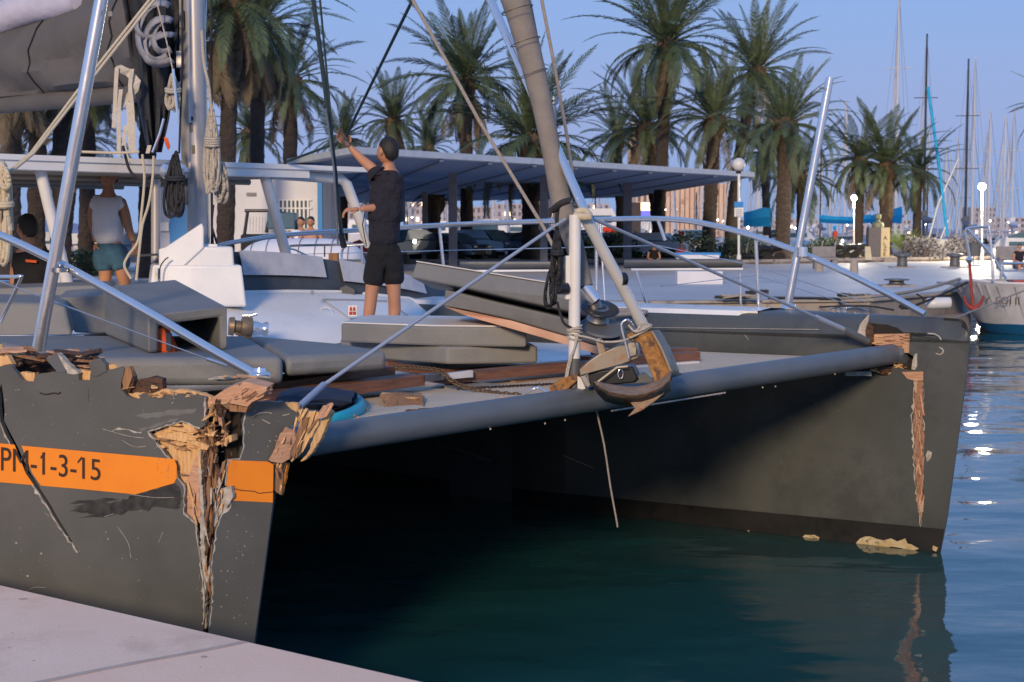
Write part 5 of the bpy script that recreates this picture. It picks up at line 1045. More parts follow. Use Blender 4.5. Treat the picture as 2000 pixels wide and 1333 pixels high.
# seated man seen from behind
D = 13.9
t = thing('person', 'seated man in black T-shirt with orange stripe seen from behind at the left', 'person', tuple(a_(66, 600)))
skin('body', [(a_(66, 600), .09), (a_(66, 550), .09), (a_(62, 505), .10), (a_(56, 480), .065), (a_(55, 474), .06), (a_(54, 466, -.02), .055), (a_(53, 462), .05), (a_(53, 460), .045), (a_(92, 505), .07), (a_(98, 545), .055), (a_(96, 580, -.1), .045), (a_(88, 590, -.3), .03), (a_(34, 505), .07), (a_(30, 545), .055), (a_(32, 580, -.1), .045), (a_(46, 592, -.3), .03), (a_(80, 606, -.4), .085), (a_(82, 640, -.45), .05), (a_(52, 606, -.4), .085), (a_(50, 640, -.45), .05)],
     chain(0, 1, 2, 3, 4, 5, 6, 7) + chain(2, 8, 9, 10, 11) + chain(2, 12, 13, 14, 15) + chain(0, 16, 17) + chain(0, 18, 19), 'skin', t)
skin('t_shirt', [(a_(66, 612), .19), (a_(66, 550), .19), (a_(63, 510), .19), (a_(58, 484), .105), (a_(92, 506), .09), (a_(98, 535), .078), (a_(34, 506), .09), (a_(31, 535), .078)], chain(0, 1, 2, 3) + chain(2, 4, 5) + chain(2, 6, 7), 'black_cloth', t)
head(t, a_(53, 446), (-.75, .62, 0), 1.08)
MB().slab([at(50, 507, 13.72), at(71, 509, 13.72), at(71, 514, 13.72), at(50, 512, 13.72)], Vector((0, .01, 0))).build('orange_print', M['orange_f'], t)
# ================================================================ setting: water, quays
def water_mat():
    m = bpy.data.materials.new('harbour_water'); m.use_nodes = True; n = m.node_tree.nodes; L = m.node_tree.links; b = n['Principled BSDF']
    b.inputs['Base Color'].default_value = (.014, .078, .078, 1); b.inputs['Subsurface Weight'].default_value = .9; b.inputs['Subsurface Radius'].default_value = (.6, 1.0, 1.0); b.inputs['Subsurface Scale'].default_value = 1.2; b.inputs['Roughness'].default_value = .03; b.inputs['IOR'].default_value = 1.6
    tc = n.new('ShaderNodeTexCoord'); out = None
    hs = []
    for s, st, w_ in ((.5, (1, 1.5, 1), 1.0), (1.7, (1, 1.7, 1), .16), (6, (1, 2.2, 1), .018)):
        mp = n.new('ShaderNodeMapping'); mp.inputs['Scale'].default_value = st; L.new(tc.outputs['Object'], mp.inputs[0])
        no = n.new('ShaderNodeTexNoise'); no.inputs['Scale'].default_value = s; no.inputs['Detail'].default_value = 1.5; no.inputs['Roughness'].default_value = .4; L.new(mp.outputs[0], no.inputs[0])
        mu = n.new('ShaderNodeMath'); mu.operation = 'MULTIPLY'; mu.inputs[1].default_value = w_; L.new(no.outputs[0], mu.inputs[0]); hs.append(mu)
    a = n.new('ShaderNodeMath'); L.new(hs[0].outputs[0], a.inputs[0]); L.new(hs[1].outputs[0], a.inputs[1])
    c = n.new('ShaderNodeMath'); L.new(a.outputs[0], c.inputs[0]); L.new(hs[2].outputs[0], c.inputs[1])
    bp = n.new('ShaderNodeBump'); bp.inputs['Strength'].default_value = 1; bp.inputs['Distance'].default_value = .085; L.new(c.outputs[0], bp.inputs['Height']); L.new(bp.outputs[0], b.inputs['Normal'])
    return m
M['water'] = water_mat()
water = MB().add([(-900, 2, 0), (900, 2, 0), (900, 1400, 0), (-900, 1400, 0)], [(0, 1, 2, 3)]).build('water', M['water'], kind='structure')
M['stone'] = mat('quay_stone', (.84, .59, .43), (.88, .64, .48), rough=.85, scale=3, bump=.35, bscale=60, c3=(.70, .49, .35), t3=(.52, .66), s3=1.4, fine=.10, bdist=.004)
M['stone2'] = mat('pinkish_quay_stone', (.87, .57, .40), (.89, .61, .44), rough=.85, scale=3, bump=.35, bscale=60, fine=.10, bdist=.004)
M['quay_side'] = mat('stained_quay_wall', (.10, .095, .085), (.2, .185, .165), rough=.9, scale=3)
M['pave'] = mat('promenade_paving', (.48, .46, .45), (.54, .52, .51), rough=.55, scale=.5, c3=(.42, .40, .40), t3=(.45, .6), s3=.15, fine=.06)
M['kerb'] = mat('sandstone_kerb', (.38, .33, .29), (.30, .26, .23), rough=.9, scale=2, c3=(.2, .17, .15), t3=(.55, .65), s3=1.2)
M['soil'] = mat('dry_planting_bed', (.22, .16, .11), (.3, .22, .16), rough=1, scale=2, bump=.5)
# near quay: edge line between pixels
ZQ = .85
eA = atz(-400, 1056, ZQ); eB = atz(0, 1143, ZQ); eC = atz(830, 1333, ZQ)
ed_ = (eC - eB).normalized(); bk_ = Vector((ed_.y, -ed_.x, 0))
if bk_.y > 0: bk_ = -bk_
nq = MB().slab([eB - ed_ * 30 + bk_ * .02, eC + ed_ * 30 + bk_ * .02, eC + ed_ * 30 + bk_ * 40, eB - ed_ * 30 + bk_ * 40], -Z * .9)
for p in nq.v: p.z -= .03
near_quay = nq.build('near_quay', M['quay_side'], kind='structure')
# coping blocks with a joint where the photograph shows it
jo = atz(480, 1254, ZQ); ja = atz(90, 1330, ZQ); jd = (ja - jo).normalized()
j0 = (jo - eB).dot(ed_)
def cop(s0, s1, m, g=.010):
    a = eB + ed_ * (s0 + g); b = eB + ed_ * (s1 - g); return MB().slab([a, b, b + jd * 5.0, a + jd * 5.0], -Z * .14).build('coping_stone', M[m], near_quay, bevel=.004)
cop(j0 - 2.4, j0, 'stone'); cop(j0, j0 + 2.4, 'stone2'); cop(j0 - 4.8, j0 - 2.4, 'stone2'); cop(j0 + 2.4, j0 + 4.8, 'stone'); cop(j0 - 7.2, j0 - 4.8, 'stone'); cop(j0 + 4.8, j0 + 7.2, 'stone2')
# far promenade
edge = [(-60, 32), (-14, 33), (3, 33.5), (8.0, 34.5), (11.4, 39), (14.5, 48), (60, 52)]
P_ = [Vector((x, y, ZQ)) for x, y in edge]
prom = MB().slab(P_ + [Vector((140, 300, ZQ)), Vector((-200, 300, ZQ))], -Z * .2).build('promenade', M['pave'], kind='structure')
wl_ = MB(); cp_ = []
wl_.grid([[p + Z * .0 - Z * .02, p - Z * .25 + Vector((.0, -.0, 0)), p - Z * 1.4] for p in P_]); wl_.build('quay_wall', M['kerb'], prom, solid=.1)
rk = random.Random(2)
for i in range(len(P_) - 1):
    a, b = P_[i], P_[i + 1]; n_ = max(1, int((b - a).length / 1.9)); dv = (b - a) / n_; nn = Vector((dv.y, -dv.x, 0)).normalized()
    if a.x < -20 or a.x > 20: continue
    for k in range(n_):
        p = a + dv * k; q = a + dv * (k + .985)
        MB().slab([p + nn * .12, q + nn * .12, q - nn * .45, p - nn * .45], Z * (.05 + rk.uniform(0, .012))).build('edge_stone', M['kerb'], prom, bevel=.02)
lw = [Vector((p.x, p.y - .9, .38)) for p in P_[1:5]]
MB().grid([[p, p + Vector((0, .9, 0)), p + Vector((0, .9, -.5)), p + Vector((0, 0, -.6)), p] for p in lw]).build('lower_ledge', M['kerb'], prom)
# planting bed and its kerb
bed = MB().slab([Vector((x, y, ZQ + .004)) for x, y in [(-25, 78), (8.5, 70), (26, 82), (60, 92), (60, 100), (20, 104), (-25, 95)]], Z * .10).build('planting_bed', M['soil'], kind='structure')
bk = [(-25, 78), (8.5, 70), (26, 82), (60, 92)]
for i in range(3):
    a = Vector((bk[i][0], bk[i][1], ZQ)); b = Vector((bk[i + 1][0], bk[i + 1][1], ZQ)); n_ = int((b - a).length / 2.2); dv = (b - a) / n_
    for k in range(n_):
        p = a + dv * k; q = a + dv * (k + .98); MB().slab([p, q, q + Vector((-.05, .35, 0)), p + Vector((-.05, .35, 0))], Z * .22).build('kerb_stone', M['kerb'], bed)
far_land = MB().slab([Vector(p) for p in [(-400, 230, .6), (-20, 260, .6), (160, 330, .6), (700, 500, .6), (700, 900, .6), (-400, 900, .6)]], -Z * .8).build('far_shore', M['kerb'], kind='structure')
hills_m = mat('hazy_hill', (.22, .27, .40), (.24, .29, .42), rough=1, scale=.02)  # haze put into the bluish hill colour
hr_ = []
for i in range(60):
    x = -500 + i * 22; h_ = 5 + 4 * math.sin(i * .31) + 3 * math.sin(i * .9 + 1); hr_.append([Vector((x, 960, -1)), Vector((x, 1000, h_ * .6)), Vector((x, 1060, h_))])
MB().grid(hr_).build('hills', hills_m, kind='structure')

# marks on the near coping stones
rq_ = random.Random(9); cr_ = MB(); M['stain'] = mat('quay_stain', (.46, .34, .27), (.56, .42, .33), rough=.95, scale=9)
for k in range(70):
    a = eB + ed_ * rq_.uniform(-1, 3.5) + jd * rq_.uniform(.05, 1.6); r_ = rq_.choice([.004, .006, .01, .02])
    cr_.slab([a + Vector((math.cos(q) * r_ * rq_.uniform(.5, 1.2), math.sin(q) * r_ * rq_.uniform(.5, 1.2), .0012)) for q in (0, 1, 2, 3, 4, 5)], Z * .0008)
a = jo + ed_ * .0; pts = [a + jd * t + ed_ * (.006 * math.sin(t * 9) - .016) for t in [.1 * i for i in range(20)]]
for i in range(19): cr_.slab([pts[i] + Z * .0012, pts[i + 1] + Z * .0012, pts[i + 1] + ed_ * .034 + Z * .0012, pts[i] + ed_ * .034 + Z * .0012], Z * .0006)
cr_.build('stain', M['stain'], near_quay, kind='stuff')
# ================================================================ palms
random.seed(21)
M['frond'] = mat('palm_frond_green', (.042, .066, .036), (.08, .112, .052), rough=.6, scale=1.2, detail=3, c3=(.12, .11, .05), t3=(.66, .76), s3=.8)
M['frond_dead'] = mat('dry_palm_frond', (.10, .078, .052), (.17, .135, .09), rough=.9, scale=2)
M['trunk'] = mat('palm_trunk_bark', (.032, .025, .023), (.07, .052, .043), rough=.95, scale=5, stretch=(1, 1, 3.5), bump=1, bscale=14, bdist=.06)
M['trunk_s'] = mat('sunlit_palm_trunk', (.06, .045, .036), (.12, .09, .068), rough=.95, scale=5, stretch=(1, 1, 3.5), bump=1, bscale=14, bdist=.06)  # brighter copy of the bark, sunlight put into the colour
M['boots'] = mat('old_frond_bases', (.07, .046, .03), (.12, .08, .048), rough=.95, scale=8, bump=1, bscale=20, bdist=.05)
def frond_mesh(name, L, droop, m, n=46, lf=.56, seed=0, hang=.0, wid=.08):
    rg = random.Random(seed); mb = MB(); pts = []; p = Vector((0, 0, 0)); ang = 0.0
    for i in range(n + 1):
        t = i / n; pts.append(p.copy()); an = -droop * t ** 1.4; p = p + Vector((math.cos(an), 0, math.sin(an))) * (L / n)
    mb.tube(pts[::6] + [pts[-1]], [.035, .02, .006], 4)
    for i in range(4, n):
        t = i / n; l = lf * (math.sin(math.pi * min(1, t * .93 + .1)) ** .6) * rg.uniform(.8, 1.1)
        tg = (pts[i + 1] - pts[i]).normalized() if i < n else tg
        upv = Vector((-tg.z, 0, tg.x))
        for s in (-1, 1):
            dr = Vector((tg.x * .75 + upv.x * .18, s * .8, tg.z * .75 + upv.z * .18 - hang - rg.uniform(0, .28))).normalized()
            a = pts[i] + Vector((0, 0, 0)); wv = tg * wid * rg.uniform(.7, 1.2); mid = a + dr * l * .55 + Vector((0, 0, .01)); e = a + dr * l + Vector((0, 0, -.10 * l - hang * .3 * l))
            b = len(mb.v); mb.v += [a - wv * .35, a + wv * .35, mid + wv * .5, mid - wv * .5, e]; mb.f += [(b, b + 1, b + 2, b + 3), (b + 3, b + 2, b + 4)]
    o = mb.build(name, M[m]); me = o.data; bpy.data.objects.remove(o); return me
FM = [frond_mesh('frond', 4.3, .9, 'frond', seed=1), frond_mesh('frond', 4.0, 1.4, 'frond', seed=2, hang=.1), frond_mesh('frond', 4.5, .45, 'frond', seed=3), frond_mesh('frond', 3.7, 1.8, 'frond', seed=4, hang=.25)]
DM = [frond_mesh('dry_frond', 3.2, 1.0, 'frond_dead', seed=5, hang=.5, n=34), frond_mesh('dry_frond', 2.7, .6, 'frond_dead', seed=6, hang=.6, n=30)]
PG = 'palm trees along the promenade'
def palm(label, base, top, r, R_, seed=0, n=52, dead=6, boots=True, tm='trunk', lean=0, up=0, trunk=True):
    """base, top in pixels with depth: (u, v, d)"""
    rg = random.Random(seed * 7 + 1); up = up + rg.uniform(-.12, .10); spn = rg.uniform(.85, 1.2); b = at(*base); tp = at(*top); t = thing('palm_tree', label, 'palm tree', tuple(b), PG)
    if trunk:
        k = 12; P = []
        for i in range(k + 1):
            s_ = i / k; P.append(b.lerp(tp, s_) + Vector((lean * math.sin(math.pi * s_), 0, 0)))
        mb = MB(); rr = [r * 1.25 if i == 0 else r * rg.uniform(.94, 1.06) * (1 - .12 * i / k) for i in range(k + 1)]
        fine_ = smooth_path(P, 5); mb.tube(fine_, [x for x in rr], 14)
        for i in range(14, len(mb.v)): mb.v[i] += Vector((rg.uniform(-1, 1), rg.uniform(-1, 1), 0)) * r * .07
        mb.build('trunk', M[tm], t)
    if boots:
        mb = MB(); mb.lathe([(r * .8, -1.1), (r * 1.35, -.75), (r * 1.7, -.3), (r * 1.5, .1), (r * .6, .45)], tp, 12)
        for i in range(len(mb.v)): mb.v[i] += Vector((rg.uniform(-1, 1), rg.uniform(-1, 1), rg.uniform(-1, 1))) * r * .18
        for q in range(34):
            a = rg.uniform(0, 6.28); z = rg.uniform(-1.0, .2); c = tp + Vector((math.cos(a) * r * 1.3, math.sin(a) * r * 1.3, z)); o_ = Vector((math.cos(a), math.sin(a), rg.uniform(.6, 1.4))).normalized()
            mb.tube([c, c + o_ * rg.uniform(.15, .35)], [.05, .02], 4)
        mb.build('crown_base', M['boots'], t)
    sc0 = R_ * 1.13 / 4.0; n = int(n * .97)
    for i in range(n):
        ph = i * 2.39996 + rg.uniform(-.25, .25); s_ = (i + .5) / n; el = 1.45 - 1.95 * s_ ** spn + up; el += rg.uniform(-.2, .2)
        me = FM[0 if .25 < s_ < .6 else (2 if s_ <= .25 else rg.choice([1, 3]))]
        o = bpy.data.objects.new('frond', me); sc.collection.objects.link(o); o.parent = t
        o.location = tp - b + Vector((math.cos(ph), math.sin(ph), 0)) * r * .5 + Z * (.25 - .3 * s_)
        q = Euler((rg.uniform(-.35, .35), 0, 0)).to_quaternion(); q = Euler((0, -el, 0)).to_quaternion() @ q; q = Euler((0, 0, ph)).to_quaternion() @ q
        o.rotation_euler = q.to_euler(); f = sc0 * rg.uniform(.75, 1.15) * (.82 if s_ < .12 else 1); o.scale = (f, f, f)
    for i in range(dead):
        ph = rg.uniform(0, 6.28); el = rg.uniform(-1.45, -.9); o = bpy.data.objects.new('dry_frond', rg.choice(DM)); sc.collection.objects.link(o); o.parent = t
        o.location = tp - b + Vector((math.cos(ph), math.sin(ph), 0)) * r * .8 - Z * .5
        q = Euler((0, 0, ph)).to_quaternion() @ Euler((0, -el, 0)).to_quaternion() @ Euler((rg.uniform(-1, 1), 0, 0)).to_quaternion(); o.rotation_euler = q.to_euler(); f = sc0 * rg.uniform(.7, 1.05); o.scale = (f, f, f)
    return t
def bv(d, z=.85): return 450 + (H - z) * F / d
# label, base u, top u, top v, depth, trunk radius, crown radius, dead fronds
palm('tallest palm, standing centre right above the end of the shade roof', (1283, bv(88), 88), (1303, 88, 88), .38, 5.0, 1, 60, 5)
palm('palm with wide crown behind the furled sail, left of it', (912, bv(85), 85), (910, 160, 85), .36, 4.3, 2, 62, 14)
palm('short palm whose crown shows right behind the furled sail', (1036, bv(76), 76), (1036, 275, 76), .45, 4.6, 3, 56, 5)
palm('palm with upright bright fronds between the tallest palm and the globe lamp', (1382, bv(86), 86), (1396, 235, 86), .40, 3.6, 4, 56, 4, up=.12)
palm('palm on a leaning trunk directly behind the globe lamp', (1425, bv(92), 92), (1478, 140, 92), .36, 3.8, 5, 54, 5, lean=-.3)
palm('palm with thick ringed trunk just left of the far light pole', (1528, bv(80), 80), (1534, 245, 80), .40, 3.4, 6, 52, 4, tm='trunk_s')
palm('slim low palm between the thick ringed trunk and the far light pole', (1563, bv(96), 96), (1563, 345, 96), .25, 3.3, 7, 44, 4)
palm('left palm of the row behind the bust, beside the small lamp', (1675, bv(95), 95), (1680, 315, 95), .30, 3.2, 8, 46, 4)
palm('dense round palm right behind the bust monument', (1729, bv(95), 95), (1732, 325, 95), .40, 3.5, 9, 56, 4)
palm('right palm of the row behind the bust, leaning fronds to the right', (1789, bv(98), 98), (1794, 335, 98), .28, 2.9, 10, 44, 5)
palm('hidden low palm below the tallest palm crown', (1292, bv(97), 97), (1262, 250, 97), .40, 4.0, 11, 54, 5)
palm('fine palm seen between the man and the dark halyards at centre left', (672, bv(105), 105), (672, 270, 105), .28, 3.1, 12, 46, 4)
palm('palm with shaggy brown skirt behind the man', (772, bv(95), 95), (768, 238, 95), .32, 3.0, 13, 50, 12)
palm('palm with curved fronds left of the dark halyards', (548, bv(72), 72), (566, 160, 72), .35, 3.0, 14, 50, 8, lean=.2)
palm('small palm visible beneath the shade roof right of the man', (850, bv(100), 100), (850, 390, 100), .38, 1.9, 15, 34, 2)
palm('distant palm low behind the man', (838, bv(125), 125), (838, 288, 125), .30, 3.4, 16, 44, 3)
palm('palm with long hanging skirt just right of the mast', (438, bv(48), 48), (452, 10, 48), .28, 3.2, 17, 60, 34)
palm('palm right of the skirted one, its trunk hidden by brown fronds', (500, bv(60), 60), (505, 60, 60), .3, 3.2, 18, 54, 34)
palm('low green palm in the gap left of the mast', (120, bv(70), 70), (150, 270, 70), .3, 2.9, 19, 44, 5)
palm('low palm behind the hardtop, right of the mast', (486, bv(82), 82), (490, 262, 82), .3, 2.6, 20, 44, 6)
for i, (u, d, tp_) in enumerate(((18, 44, 90), (70, 50, 70), (118, 46, 40), (168, 56, 90), (285, 52, 60), (-40, 48, 60))):
    palm(['leftmost palm behind the stowed sail', 'second palm from the left behind the stowed sail', 'third palm from the left behind the stowed sail', 'palm behind the near light pole', 'palm behind the hanging dark sail', 'palm cut by the left picture edge'][i], (u, bv(d), d), (u + 6, tp_, d), .30, 3.3, 30 + i, 46, 30)
palm('palm whose frond tips enter at the right picture edge', (2075, bv(70), 70), (2078, 215, 70), .35, 2.4, 40, 44, 3)
palm('low crown filling the gap right of the globe lamp', (1500, bv(110), 110), (1492, 300, 110), .3, 3.6, 41, 44, 3)
palm('low crown left of the tallest trunk above the shade roof', (1215, bv(104), 104), (1205, 270, 104), .3, 3.2, 42, 44, 3)
# ================================================================ promenade furniture
M['canopy'] = mat('slate_blue_shade_fabric', (.28, .34, .43), (.32, .38, .48), rough=.8, scale=.6, fine=.1)
M['fascia'] = mat('pale_roof_fascia', (.40, .45, .52), (.48, .52, .58), rough=.6, scale=3)
M['concrete'] = mat('grey_post', (.20, .19, .20), (.26, .25, .26), rough=.8, scale=4)
M['glassw'] = mat('car_glass', (.07, .13, .16), rough=.12)  # reflected sky put into the bluish glass colour
M['tyre'] = mat('tyre_rubber', (.012, .012, .012), rough=.8)
M['blue_t'] = mat('bright_blue_trim', (.01, .20, .52), rough=.5)
M['wallw'] = mat('white_render_wall', (.62, .62, .66), (.68, .68, .72), rough=.85, scale=2)
M['lampw'] = mat('lamp_globe', (.6, .58, .56), rough=.3)
M['lit'] = mat('lit_lamp', (1, 1, 1), emit=(1, .93, .75), es=80)
M['lit2'] = mat('lit_small_lamp', (1, 1, 1), emit=(1, .95, .85), es=14)
t = thing('shade_roof', 'large flat slate blue shade roof on grey posts across the middle', 'canopy', tuple(atz(1050, 340, .85) if 0 else at(1050, bv(70), 70)))
ZR = 4.72
NL = atz(690, 300, ZR); RT = atz(1474, 346, ZR); FR_ = atz(1240, 386, ZR); FL_ = atz(560, 400, ZR); NLL = atz(560, 322, ZR)
def inset(p, k=.975): c = (NL + RT + FR_ + FL_) / 4; return c + (p - c) * k
RF = (NL, RT, FR_, FL_, NLL)
MB().slab(RF, Z * .20, holes=[[inset(p) for p in RF]]).build('roof_fascia', M['fascia'], t)
MB().slab([inset(p, .99) + Z * .02 for p in RF], Z * .004).build('roof_fabric', M['canopy'], t)
_n = M['canopy'].node_tree; _b = _n.nodes['Principled BSDF']; _t = _n.nodes.new('ShaderNodeBsdfTranslucent'); _t.inputs[0].default_value = (.32, .37, .46, 1); _m = _n.nodes.new('ShaderNodeMixShader'); _m.inputs[0].default_value = .6
_n.links.new(_b.outputs[0], _m.inputs[1]); _n.links.new(_t.outputs[0], _m.inputs[2]); _n.links.new(_m.outputs[0], _n.nodes['Material Output'].inputs[0])
for k in range(9):
    a = NL.lerp(RT, .06 + k * .1); b = FL_.lerp(FR_, .06 + k * .1); MB().hexa([a - Z * .06, a - Z * .06 + Vector((.12, 0, 0)), b - Z * .06 + Vector((.12, 0, 0)), b - Z * .06], [a - Z * .10, a - Z * .10 + Vector((.12, 0, 0)), b - Z * .10 + Vector((.12, 0, 0)), b - Z * .10]).build('roof_beam', M['canopy'], t)
for (u, d, w_) in ((885, 60, .32), (1225, 72, .38), (830, 90, .3), (1040, 100, .3), (732, 62, .3), (1062, 62, .3)):
    b = at(u, bv(d), d); MB().box(b + Z * ((ZR - .85) / 2 - .04), (w_, w_, ZR - .90)).build('post', M['concrete'], t)
M['pinkwall'] = mat('pinkish_column', (.42, .31, .30), (.48, .37, .35), rough=.8, scale=2)
b = at(1235, bv(90), 90); t = MB().box(b + Z * 1.6, (.9, .9, 3.2)).build('stone_column', M['pinkwall']); tag(t, 'pinkish square column behind the roof post, left of the tallest palm trunk', 'column')
# white building with blue trim
d = 52; x0 = at(300, 450, d).x; x1 = at(622, 450, d).x
t = thing('white_building', 'low white harbour building with a blue corner and barred window', 'building', (at(520, 450, d).x, d, ZQ))
MB().box(((x0 + x1) / 2, d + 3, ZQ + 1.9), (x1 - x0, 6, 3.8)).build('wall', M['wallw'], t)
MB().box((x1 + .07, d - .03, ZQ + 1.9), (.16, .2, 3.8)).build('corner_trim', M['blue_t'], t)
MB().box((at(360, 450, d).x, d - .06, ZQ + 1.3), (.95, .1, 3.0)).build('blue_door', M['blue_t'], t)
wx0, wx1 = at(536, 450, d).x, at(604, 450, d).x; wz1 = at(536, 391, d).z; wz0 = at(536, 452, d).z
MB().box(((wx0 + wx1) / 2, d - .015, (wz0 + wz1) / 2), (wx1 - wx0, .04, wz1 - wz0)).build('window', M['glassw'], t)
for k in range(9): MB().box((wx0 + (wx1 - wx0) * (k + .2) / 8.4, d - .06, (wz0 + wz1) / 2), (.06, .03, wz1 - wz0)).build('window_bar', M['white_m'], t)
for z in (wz1, wz1 - .28, wz0 + .05): MB().box(((wx0 + wx1) / 2, d - .06, z), (wx1 - wx0 + .2, .035, .05)).build('window_bar', M['white_m'], t)
MB().box((at(492, 450, d).x, d - .03, at(492, 380, d).z), (.32, .05, .11)).build('wall_sign', M['concrete'], t)
MB().box((at(322, 450, d).x, d - .14, at(322, 443, d).z), (.34, .03, .3)).build('notice', M['white_m'], t)
# small open buggy in front of it
d = 47; t = thing('utility_buggy', 'dark open roofed buggy parked before the white building', 'buggy', tuple(at(520, bv(d), d)))
for (u0, v0, u1, v1) in ((478, 412, 530, 412), (484, 412, 476, 470), (528, 414, 520, 455), (578, 430, 580, 470), (530, 414, 574, 420)): tb([at(u0, v0, d), at(u1, v1, d)], .05, 'black', 'frame_bar', t)
MB().box(at(553, 432, d + .2), (.85, .9, .5)).build('cab_window', M['glassw'], t, bevel=.05); MB().box(at(530, 475, d + .3), (1.7, 1.2, .55)).build('tub', M['tyre'], t, bevel=.08)
for k in range(7): tb([at(489 + k * 6, 424, d + .1), at(488 + k * 6, 455, d + .1)], .008, 'concrete', 'mesh_wire', t, seg=4)
for u in (505, 560): MB().tube([at(u, 505, d - .3), at(u, 505, d - .05)], .3, 16).build('wheel', M['tyre'], t)
# covered tender
d = 30; t = thing('covered_tender', 'white ribbed cover domed over a small boat behind the windscreen', 'boat cover', tuple(at(600, 512, d)))
def dome(t_, y): 
    u = 466 + 250 * t_; k = (1 - (2 * t_ - 1) ** 4) ** .5; return [at(u + 6 * math.cos(a) * 0, 516, d) + Vector((0, -math.cos(a) * .7 * k, math.sin(a) * .50 * k)) for a in [math.pi * i / 12 for i in range(13)]]
MB().grid([dome(i / 24, 0) for i in range(25)]).build('cover', M['wallw'], t, smooth=True)
for i in range(1, 8): MB().tube([p + Vector((0, 0, .004)) for p in dome(i / 8, 0)], .012, 5).build('cover_rib', M['blue_t'] if 0 else M['concrete'], t)
MB().tube([at(470, 516, d - .7), at(710, 516, d - .7)], .09, 10).build('gunwale', M['grey'], t)
# ---- cars
def car_proto(kind):
    L, Wd, Ht = (4.2, 1.78, 1.46) if kind == 'hatch' else (4.6, 1.85, 1.62)
    r = bpy.data.objects.new('parked_car', None); sc.collection.objects.link(r)
    pr = [(-.5, .28), (-.5, .52), (-.47, .60), (-.30, .645), (-.16, .97), (-.08, 1.0), (.22, 1.0), (.36, .90), (.47, .66), (.50, .58), (.5, .3)]
    mb = MB(); rows = []
    for y, k, zk in ((-.5, .97, 0), (-.47, 1, 0), (-.2, 1, 0), (.2, 1, 0), (.47, 1, 0), (.5, .97, 0)):
        rows.append([Vector((x * L * k, y * Wd * (1 - max(0, z - .62) * .55), z * Ht)) for x, z in pr])
    mb.grid(rows); n = len(pr)
    mb.f.append(tuple(range(n))); mb.f.append(tuple(5 * n + i for i in reversed(range(n))))
    body = mb.build('body', CARM[0], None, smooth=True, angle=35); body.parent = r
    def sub(mb_, nm, m_): o = mb_.build(nm, m_); o.parent = r; return o
    gx = [(-.275, .67), (-.165, .95), (.20, .96), (.33, .87), (.39, .67)]
    for s in (-1, 1):
        sub(MB().slab([Vector((x * L, s * Wd * .5 * (1 - max(0, z - .62) * .8) * 1.01 + s * .01, z * Ht)) for x, z in gx], Vector((0, -s * .02, 0))), 'side_window', M['glassw'])
        for x in (-.31, .31): sub(MB().tube([Vector((x * L, s * Wd * .5, .32)), Vector((x * L, s * Wd * .40, .32))], .33, 18), 'wheel', M['tyre'])
        sub(MB().box((-.485 * L, s * Wd * .36, .52 * Ht), (.12, .3, .13)), 'headlight', M['white_m']); sub(MB().box((.488 * L, s * Wd * .38, .56 * Ht), (.1, .22, .2)), 'tail_light', M['red'])
    f = lambda a, b, w_: [Vector((a[0] * L, -w_ * Wd, a[1] * Ht)), Vector((a[0] * L, w_ * Wd, a[1] * Ht)), Vector((b[0] * L, w_ * .88 * Wd, b[1] * Ht)), Vector((b[0] * L, -w_ * .88 * Wd, b[1] * Ht))]
    sub(MB().slab(f((-.31, .66), (-.175, .965), .44), Vector((-.03, 0, .02))), 'windscreen', M['glassw']); sub(MB().slab(f((.475, .67), (.375, .90), .42), Vector((.03, 0, .02))), 'rear_window', M['glassw'])
    return r
CARM = [mat('car_paint_dark_teal', (.03, .08, .11), rough=.25, coat=1), mat('car_paint_silver', (.35, .37, .4), rough=.3, metal=.5), mat('car_paint_white', (.6, .6, .62), rough=.3, coat=1), mat('car_paint_black', (.03, .035, .045), rough=.2, coat=1), mat('car_paint_blue', (.04, .10, .2), rough=.25, coat=1)]
protos = {k: car_proto(k) for k in ('hatch', 'suv')}
def car(label, u, d, rot, kind, m):
    o = copy_tree(protos[kind]); o.location = at(u, bv(d), d); o.location.z = ZQ + .01; o.rotation_euler = (0, 0, R(rot)); tag(o, label, 'car', 'cars parked behind the promenade')
    for c in o.children:
        if c.name.startswith('body'): c.data = c.data.copy(); c.data.materials[0] = CARM[m]
car('silver hatchback seen from behind just right of the man', 785, 74, 65, 'suv', 1)
car('dark hatchback right of the silver one, facing right of the man', 872, 76, 150, 'hatch', 3)
car('dark blue car behind the left post of the shade roof', 944, 84, 140, 'suv', 4)
car('teal car half behind the leaning rope, centre', 1000, 90, 150, 'hatch', 0)
car('dark car seen between the palm trunk and the furled sail', 1075, 84, 165, 'suv', 3)
car('blue grey car right of the white bow post', 1160, 86, 20, 'hatch', 4)
car('white car with its front wheel beside the pinkish column', 1275, 84, 160, 'hatch', 2)
car('pale blue van front under the red post', 1352, 104, 100, 'suv', 2)
car('white car behind the near light pole', 150, 62, 10, 'hatch', 2)
car('silver car behind the man in white T-shirt', 262, 60, 20, 'hatch', 1)
car('white car at the far left behind the seated man', 20, 58, 15, 'suv', 2)
car('dark car far back by the hedge', 1120, 104, 10, 'suv', 0)
for r_ in protos.values():
    for c in list(r_.children): bpy.data.objects.remove(c)
    bpy.data.objects.remove(r_)
# red vehicle behind man
t = thing('red_scooter', 'red scooter with a lit lamp parked left of the man', 'scooter', tuple(at(700, bv(60), 60)))
MB().tube([at(690, 492, 60), at(700, 480, 60), at(712, 496, 60)], [.2, .25, .2], 10, smooth=3).build('body', M['red'], t, smooth=True)
for u in (688, 716): MB().tube([at(u, 524, 60), at(u, 524, 60.2)], .25, 14).build('wheel', M['tyre'], t)
MB().lathe([(.02, -.06), (.07, 0), (.02, .06)], at(693, 500, 59.6), 10).build('headlight', M['lit2'], t)
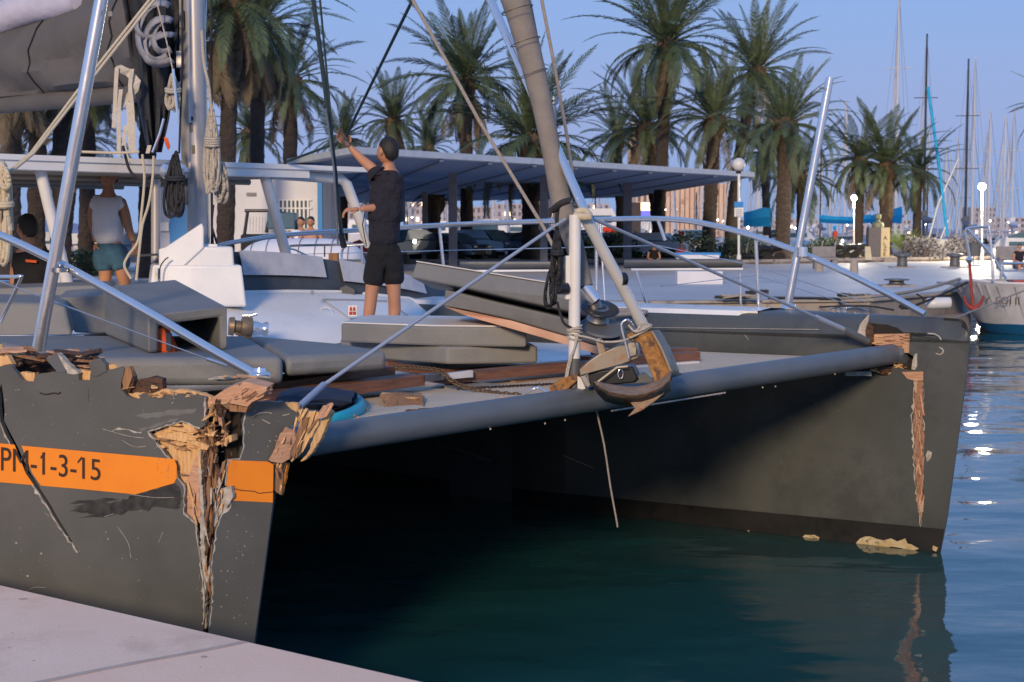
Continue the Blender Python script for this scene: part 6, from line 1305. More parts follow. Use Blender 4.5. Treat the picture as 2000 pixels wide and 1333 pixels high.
# ---- lamps
def lamp(label, u, vtop, d, r, ml, pole=.05, glow=None):
    b = at(u, bv(d), d); b.z = ZQ; tp = at(u, vtop, d); t = thing('street_lamp', label, 'street lamp', tuple(b), 'street lamps')
    MB().tube([b, b + Z * .6], .09, 10).build('base', M['white_m'], t); MB().tube([b, tp - Z * r * .9], pole, 8).build('pole', M['white_m'], t)
    MB().lathe([(r * math.sin(a), -r * math.cos(a)) for a in [.05 + i * (math.pi - .1) / 12 for i in range(13)]], tp, 20).build('globe', M[ml], t, smooth=True)
    MB().lathe([(r * .4, -.08), (r * .45, 0), (.02, .03)], tp - Z * r * 1.02, 12).build('collar', M['black'], t)
    if glow:
        l = bpy.data.objects.new('lamp_light', bpy.data.lights.new('lamp_light', 'POINT')); sc.collection.objects.link(l); l.parent = t; l.location = tp - b + Vector((0, -r * 1.4, -r)); l.data.energy = glow; l.data.color = (1, .86, .62); l.data.shadow_soft_size = r
    return t
lamp('unlit white globe lamp on a white pole carrying a blue sign', 1443, 322, 62, .27, 'lampw')
lamp('small lit lamp in front of the left palm behind the bust', 1668, 387, 88, .15, 'lit', .04, 900)
lamp('bright lit lamp on a white pole at the right', 1918, 365, 80, .19, 'lit', .05, 2400)
t = thing('pole_sign', 'small blue and white sign fixed to the pole of the unlit globe lamp', 'sign', tuple(at(1443, 425, 61.9)))
MB().box(at(1443, 400, 61.9), (.36, .03, .22)).build('blue_header', M['blue_t'], t); MB().box(at(1443, 415, 61.9), (.36, .03, .36)).build('sign_panel', M['white_m'], t)
for k in range(4): MB().box(at(1443, 410 + k * 4, 61.87), (.26, .01, .02)).build('sign_line', M['concrete'], t)
# ---- bust monument
d = 78; t = thing('bust_monument', 'stone pedestal with a bronze bust and vertical letters, lit cream on one side', 'monument', tuple(at(1718, bv(d), d)))
M['granite'] = mat('dark_face_stone', (.10, .09, .095), (.15, .14, .14), rough=.6, scale=9); M['cream_s'] = mat('cream_lit_face_and_panel', (.62, .50, .28), (.7, .58, .34), rough=.8, scale=5); M['bronze_g'] = mat('weathered_bronze', (.16, .2, .13), (.28, .28, .16), rough=.6, scale=7, metal=.3)
z0 = ZQ; zt2 = at(1718, 445, d).z
xa, xb, xc = at(1697, 450, d).x, at(1721, 450, d).x, at(1738, 450, d).x
MB().box(((xa + xb) / 2, d + .3, (z0 + zt2) / 2), (xb - xa, .6, zt2 - z0)).build('pedestal_side', M['granite'], t); MB().box(((xb + xc) / 2 + .003, d + .3, (z0 + zt2) / 2), (xc - xb, .64, zt2 - z0)).build('pedestal_front', M['cream_s'], t)  # lit and dark faces of the pedestal put into two stone colours
MB().box(((xa + xc) / 2, d - .2, z0 + .12), (1.9, 1.7, .24)).build('step', M['kerb'], t)
c = Vector(((xa + xc) / 2, d + .3, zt2))
MB().lathe([(.30, 0), (.32, .12), (.25, .26), (.10, .32), (.09, .38), (.15, .44), (.17, .55), (.14, .66), (.05, .71)], c, 16).build('bust', M['bronze_g'], t, smooth=True)
for i, chx in enumerate('ALZE'):
    cu = bpy.data.curves.new('letter', 'FONT'); cu.body = chx; cu.size = .30; cu.extrude = .008; o = bpy.data.objects.new('tmp', cu); sc.collection.objects.link(o); bpy.context.view_layer.update(); me = bpy.data.meshes.new_from_object(o); bpy.data.objects.remove(o)
    o = bpy.data.objects.new('letter', me); me.materials.append(M['ink']); sc.collection.objects.link(o); o.parent = t; o.location = Vector(((xb + xc) / 2 - .11, d - .035, zt2 - .62 - i * .27)) - ORG[t]; o.rotation_euler = (R(90), 0, 0)
# ---- bollards, bins, benches, planters
def bollard(label, u, d, h_=.6):
    b = at(u, bv(d), d); b.z = ZQ; t = thing('bollard', label, 'bollard', tuple(b), 'mooring bollards'); MB().lathe([(.34, 0), (.34, .04), (.22, .08), (.2, h_ * .7), (.36, h_ * .78), (.36, h_ * .92), (.2, h_)], b, 18).build('casting', M['grey'], t, smooth=True); MB().box(b + Z * .02, (1.0, .8, .04)).build('base_plate', M['kerb'], t)
bollard('grey iron bollard right of the bust monument', 1762, 66, .62); bollard('grey bollard left of the bright lamp pole', 1865, 66, .62)
bollard('small dark cleat bollard on the paving edge', 1751, 44, .22); 
t = thing('litter_bin', 'dark mesh litter bin beside the bright lamp pole', 'bin', tuple(at(1903, bv(72), 72))); b = Vector(t.location); MB().lathe([(.26, .4), (.32, .95), (.34, 1.0), (.30, .98)], b, 14).build('basket', M['grey'], t); 
for a in range(3): tb([b + Vector((.2 * math.cos(a * 2.1), .2 * math.sin(a * 2.1), 0)), b + Vector((.2 * math.cos(a * 2.1), .2 * math.sin(a * 2.1), .5))], .02, 'grey', 'leg', t)
def bench(label, u0, u1, d):
    a = at(u0, bv(d), d); b = at(u1, bv(d), d); a.z = b.z = ZQ; c = (a + b) / 2; t = thing('stone_bench', label, 'bench', tuple(c), 'stone benches'); w_ = (b - a).length
    MB().box(c + Z * .42, (w_, .5, .1)).build('seat', M['concrete'], t, bevel=.02); MB().box(c + Z * .7 + Vector((0, .25, 0)), (w_, .08, .45)).build('backrest', M['concrete'], t, bevel=.02)
    for s in (-1, 1): MB().box(c + Vector((s * w_ * .38, 0, .19)), (.2, .4, .37)).build('leg', M['concrete'], t)
bench('pale stone bench just right of the far light pole', 1588, 1634, 64); bench('grey bench at the right picture edge behind the red anchor', 1948, 1990, 64)
for i, (u, d, h_) in enumerate(((1668, 58, .55), (1600, 60, .5))): 
    b = at(u, bv(d), d); b.z = ZQ; t = MB().lathe([(.16, 0), (.16, h_ * .8), (.12, h_ * .95), (.02, h_)], b, 14).build('stone_post', M['kerb']); tag(t, ['short stone post below the small lit lamp', 'short stone post in front of the pale bench'][i], 'post', 'stone posts')
# notice board easel
t = MB().slab([at(1690, 482, 76), at(1700, 482, 76), at(1703, 508, 75), at(1690, 508, 75)], Vector((0, .1, 0))).build('leaning_panel', M['cream_s']); tag(t, 'small pale panel leaning by the foot of the bust pedestal', 'panel')
# ---- shrubs
def shrub(label, u, d, w_, h_, m, seed=0, spiky=False, n=500, cat='shrub', z=ZQ):
    rg = random.Random(seed); b = at(u, bv(d), d); b.z = z; t = thing('shrub', label, cat, tuple(b), 'shrubs in the planting bed'); mb = MB()
    for i in range(n):
        a = rg.uniform(0, 6.28); q = rg.random() ** .4; e = rg.uniform(.05, 1); c = b + Vector((math.cos(a) * w_ / 2 * q * math.sqrt(1 - (e * .9) ** 2 + .05), math.sin(a) * min(w_ / 2, 1.2) * q, e * h_ * rg.uniform(.75, 1.1)))
        if spiky: c = b + Z * h_ * .2; dv = Vector((math.cos(a) * rg.uniform(.3, 1), math.sin(a) * .6, rg.uniform(.3, 1.1))).normalized() * h_ * rg.uniform(.7, 1.1); wv = dv.cross(Vector((0, 1, 0))).normalized() * .03; mb.add([c - wv, c + wv, c + dv], [(0, 1, 2)]); continue
        s_ = rg.uniform(.05, .12); v1 = Vector((rg.uniform(-1, 1), rg.uniform(-1, 1), rg.uniform(-1, 1))).normalized() * s_; v2 = v1.orthogonal().normalized() * s_ * .6; mb.add([c - v1, c + v2, c + v1, c - v2], [(0, 1, 2, 3)])
    mb.build('foliage', M[m], t, kind='stuff'); mb = MB()
    for i in range(5): mb.tube([b + Vector((rg.uniform(-.2, .2) * w_, 0, 0)), b + Vector((rg.uniform(-.35, .35) * w_, 0, h_ * .7))], .02, 4)
    mb.build('stem', M['trunk'], t, kind='stuff')
M['hedge'] = mat('hedge_green', (.035, .06, .03), (.06, .09, .04), rough=.8, scale=3); M['hedge_p'] = mat('purplish_shrub', (.07, .065, .075), (.12, .11, .12), rough=.9, scale=3); M['hedge_y'] = mat('yellow_green_spiky_leaves', (.09, .13, .03), (.14, .19, .05), rough=.7, scale=3)
shrub('dark hedge left of the tallest palm trunk', 1215, 84, 3.0, 1.5, 'hedge', 1, n=1400); shrub('green hedge between the palms behind the far rail', 1345, 84, 4.2, 1.5, 'hedge', 2, n=1600)
shrub('hedge below the blue sign pole', 1450, 82, 3.0, 1.35, 'hedge', 3, n=1300); shrub('rounded dusty purple bush right of the bust', 1800, 80, 2.6, 1.2, 'hedge_p', 4, n=1500)
shrub('yellow green spiky plant behind the dusty bush', 1768, 88, 1.6, 1.7, 'hedge_y', 5, True, 160); shrub('low dark bushes left of the bust', 1615, 86, 2.6, 1.2, 'hedge', 6, n=900); shrub('dusty shrub behind the small bollard and lamp', 1880, 84, 2.4, 1.3, 'hedge_p', 7, n=900)
shrub('dark bush behind the furled sail foot', 1125, 82, 3.4, 1.3, 'hedge', 8, n=1200); shrub('hedge under the hardtop behind the near pole', 130, 54, 4.0, .9, 'hedge', 9, n=900)
# red markers
for i, (u, v0, v1, d) in enumerate(((1330, 452, 478, 95), (1632, 452, 480, 95))):
    t = MB().slab([at(u - 4, v0, d), at(u + 4, v0, d), at(u + 4, v1, d), at(u - 4, v1, d)], Vector((0, .3, 0))).build('red_post', M['red']); tag(t, ['dull red post left of the upright bright palm trunk', 'dull red post left of the bust monument'][i], 'post')
# parked scooters
def scoot(label, u, d):
    b = at(u, bv(d), d); b.z = ZQ; t = thing('motor_scooter', label, 'scooter', tuple(b), 'dark scooters parked by the planting bed')
    for s in (-.55, .55): MB().tube([b + Vector((s, -.05, .26)), b + Vector((s, .05, .26))], .26, 12).build('wheel', M['tyre'], t)
    MB().tube([b + Vector((-.6, 0, .35)), b + Vector((-.1, 0, .35)), b + Vector((.2, 0, .7)), b + Vector((.65, 0, .72))], [.08, .12, .2, .12], 8, smooth=3).build('body', M['black'], t, smooth=True); tb([b + Vector((-.55, 0, .3)), b + Vector((-.42, 0, 1.05))], .04, 'steel_d', 'fork', t); tb([b + Vector((-.42, -.3, 1.08)), b + Vector((-.42, .3, 1.08))], .025, 'black', 'handlebar', t)
for i, (u, d) in enumerate(((1478, 74), (1502, 76), (1622, 82), (1648, 80), (1598, 86), (1672, 84))): scoot(['dark scooter left of the thick ringed palm trunk', 'dark scooter right beside the thick ringed palm trunk', 'dark scooter in front of the red post', 'dark scooter left of the small lamp pole', 'scooter right of the far light pole', 'dark scooter behind the small lamp pole'][i], u, d)
# far seated people
def sitter(label, u, v, d, shirt):
    t = thing('person', label, 'person', tuple(at(u, v + 18, d))); s_ = d / F
    b = at(u, v, d); P = lambda x, y, z: b + Vector((x, y, z))
    skin('body', [(P(0, 0, -.55), .14), (P(0, 0, -.25), .15), (P(0, 0, -.05), .12), (P(0, 0, .06), .055), (P(0, 0, .10), .05), (P(0, 0, .12), .045), (P(.1, -.35, -.5), .09), (P(.12, -.45, -.8), .06), (P(-.1, -.35, -.5), .09), (P(-.12, -.45, -.8), .06), (P(.22, -.02, -.1), .055), (P(.26, -.1, -.35), .045), (P(.1, -.3, -.4), .035), (P(-.22, -.02, -.1), .055), (P(-.26, -.1, -.35), .045), (P(-.1, -.3, -.4), .035)], chain(0, 1, 2, 3, 4, 5) + chain(0, 6, 7) + chain(0, 8, 9) + chain(2, 10, 11, 12) + chain(2, 13, 14, 15), 'skin', t, sub=1)
    skin('shirt', [(P(0, 0, -.6), .19), (P(0, 0, -.25), .18), (P(0, 0, -.0), .13), (P(.23, -.01, -.1), .085), (P(-.23, -.01, -.1), .085)], chain(0, 1, 2, 3) + chain(2, 4), shirt, t, sub=1); head(t, P(0, 0, .20), (-.3, -.95, 0))
M['redshirt'] = mat('bright_red_shirt', (.75, .06, .02), rough=.8)
sitter('person in black top sitting by the far rail left of the thin stanchion', 1277, 489, 66, 'black_cloth'); sitter('person in bright red shirt sitting under the palms', 1330, 487, 70, 'redshirt'); sitter('person in dark clothes sitting at the right picture edge', 1991, 492, 62, 'navy_shirt')
sitter('bare shouldered person talking behind the white tender cover', 607, 452, 33, 'skin'); sitter('man in white shirt behind the white tender cover', 588, 452, 34, 'white_shirt')
t = thing('low_stall', 'low white box with blue cover seen through the far rail', 'stall', tuple(at(1362, bv(50), 50)))
MB().box(at(1365, 548, 46), (1.35, .6, .55)).build('box', M['wallw'], t); MB().box(at(1362, 497, 55), (1.6, .6, .12)).build('blue_cover', M['blue_t'], t); MB().box(at(1362, 502, 54.9), (1.5, .5, .14)).build('shelf', M['wallw'], t)
# ================================================================ marina
random.seed(33)
M['bluecov'] = mat('bright_blue_sail_cover', (.0, .30, .62), (.01, .36, .7), rough=.7, scale=3); M['hullw'] = mat('white_boat_hull', (.55, .55, .58), (.62, .62, .65), rough=.35, scale=1)
M['alu'] = mat('pale_mast_alloy', (.50, .50, .53), rough=.4); M['mastk'] = mat('dark_carbon_mast', (.03, .035, .05), rough=.4); M['wire'] = mat('thin_rigging', (.14, .17, .24), rough=.5)
MG = 'sailing boats moored in the marina'
def yacht_proto(mc, cov, L=11, hm=15, name='sailing_yacht', blues=False):
    r = bpy.data.objects.new(name, None); sc.collection.objects.link(r)
    def sub(mb, nm, m_, sm=False): o = mb.build(nm, m_, smooth=sm); o.parent = r; return o
    rows = []
    for i in range(13):
        t = i / 12; w_ = 1.75 * (math.sin(math.pi * min(1, .28 + .72 * t)) ** .7 if t < .99 else .02); x = -L / 2 + L * t; s_ = 1.0 + .25 * t
        rows.append([Vector((x, -w_ * .1, -.2)), Vector((x, -w_ * .8, .1)), Vector((x, -w_, s_)), Vector((x, 0, s_ + .08)), Vector((x, w_, s_)), Vector((x, w_ * .8, .1)), Vector((x, w_ * .1, -.2))])
    h = sub(MB().grid(rows), 'hull', M['hullw'], True)
    sub(MB().add([p for p in []], []).grid([[Vector((x, -y, 1.1)), Vector((x, -y * .8, 1.6)), Vector((x, y * .8, 1.6)), Vector((x, y, 1.1))] for x, y in ((-2.2, 1.0), (-1, 1.1), (.5, 1.0), (2.4, .5))]), 'cabin', M['hullw'])
    sub(MB().box((-.3, 0, 1.42), (2.4, 2.05, .16)), 'cabin_window', M['glassw'])
    sub(MB().tube([(0.6, 0, 1.2), (0.6, 0, hm + 1)], [.11, .10, .07], 8), 'mast', M[mc])
    sub(MB().tube([(.5, 0, 2.6), (-3.8, 0, 2.7)], .09, 8), 'boom', M[mc])
    if cov: sub(MB().tube([(.6, 0, 3.3), (.2, 0, 2.95), (-1.6, 0, 2.85), (-3.8, 0, 2.8)], [.38, .25, .2, .13], 8, flat=.7), 'sail_cover', M[cov])
    for z in (hm * .42 + 1, hm * .7 + 1): sub(MB().tube([(.6, -.9, z), (.6, .9, z)], .03, 5), 'spreader', M[mc])
    rg_ = MB()
    for a, b in (((0.6, 0, hm + 1), (L / 2, 0, 1.3)), ((.6, 0, hm + 1), (-L / 2, 0, 1.1)), ((.6, 0, hm + .8), (.5, -1.5, 1.1)), ((.6, 0, hm + .8), (.5, 1.5, 1.1)), ((.6, 0, hm * .7), (1.6, -1.3, 1.2)), ((.6, 0, hm * .7), (1.6, 1.3, 1.2))): rg_.tube([a, b], .014, 3)
    sub(rg_, 'rigging', M['wire']); sub(MB().tube([(0.62, 0, hm * .93), (L / 2 - .1, 0, 1.5)], .07, 6), 'furled_jib', M['hullw'])
    sub(MB().tube([(L / 2 - .1, -.5, 1.9), (L / 2 + .1, 0, 2.0), (L / 2 - .1, .5, 1.9), (L / 2 - 2, .9, 1.85)], .02, 5), 'pulpit', M['steel'])
    return r
YP = [yacht_proto('alu', 'bluecov'), yacht_proto('alu', None), yacht_proto('mastk', 'grey'), yacht_proto('alu', 'hullw', 9.5, 12)]
def yacht(label, u, d, k, rot, s=1, s_z=None):
    o = copy_tree(YP[k]); o.location = Vector((at(u, 450, d).x, d, 0)); o.rotation_euler = (0, 0, R(rot)); o.scale = (s, s, s_z or s); tag(o, label, 'sailing boat', MG); return o
# single tall masts traced: (u, top v, depth, kind)
def zsc(vt, d, hm=15): return (H + (450 - vt) * d / F) / (hm + 1)
yacht('yacht with the tallest white mast behind the palms at the right', 1757 - 6, 122, 1, 84, 1.2, zsc(-10, 122))
yacht('yacht with a dark mast just right of the tallest white mast', 1806, 128, 2, 84, 1.1, zsc(70, 128))
yacht('yacht with a dark mast behind the red anchor boat', 1886, 126, 2, 78, 1.05, zsc(118, 126))
yacht('yacht with a white mast next to the dark mast at the right', 1900, 135, 1, 80, 1.1, zsc(115, 135))
yacht('yacht whose white mast stands alone near the right edge', 1978, 140, 3, 80, 1, zsc(215, 140, 12))
yacht('yacht whose white mast tip shows left of the far light pole', 1652, 132, 1, 86, 1.1, zsc(200, 132))
yacht('white masted yacht left of the thick ringed palm trunk', 1494, 140, 1, 84, 1.1, zsc(-30, 140))
rg = random.Random(77)
LM = [(640, 'the white building'), (745, 'the standing man'), (830, 'the left roof post'), (912, 'the second roof palm'), (1036, 'the short palm'), (1122, 'the white bow post'), (1225, 'the pinkish column'), (1283, 'the tallest palm'), (1382, 'the upright palm'), (1443, 'the globe lamp'), (1530, 'the thick ringed palm'), (1600, 'the far light pole'), (1668, 'the small lit lamp'), (1730, 'the bust monument'), (1790, 'the rightmost palm'), (1865, 'the left bollard pair'), (1918, 'the bright lamp'), (1960, 'the numbered boat'), (2100, 'the picture edge')]
def between(u):
    for i in range(len(LM) - 1):
        if LM[i][0] <= u < LM[i + 1][0]: return 'between %s and %s' % (LM[i][1], LM[i + 1][1])
    return 'at the picture edge'
SEEN = {}
def uniq(s):
    SEEN[s] = SEEN.get(s, 0) + 1; return s + ['', ', more right', ', rightmost', ', last'][min(3, SEEN[s] - 1)]
labs = ['moored sailing yacht in the mast forest', 'white yacht among the moored boats', 'pale hulled yacht moored stern to']
n = 0
for row, (d0, cnt) in enumerate(((150, 26), (185, 26), (230, 24))):
    for i in range(cnt):
        u = 720 + (2060 - 720) * (i + rg.uniform(.1, .9)) / cnt; d = d0 + rg.uniform(-10, 12); k = rg.choice([0, 1, 1, 3, 3, 2] if row else [1, 1, 3, 3, 2, 1]); hv = rg.uniform(215, 330) if u > 1480 else rg.uniform(300, 390)
        yacht(uniq('%s %s %s' % (['nearest', 'middle', 'farthest'][row], ['blue covered yacht', 'bare yacht', 'dark yacht', 'small yacht'][k], between(u))), u, d, k, 84 + rg.uniform(-8, 8), 1.05, zsc(hv, d, 12 if k == 3 else 15))
# blue covered booms seen clearly
def boomboat(label, pts, d, rr):
    t = thing('covered_boat', label, 'boat', (at(pts[0][0], 450, d).x, d, 0)); c = at((pts[0][0] + pts[-1][0]) / 2, 450, d)
    MB().grid([[at(x, y, d) + Vector((0, -.15, -.0)), at(x, y + h_ * .5, d) + Vector((0, -.25, 0)), at(x, y + h_, d)] for x, y, h_ in pts]).build('sail_cover', M['bluecov'], t, solid=.2)
    x0, x1 = at(pts[0][0], 450, d).x, at(pts[-1][0], 450, d).x
    rows = [[Vector((x, d - 1.6 * k, .1)), Vector((x, d - 1.9 * k, 1.5)), Vector((x, d, 1.7)), Vector((x, d + 1.9 * k, 1.5))] for x, k in ((x0 - 1, .7), (x0 + 1, 1), (x1, 1), (x1 + 2, .9), (x1 + 4, .1))]
    MB().grid(rows).build('hull', M['hullw'], t, smooth=True); MB().box(((x0 + x1) / 2, d, 1.85), ((x1 - x0) * .7, 1.8, .5)).build('cabin', M['hullw'], t)
    MB().box(((x0 + x1) / 2, d - .92, 1.9), ((x1 - x0) * .5, .05, .2)).build('cabin_window', M['glassw'], t)
boomboat('boat under a bright blue tent shaped cover right of the sign pole', [(1452, 416, 26), (1470, 412, 30), (1490, 406, 36), (1505, 408, 34)], 104, .5)
boomboat('long white boat with a bright blue sail cover left of the bust', [(1600, 421, 12), (1625, 424, 11), (1660, 425, 11), (1700, 420, 14)], 112, .5)
boomboat('boat with a raised blue sail cover end right of the bust', [(1700, 422, 15), (1735, 412, 22), (1760, 404, 32)], 110, .5)
for i, (u, w_, d, v0) in enumerate(((860, 60, 150, 432), (960, 70, 140, 428), (1180, 70, 130, 408), (1015, 50, 160, 436), (1560, 60, 130, 448), (1985, 50, 100, 465), (720, 60, 150, 430))):
    t = thing('motor_yacht', ['white motor yacht under the shade roof left', 'white motor yacht under the shade roof centre', 'large white motor yacht right of the white bow post', 'small white motor yacht behind the palm trunk', 'white motor boat beside the thick ringed trunk', 'white motor boat bow at the right edge', 'white motor yacht left of the man'][i], 'motor yacht', (at(u, 450, d).x, d, 0), 'motor yachts in the marina')
    x = at(u, 450, d).x; L = px(w_ * 2, d); zt3 = at(u, v0, d).z; z1 = .3 + (zt3 - .3) * .55
    MB().grid([[Vector((x + a * L, d - k, .1)), Vector((x + a * L, d - k * 1.25, z1)), Vector((x + a * L, d, z1 + .1)), Vector((x + a * L, d + k, z1))] for a, k in ((-.5, 1.6), (-.2, 1.8), (.2, 1.7), (.42, .9), (.56, .05))]).build('hull', M['hullw'], t, smooth=True)
    MB().hexa([Vector((x - .35 * L, d - 1.2, z1)), Vector((x + .25 * L, d - 1.2, z1)), Vector((x + .1 * L, d - 1.1, zt3)), Vector((x - .3 * L, d - 1.1, zt3))], [Vector((x - .35 * L, d + 1.2, z1)), Vector((x + .25 * L, d + 1.2, z1)), Vector((x + .1 * L, d + 1.1, zt3)), Vector((x - .3 * L, d + 1.1, zt3))]).build('cabin', M['hullw'], t)
    MB().box((x - .08 * L, d - 1.2, (z1 + zt3) / 2), (.34 * L, .06, (zt3 - z1) * .35)).build('cabin_window', M['glassw'], t)
for r_ in YP:
    for c in list(r_.children): bpy.data.objects.remove(c)
    bpy.data.objects.remove(r_)
# red hull low boats
t = MB().slab([at(1178, 444, 120), at(1222, 440, 120), at(1236, 455, 120), at(1180, 458, 120)], Vector((0, 1, 0))).build('red_tender', M['redshirt']); tag(t, 'orange red inflatable behind the far rail right of the bow strut', 'tender')
# ---- blue crane-like stay bundle at right
t = thing('laid_up_boat', 'white boat on the quay with a blue rolled sail hanging from its forestay', 'boat', (at(1850, 450, 96).x, 96, ZQ))
tb([at(1812, 170, 96), at(1835, 330, 96), at(1850, 460, 96)], .09, 'bluecov', 'rolled_sail', t); tb([at(1808, 490, 96), at(1832, 400, 96), at(1872, 310, 96)], .05, 'hullw', 'pole', t); tb([at(1836, 470, 96), at(1852, 430, 96)], .05, 'hullw', 'strut', t)
MB().grid([[at(u, 498, 96) + Vector((0, -k, 0)), at(u, 468, 96) + Vector((0, -k * 1.3, 0)), at(u, 466, 96), at(u, 468, 96) + Vector((0, k, 0))] for u, k in ((1800, .1), (1815, .8), (1850, 1.2), (1880, 1.2))]).build('hull', M['hullw'], t, smooth=True)
MB().slab([at(1806, 487, 94.6), at(1816, 487, 94.6), at(1823, 504, 94.6), at(1812, 504, 94.6)], Vector((0, .2, 0))).build('red_keel_fin', M['red'], t)
# bow of a numbered boat at right edge
t = thing('numbered_boat', 'white boat bow showing a large zero digit near the right edge', 'boat', tuple(at(1960, bv(84), 84)))
MB().slab([at(1936, 486, 84), at(1966, 486, 84), at(1968, 508, 84), at(1946, 508, 84)], Vector((0, 1, 0))).build('hull', M['hullw'], t)
tb([at(1958 + 4 * math.cos(a), 496 + 8 * math.sin(a), 83.9) for a in [i * math.pi / 6 for i in range(13)]], .035, 'teal', 'digit', t, seg=5); tb([at(1948, 488, 83.9), at(1949, 504, 83.9)], .035, 'teal', 'digit', t, seg=5)
t = thing('cabin_cruiser', 'white cabin cruiser with dark screen at the right edge', 'boat', (at(1985, 450, 100).x, 100, .5)); o = loft2([at(*p, 100) for p in [(1940, 482), (1950, 470), (1968, 462), (1985, 458), (2040, 456), (2040, 500), (1944, 500)]], [at(*p, 104) for p in [(1940, 482), (1950, 470), (1968, 462), (1985, 458), (2040, 456), (2040, 500), (1944, 500)]]); o = o.build('hull', M['hullw'], t, bevel=.1); fix(o)
MB().slab([at(1970, 462, 99.8), at(1990, 455, 99.8), at(2030, 453, 99.8), at(2030, 464, 99.8), at(1974, 468, 99.8)], Vector((0, .2, 0))).build('screen', M['glassw'], t)
# ---- cathedral and warm lit buildings far away
M['warmstone'] = mat('floodlit_sandstone', (.48, .33, .25), (.58, .42, .33), rough=.9, scale=.12, c3=(.30, .2, .16), t3=(.55, .62), s3=.2, emit=(.75, .45, .3), es=.10)  # floodlighting put into the stone as a faint glow of its own
M['dimstone'] = mat('hazy_city_walls', (.36, .33, .38), (.43, .39, .44), rough=.9, scale=.1); M['litwin'] = mat('lit_window', (.9, .7, .4), emit=(1, .8, .5), es=2.2); M['dkwin'] = mat('dark_window', (.09, .08, .1), rough=.3)  # distance haze put into the colour of the city walls
def bldg(name, label, cat, u0, u1, v0, d, m, floors, cols, extra=None, dep=14):
    x0, x1 = at(u0, 450, d).x, at(u1, 450, d).x; zt4 = at(u0, v0, d).z; t = thing(name, label, cat, ((x0 + x1) / 2, d, .6)); MB().box(((x0 + x1) / 2, d + dep / 2, (zt4 + .6) / 2), (x1 - x0, dep, zt4 - .6)).build('wall', M[m], t)
    for f_ in range(floors):
        for c_ in range(cols):
            x = x0 + (x1 - x0) * (c_ + .5) / cols; z = .6 + (zt4 - .6) * (f_ + .55) / floors; MB().box((x, d - .05, z), ((x1 - x0) / cols * .45, .3, (zt4 - .6) / floors * .5)).build('window', M['litwin' if random.random() < .12 else 'dkwin'], t)
    return t, x0, x1, zt4
d = 420
t, x0, x1, zt4 = bldg('cathedral', 'floodlit sandstone cathedral beyond the masts, left of the sign pole', 'cathedral', 1290, 1422, 372, d, 'warmstone', 1, 1, dep=40)
for k in range(14):
    x = x0 + (x1 - x0) * (k + .3) / 14; MB().box((x, d - 1.2, (zt4 + 2) / 2), (1.0, 2.4, zt4 + 1.5)).build('buttress', M['warmstone'], t); MB().lathe([(.6, 0), (.7, 1), (.02, 3.2)], (x, d - 1.2, zt4 + 2), 4).build('pinnacle', M['warmstone'], t)
for k in range(13):
    x = x0 + (x1 - x0) * (k + .8) / 14; MB().box((x, d - .2, zt4 * .5), (.9, .5, zt4 * .5)).build('tall_window', M['dkwin'], t)
t, *_ = bldg('bell_tower', 'pinkish church tower rising above the shade roof left of the tallest palm', 'tower', 1228, 1242, 275, 480, 'warmstone', 3, 1, dep=8); MB().lathe([(1.3, 0), (1.0, 2), (.05, 8)], (at(1235, 450, 484).x, 484, at(1235, 275, 480).z), 8).build('spire', M['warmstone'], t)
t, *_ = bldg('city_building', 'small floodlit spire building above the shade roof', 'building', 1250, 1262, 330, 480, 'warmstone', 2, 1, dep=8); MB().lathe([(1.0, 0), (.05, 6)], (at(1256, 450, 484).x, 484, at(1256, 330, 480).z), 8).build('spire', M['warmstone'], t)
names = ['pale apartment block under the shade roof, first from the left', 'pale apartment block under the shade roof, second from the left', 'pale block behind the left roof posts', 'low pale block behind the palm trunk', 'pink block behind the furled sail', 'pale block between bow post and bow strut', 'yellow lit block left of the tallest palm trunk', 'low lit quay building behind the column', 'distant hotel block right of the bright lamp', 'distant pale block behind the bust', 'far low block at the right edge', 'low block behind the thick ringed trunk']
for i, (u0, u1, v0, d, m_, fl, co) in enumerate(((640, 712, 396, 330, 'dimstone', 4, 7), (790, 872, 392, 330, 'dimstone', 5, 8), (880, 960, 404, 340, 'dimstone', 4, 8), (960, 1040, 398, 330, 'dimstone', 5, 8), (1040, 1110, 392, 350, 'dimstone', 5, 6), (1120, 1190, 398, 330, 'dimstone', 4, 6), (1242, 1288, 378, 300, 'warmstone', 4, 4), (1245, 1290, 408, 200, 'wallw', 2, 4), (1895, 1945, 405, 600, 'dimstone', 5, 6), (1660, 1780, 430, 600, 'dimstone', 3, 12), (1945, 2060, 425, 620, 'dimstone', 3, 10), (1430, 1600, 428, 600, 'dimstone', 3, 14))):
    bldg('city_building', names[i], 'building', u0, u1, v0, d, m_, fl, co)
t = MB().box(at(1262, 404, 180), (2.4, .3, .9)).build('lit_sign', M['litwin']); tag(t, 'glowing white illuminated sign over a blue band left of the tallest palm trunk', 'lit sign')
t = MB().box(at(1261, 418, 180), (2.4, .3, .7)).build('blue_band', mat('violet_blue_band', (.12, .12, .6), emit=(.12, .12, .7), es=.6)); tag(t, 'violet blue lit band beneath the glowing sign', 'lit sign')
# small far lights along the marina
for i, (u, v, d) in enumerate(sorted(((1300, 410, 200), (1320, 410, 200), (1402, 430, 190), (1412, 432, 190), (1461, 445, 100), (1645, 471, 95), (1655, 440, 180), (1808, 438, 160), (1934, 432, 150), (1970, 434, 150), (805, 425, 170), (1553, 446, 130), (810, 472, 70), (1392, 433, 190)))):
    t = MB().lathe([(.02, -.09), (.09, 0), (.02, .09)], at(u, v, d), 8).build('marina_light', M['lit2']); tag(t, uniq('small light %s, %s' % (between(u), ['near the quay', 'low', 'high'][0 if v > 460 else 1 if v > 431 else 2])), 'light', 'small lights along the marina')
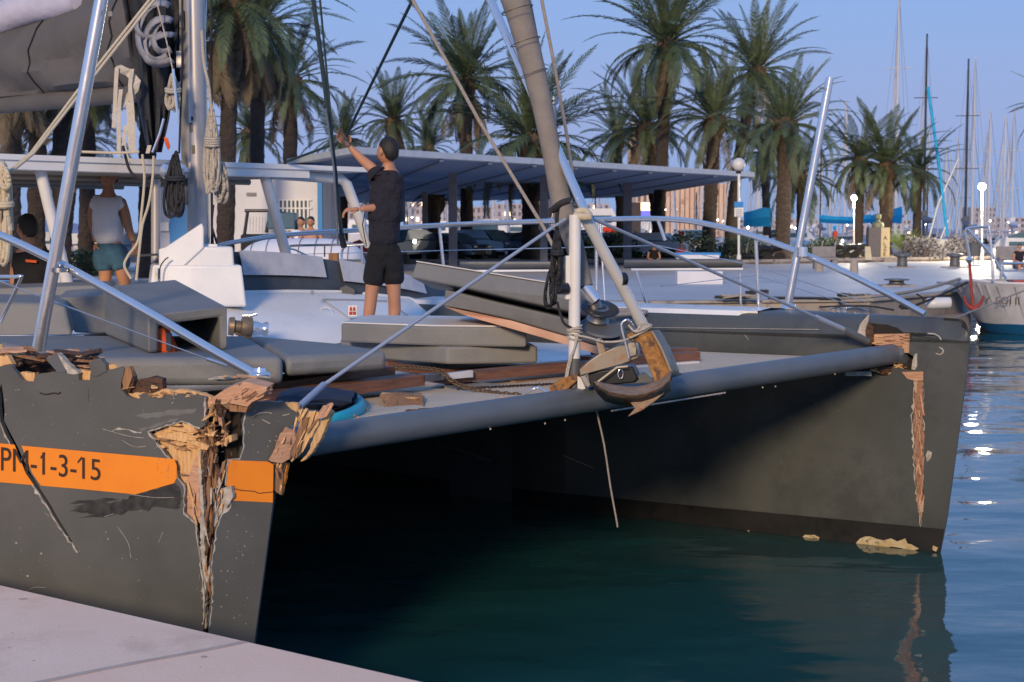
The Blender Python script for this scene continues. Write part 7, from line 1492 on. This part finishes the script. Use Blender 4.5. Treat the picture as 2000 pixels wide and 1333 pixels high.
# ================================================================ white boat with red anchor at the right
t = thing('moored_launch', 'white launch with ribbed bow flap, blue waterline and black letters at the right edge', 'boat', (at(1950, 450, 37).x, 37, 0))
d = 36.0
top = [at(1862, 554, d + 1.5), at(1900, 550, d + .6), at(1960, 556, d), at(2100, 560, d - .5)]
bot = [at(1905, 620, d + 1.3), at(1925, 630, d + .6), at(1975, 634, d), at(2100, 640, d - .5)]
M['launch'] = mat('grey_white_launch_paint', (.30, .30, .33), (.38, .38, .41), rough=.5, scale=2, c3=(.3, .28, .28), t3=(.6, .7), s3=2)
MB().grid([smooth_path(top, 6), [a.lerp(b, .5) for a, b in zip(smooth_path(top, 6), smooth_path(bot, 6))], smooth_path(bot, 6)]).build('hull', M['launch'], t, solid=.06)
for k in range(9):
    s_ = (k + .6) / 9; ti = smooth_path(top, 6); bi = smooth_path(bot, 6); q = s_ * 18; i0 = int(q); a = ti[i0].lerp(ti[min(i0 + 1, 18)], q - i0); b = bi[i0].lerp(bi[min(i0 + 1, 18)], q - i0)
    MB().tube([a + Vector((0, -.05, -.03)), b + Vector((.12, -.05, .02))], .05, 8).build('hull_rib', M['launch'], t, smooth=True)
MB().grid([[p + Vector((0, -.02, .02)) for p in smooth_path(bot, 6)], [p + Vector((.15, .1, -.22)) for p in smooth_path(bot, 6)]]).build('waterline_band', mat('dark_blue_waterline', (.01, .10, .26), rough=.5), t, solid=.05)
MB().grid([[p + Vector((.15, .1, -.2)) for p in smooth_path(bot, 6)], [p + Vector((.2, .2, -.5)) for p in smooth_path(bot, 6)]]).build('underbody', M['boot'], t, solid=.05)
tb([p + Z * .03 for p in top], .035, 'hullw', 'rubbing_rail', t); MB().slab([at(1980, 549, d - .1), at(2100, 548, d - .3), at(2100, 556, d - .3), at(1985, 554, d - .1)], Vector((0, .6, 0))).build('red_deck_edge', M['red'], t)
MB().slab([p for p in top] + [top[-1] + Vector((0, 4, 0)), top[0] + Vector((0, 1.5, 0))], -Z * .05).build('deck', M['launch'], t)
for txt, u in (('W', 1893), ('Y', 1921), ('SOI', 1944), ('II', 1982)):
    cu = bpy.data.curves.new('name', 'FONT'); cu.body = txt; cu.size = .24; cu.extrude = .004; cu.space_character = 1.05; o = bpy.data.objects.new('tmp', cu); sc.collection.objects.link(o); bpy.context.view_layer.update(); me = bpy.data.meshes.new_from_object(o); bpy.data.objects.remove(o)
    o = bpy.data.objects.new('name_letter', me); me.materials.append(M['ink']); sc.collection.objects.link(o); o.parent = t; o.location = at(u, 594, d - .22 + (.9 if u < 1900 else .4 if u < 1930 else 0)) - ORG[t]; o.rotation_euler = (R(84), 0, R(-4))
M['red2'] = mat('dull_red_iron', (.24, .02, .015), (.32, .04, .03), rough=.7, scale=6)
t2 = thing('red_anchor', 'red stocked anchor hanging over the launch bow', 'anchor', tuple(at(1899, 600, 35.2)))
tb([at(1893, 505, 35.4), at(1897, 560, 35.4), at(1901, 602, 35.2)], .035, 'red2', 'shank', t2, seg=8); tb([at(1882, 578, 35.3), at(1888, 594, 35.2), at(1901, 603, 35.15), at(1914, 594, 35.2), at(1921, 578, 35.3)], [.02, .04, .055, .04, .02], 'red2', 'flukes', t2, sm=4, seg=8); MB().lathe([(.02, -.1), (.1, 0), (.02, .1)], at(1893, 508, 35.3), 10).build('shackle', M['steel'], t2)
for pts in ([(1886, 450), (1893, 446), (1925, 444), (1933, 452), (1940, 548)], [(1890, 448), (1938, 500), (1940, 510)], [(1884, 450), (1894, 505)], [(1955, 546), (1957, 520), (1965, 515), (2050, 515)], [(1938, 500), (1965, 545)]):
    tb([at(x, y, 36) for x, y in pts], .035, 'steel', 'bow_pulpit', t, sm=3, seg=8)
t = tb([at(1875, 545, 37), at(1800, 566, 34), at(1700, 580, 32), at(1600, 585, 33.5)], .035, 'rope_b', 'mooring_line', None, sm=4, seg=6); tag(t, 'slack mooring rope from the launch along the quay edge', 'rope')
t = tb([at(1890, 552, 36.5), at(1830, 580, 35), at(1790, 596, 34)], .03, 'rope_k', 'mooring_line', None, sm=3, seg=6); tag(t, 'dark mooring rope from the launch down to the fender', 'rope')
t = tb([at(2020, 560, 33), at(1900, 608, 30), at(1860, 624, 28)], .018, 'rope_b', 'mooring_line', None, sm=3, seg=6); tag(t, 'thin pale line crossing the launch hull', 'rope')
t = thing('fender', 'white cylindrical fender against the quay wall', 'fender', tuple(at(1832, 594, 35))); MB().tube([at(1811, 593, 35.0), at(1818, 593, 34.9), at(1852, 592, 34.9), at(1857, 592, 34.9)], [.06, .135, .135, .13, .05], 16, smooth=3).build('body', M['hullw'], t, smooth=True); tb([at(1808, 593, 35), at(1800, 580, 35), at(1790, 575, 35)], .02, 'rope_k', 'lanyard', t)
M['litter'] = mat('dark_rope_heap', (.05, .045, .04), (.16, .14, .12), rough=.95, scale=8)
for i, (u, v, w_, d) in enumerate(((1440, 580, 50, 33.6), (1650, 577, 16, 33.4), (1690, 579, 34, 33.4), (1770, 600, 18, 33.8), (1480, 571, 26, 35))):
    rg = random.Random(i + 5); t = thing('rope_heap', ['tangled rope heap on the quay edge left of the far light pole', 'dark rope lump on the quay edge below the rail', 'pale tangled rope on the quay edge', 'rope lump beside the white fender', 'ropes piled behind the rail stanchion'][i], 'rope', tuple(at(u, v, d)), 'rope heaps on the quay edge')
    for k in range(7):
        pts = [at(u + rg.uniform(-w_, w_) * .9, v + rg.uniform(-3, 3), d + rg.uniform(-.2, .2)) for q in range(5)]; tb(pts, .03, rg.choice(['litter', 'rope_b', 'rope_k']), 'rope_strand', t, sm=4, seg=5)
t = tb([at(1500, 582, 32.8), at(1625, 584, 32.6), at(1640, 590, 32.6), at(1642, 602, 32.6)], .03, 'black', 'quay_pipe', None, sm=3, seg=8); tag(t, 'black pipe bent over the quay edge behind the deck cleat', 'pipe')
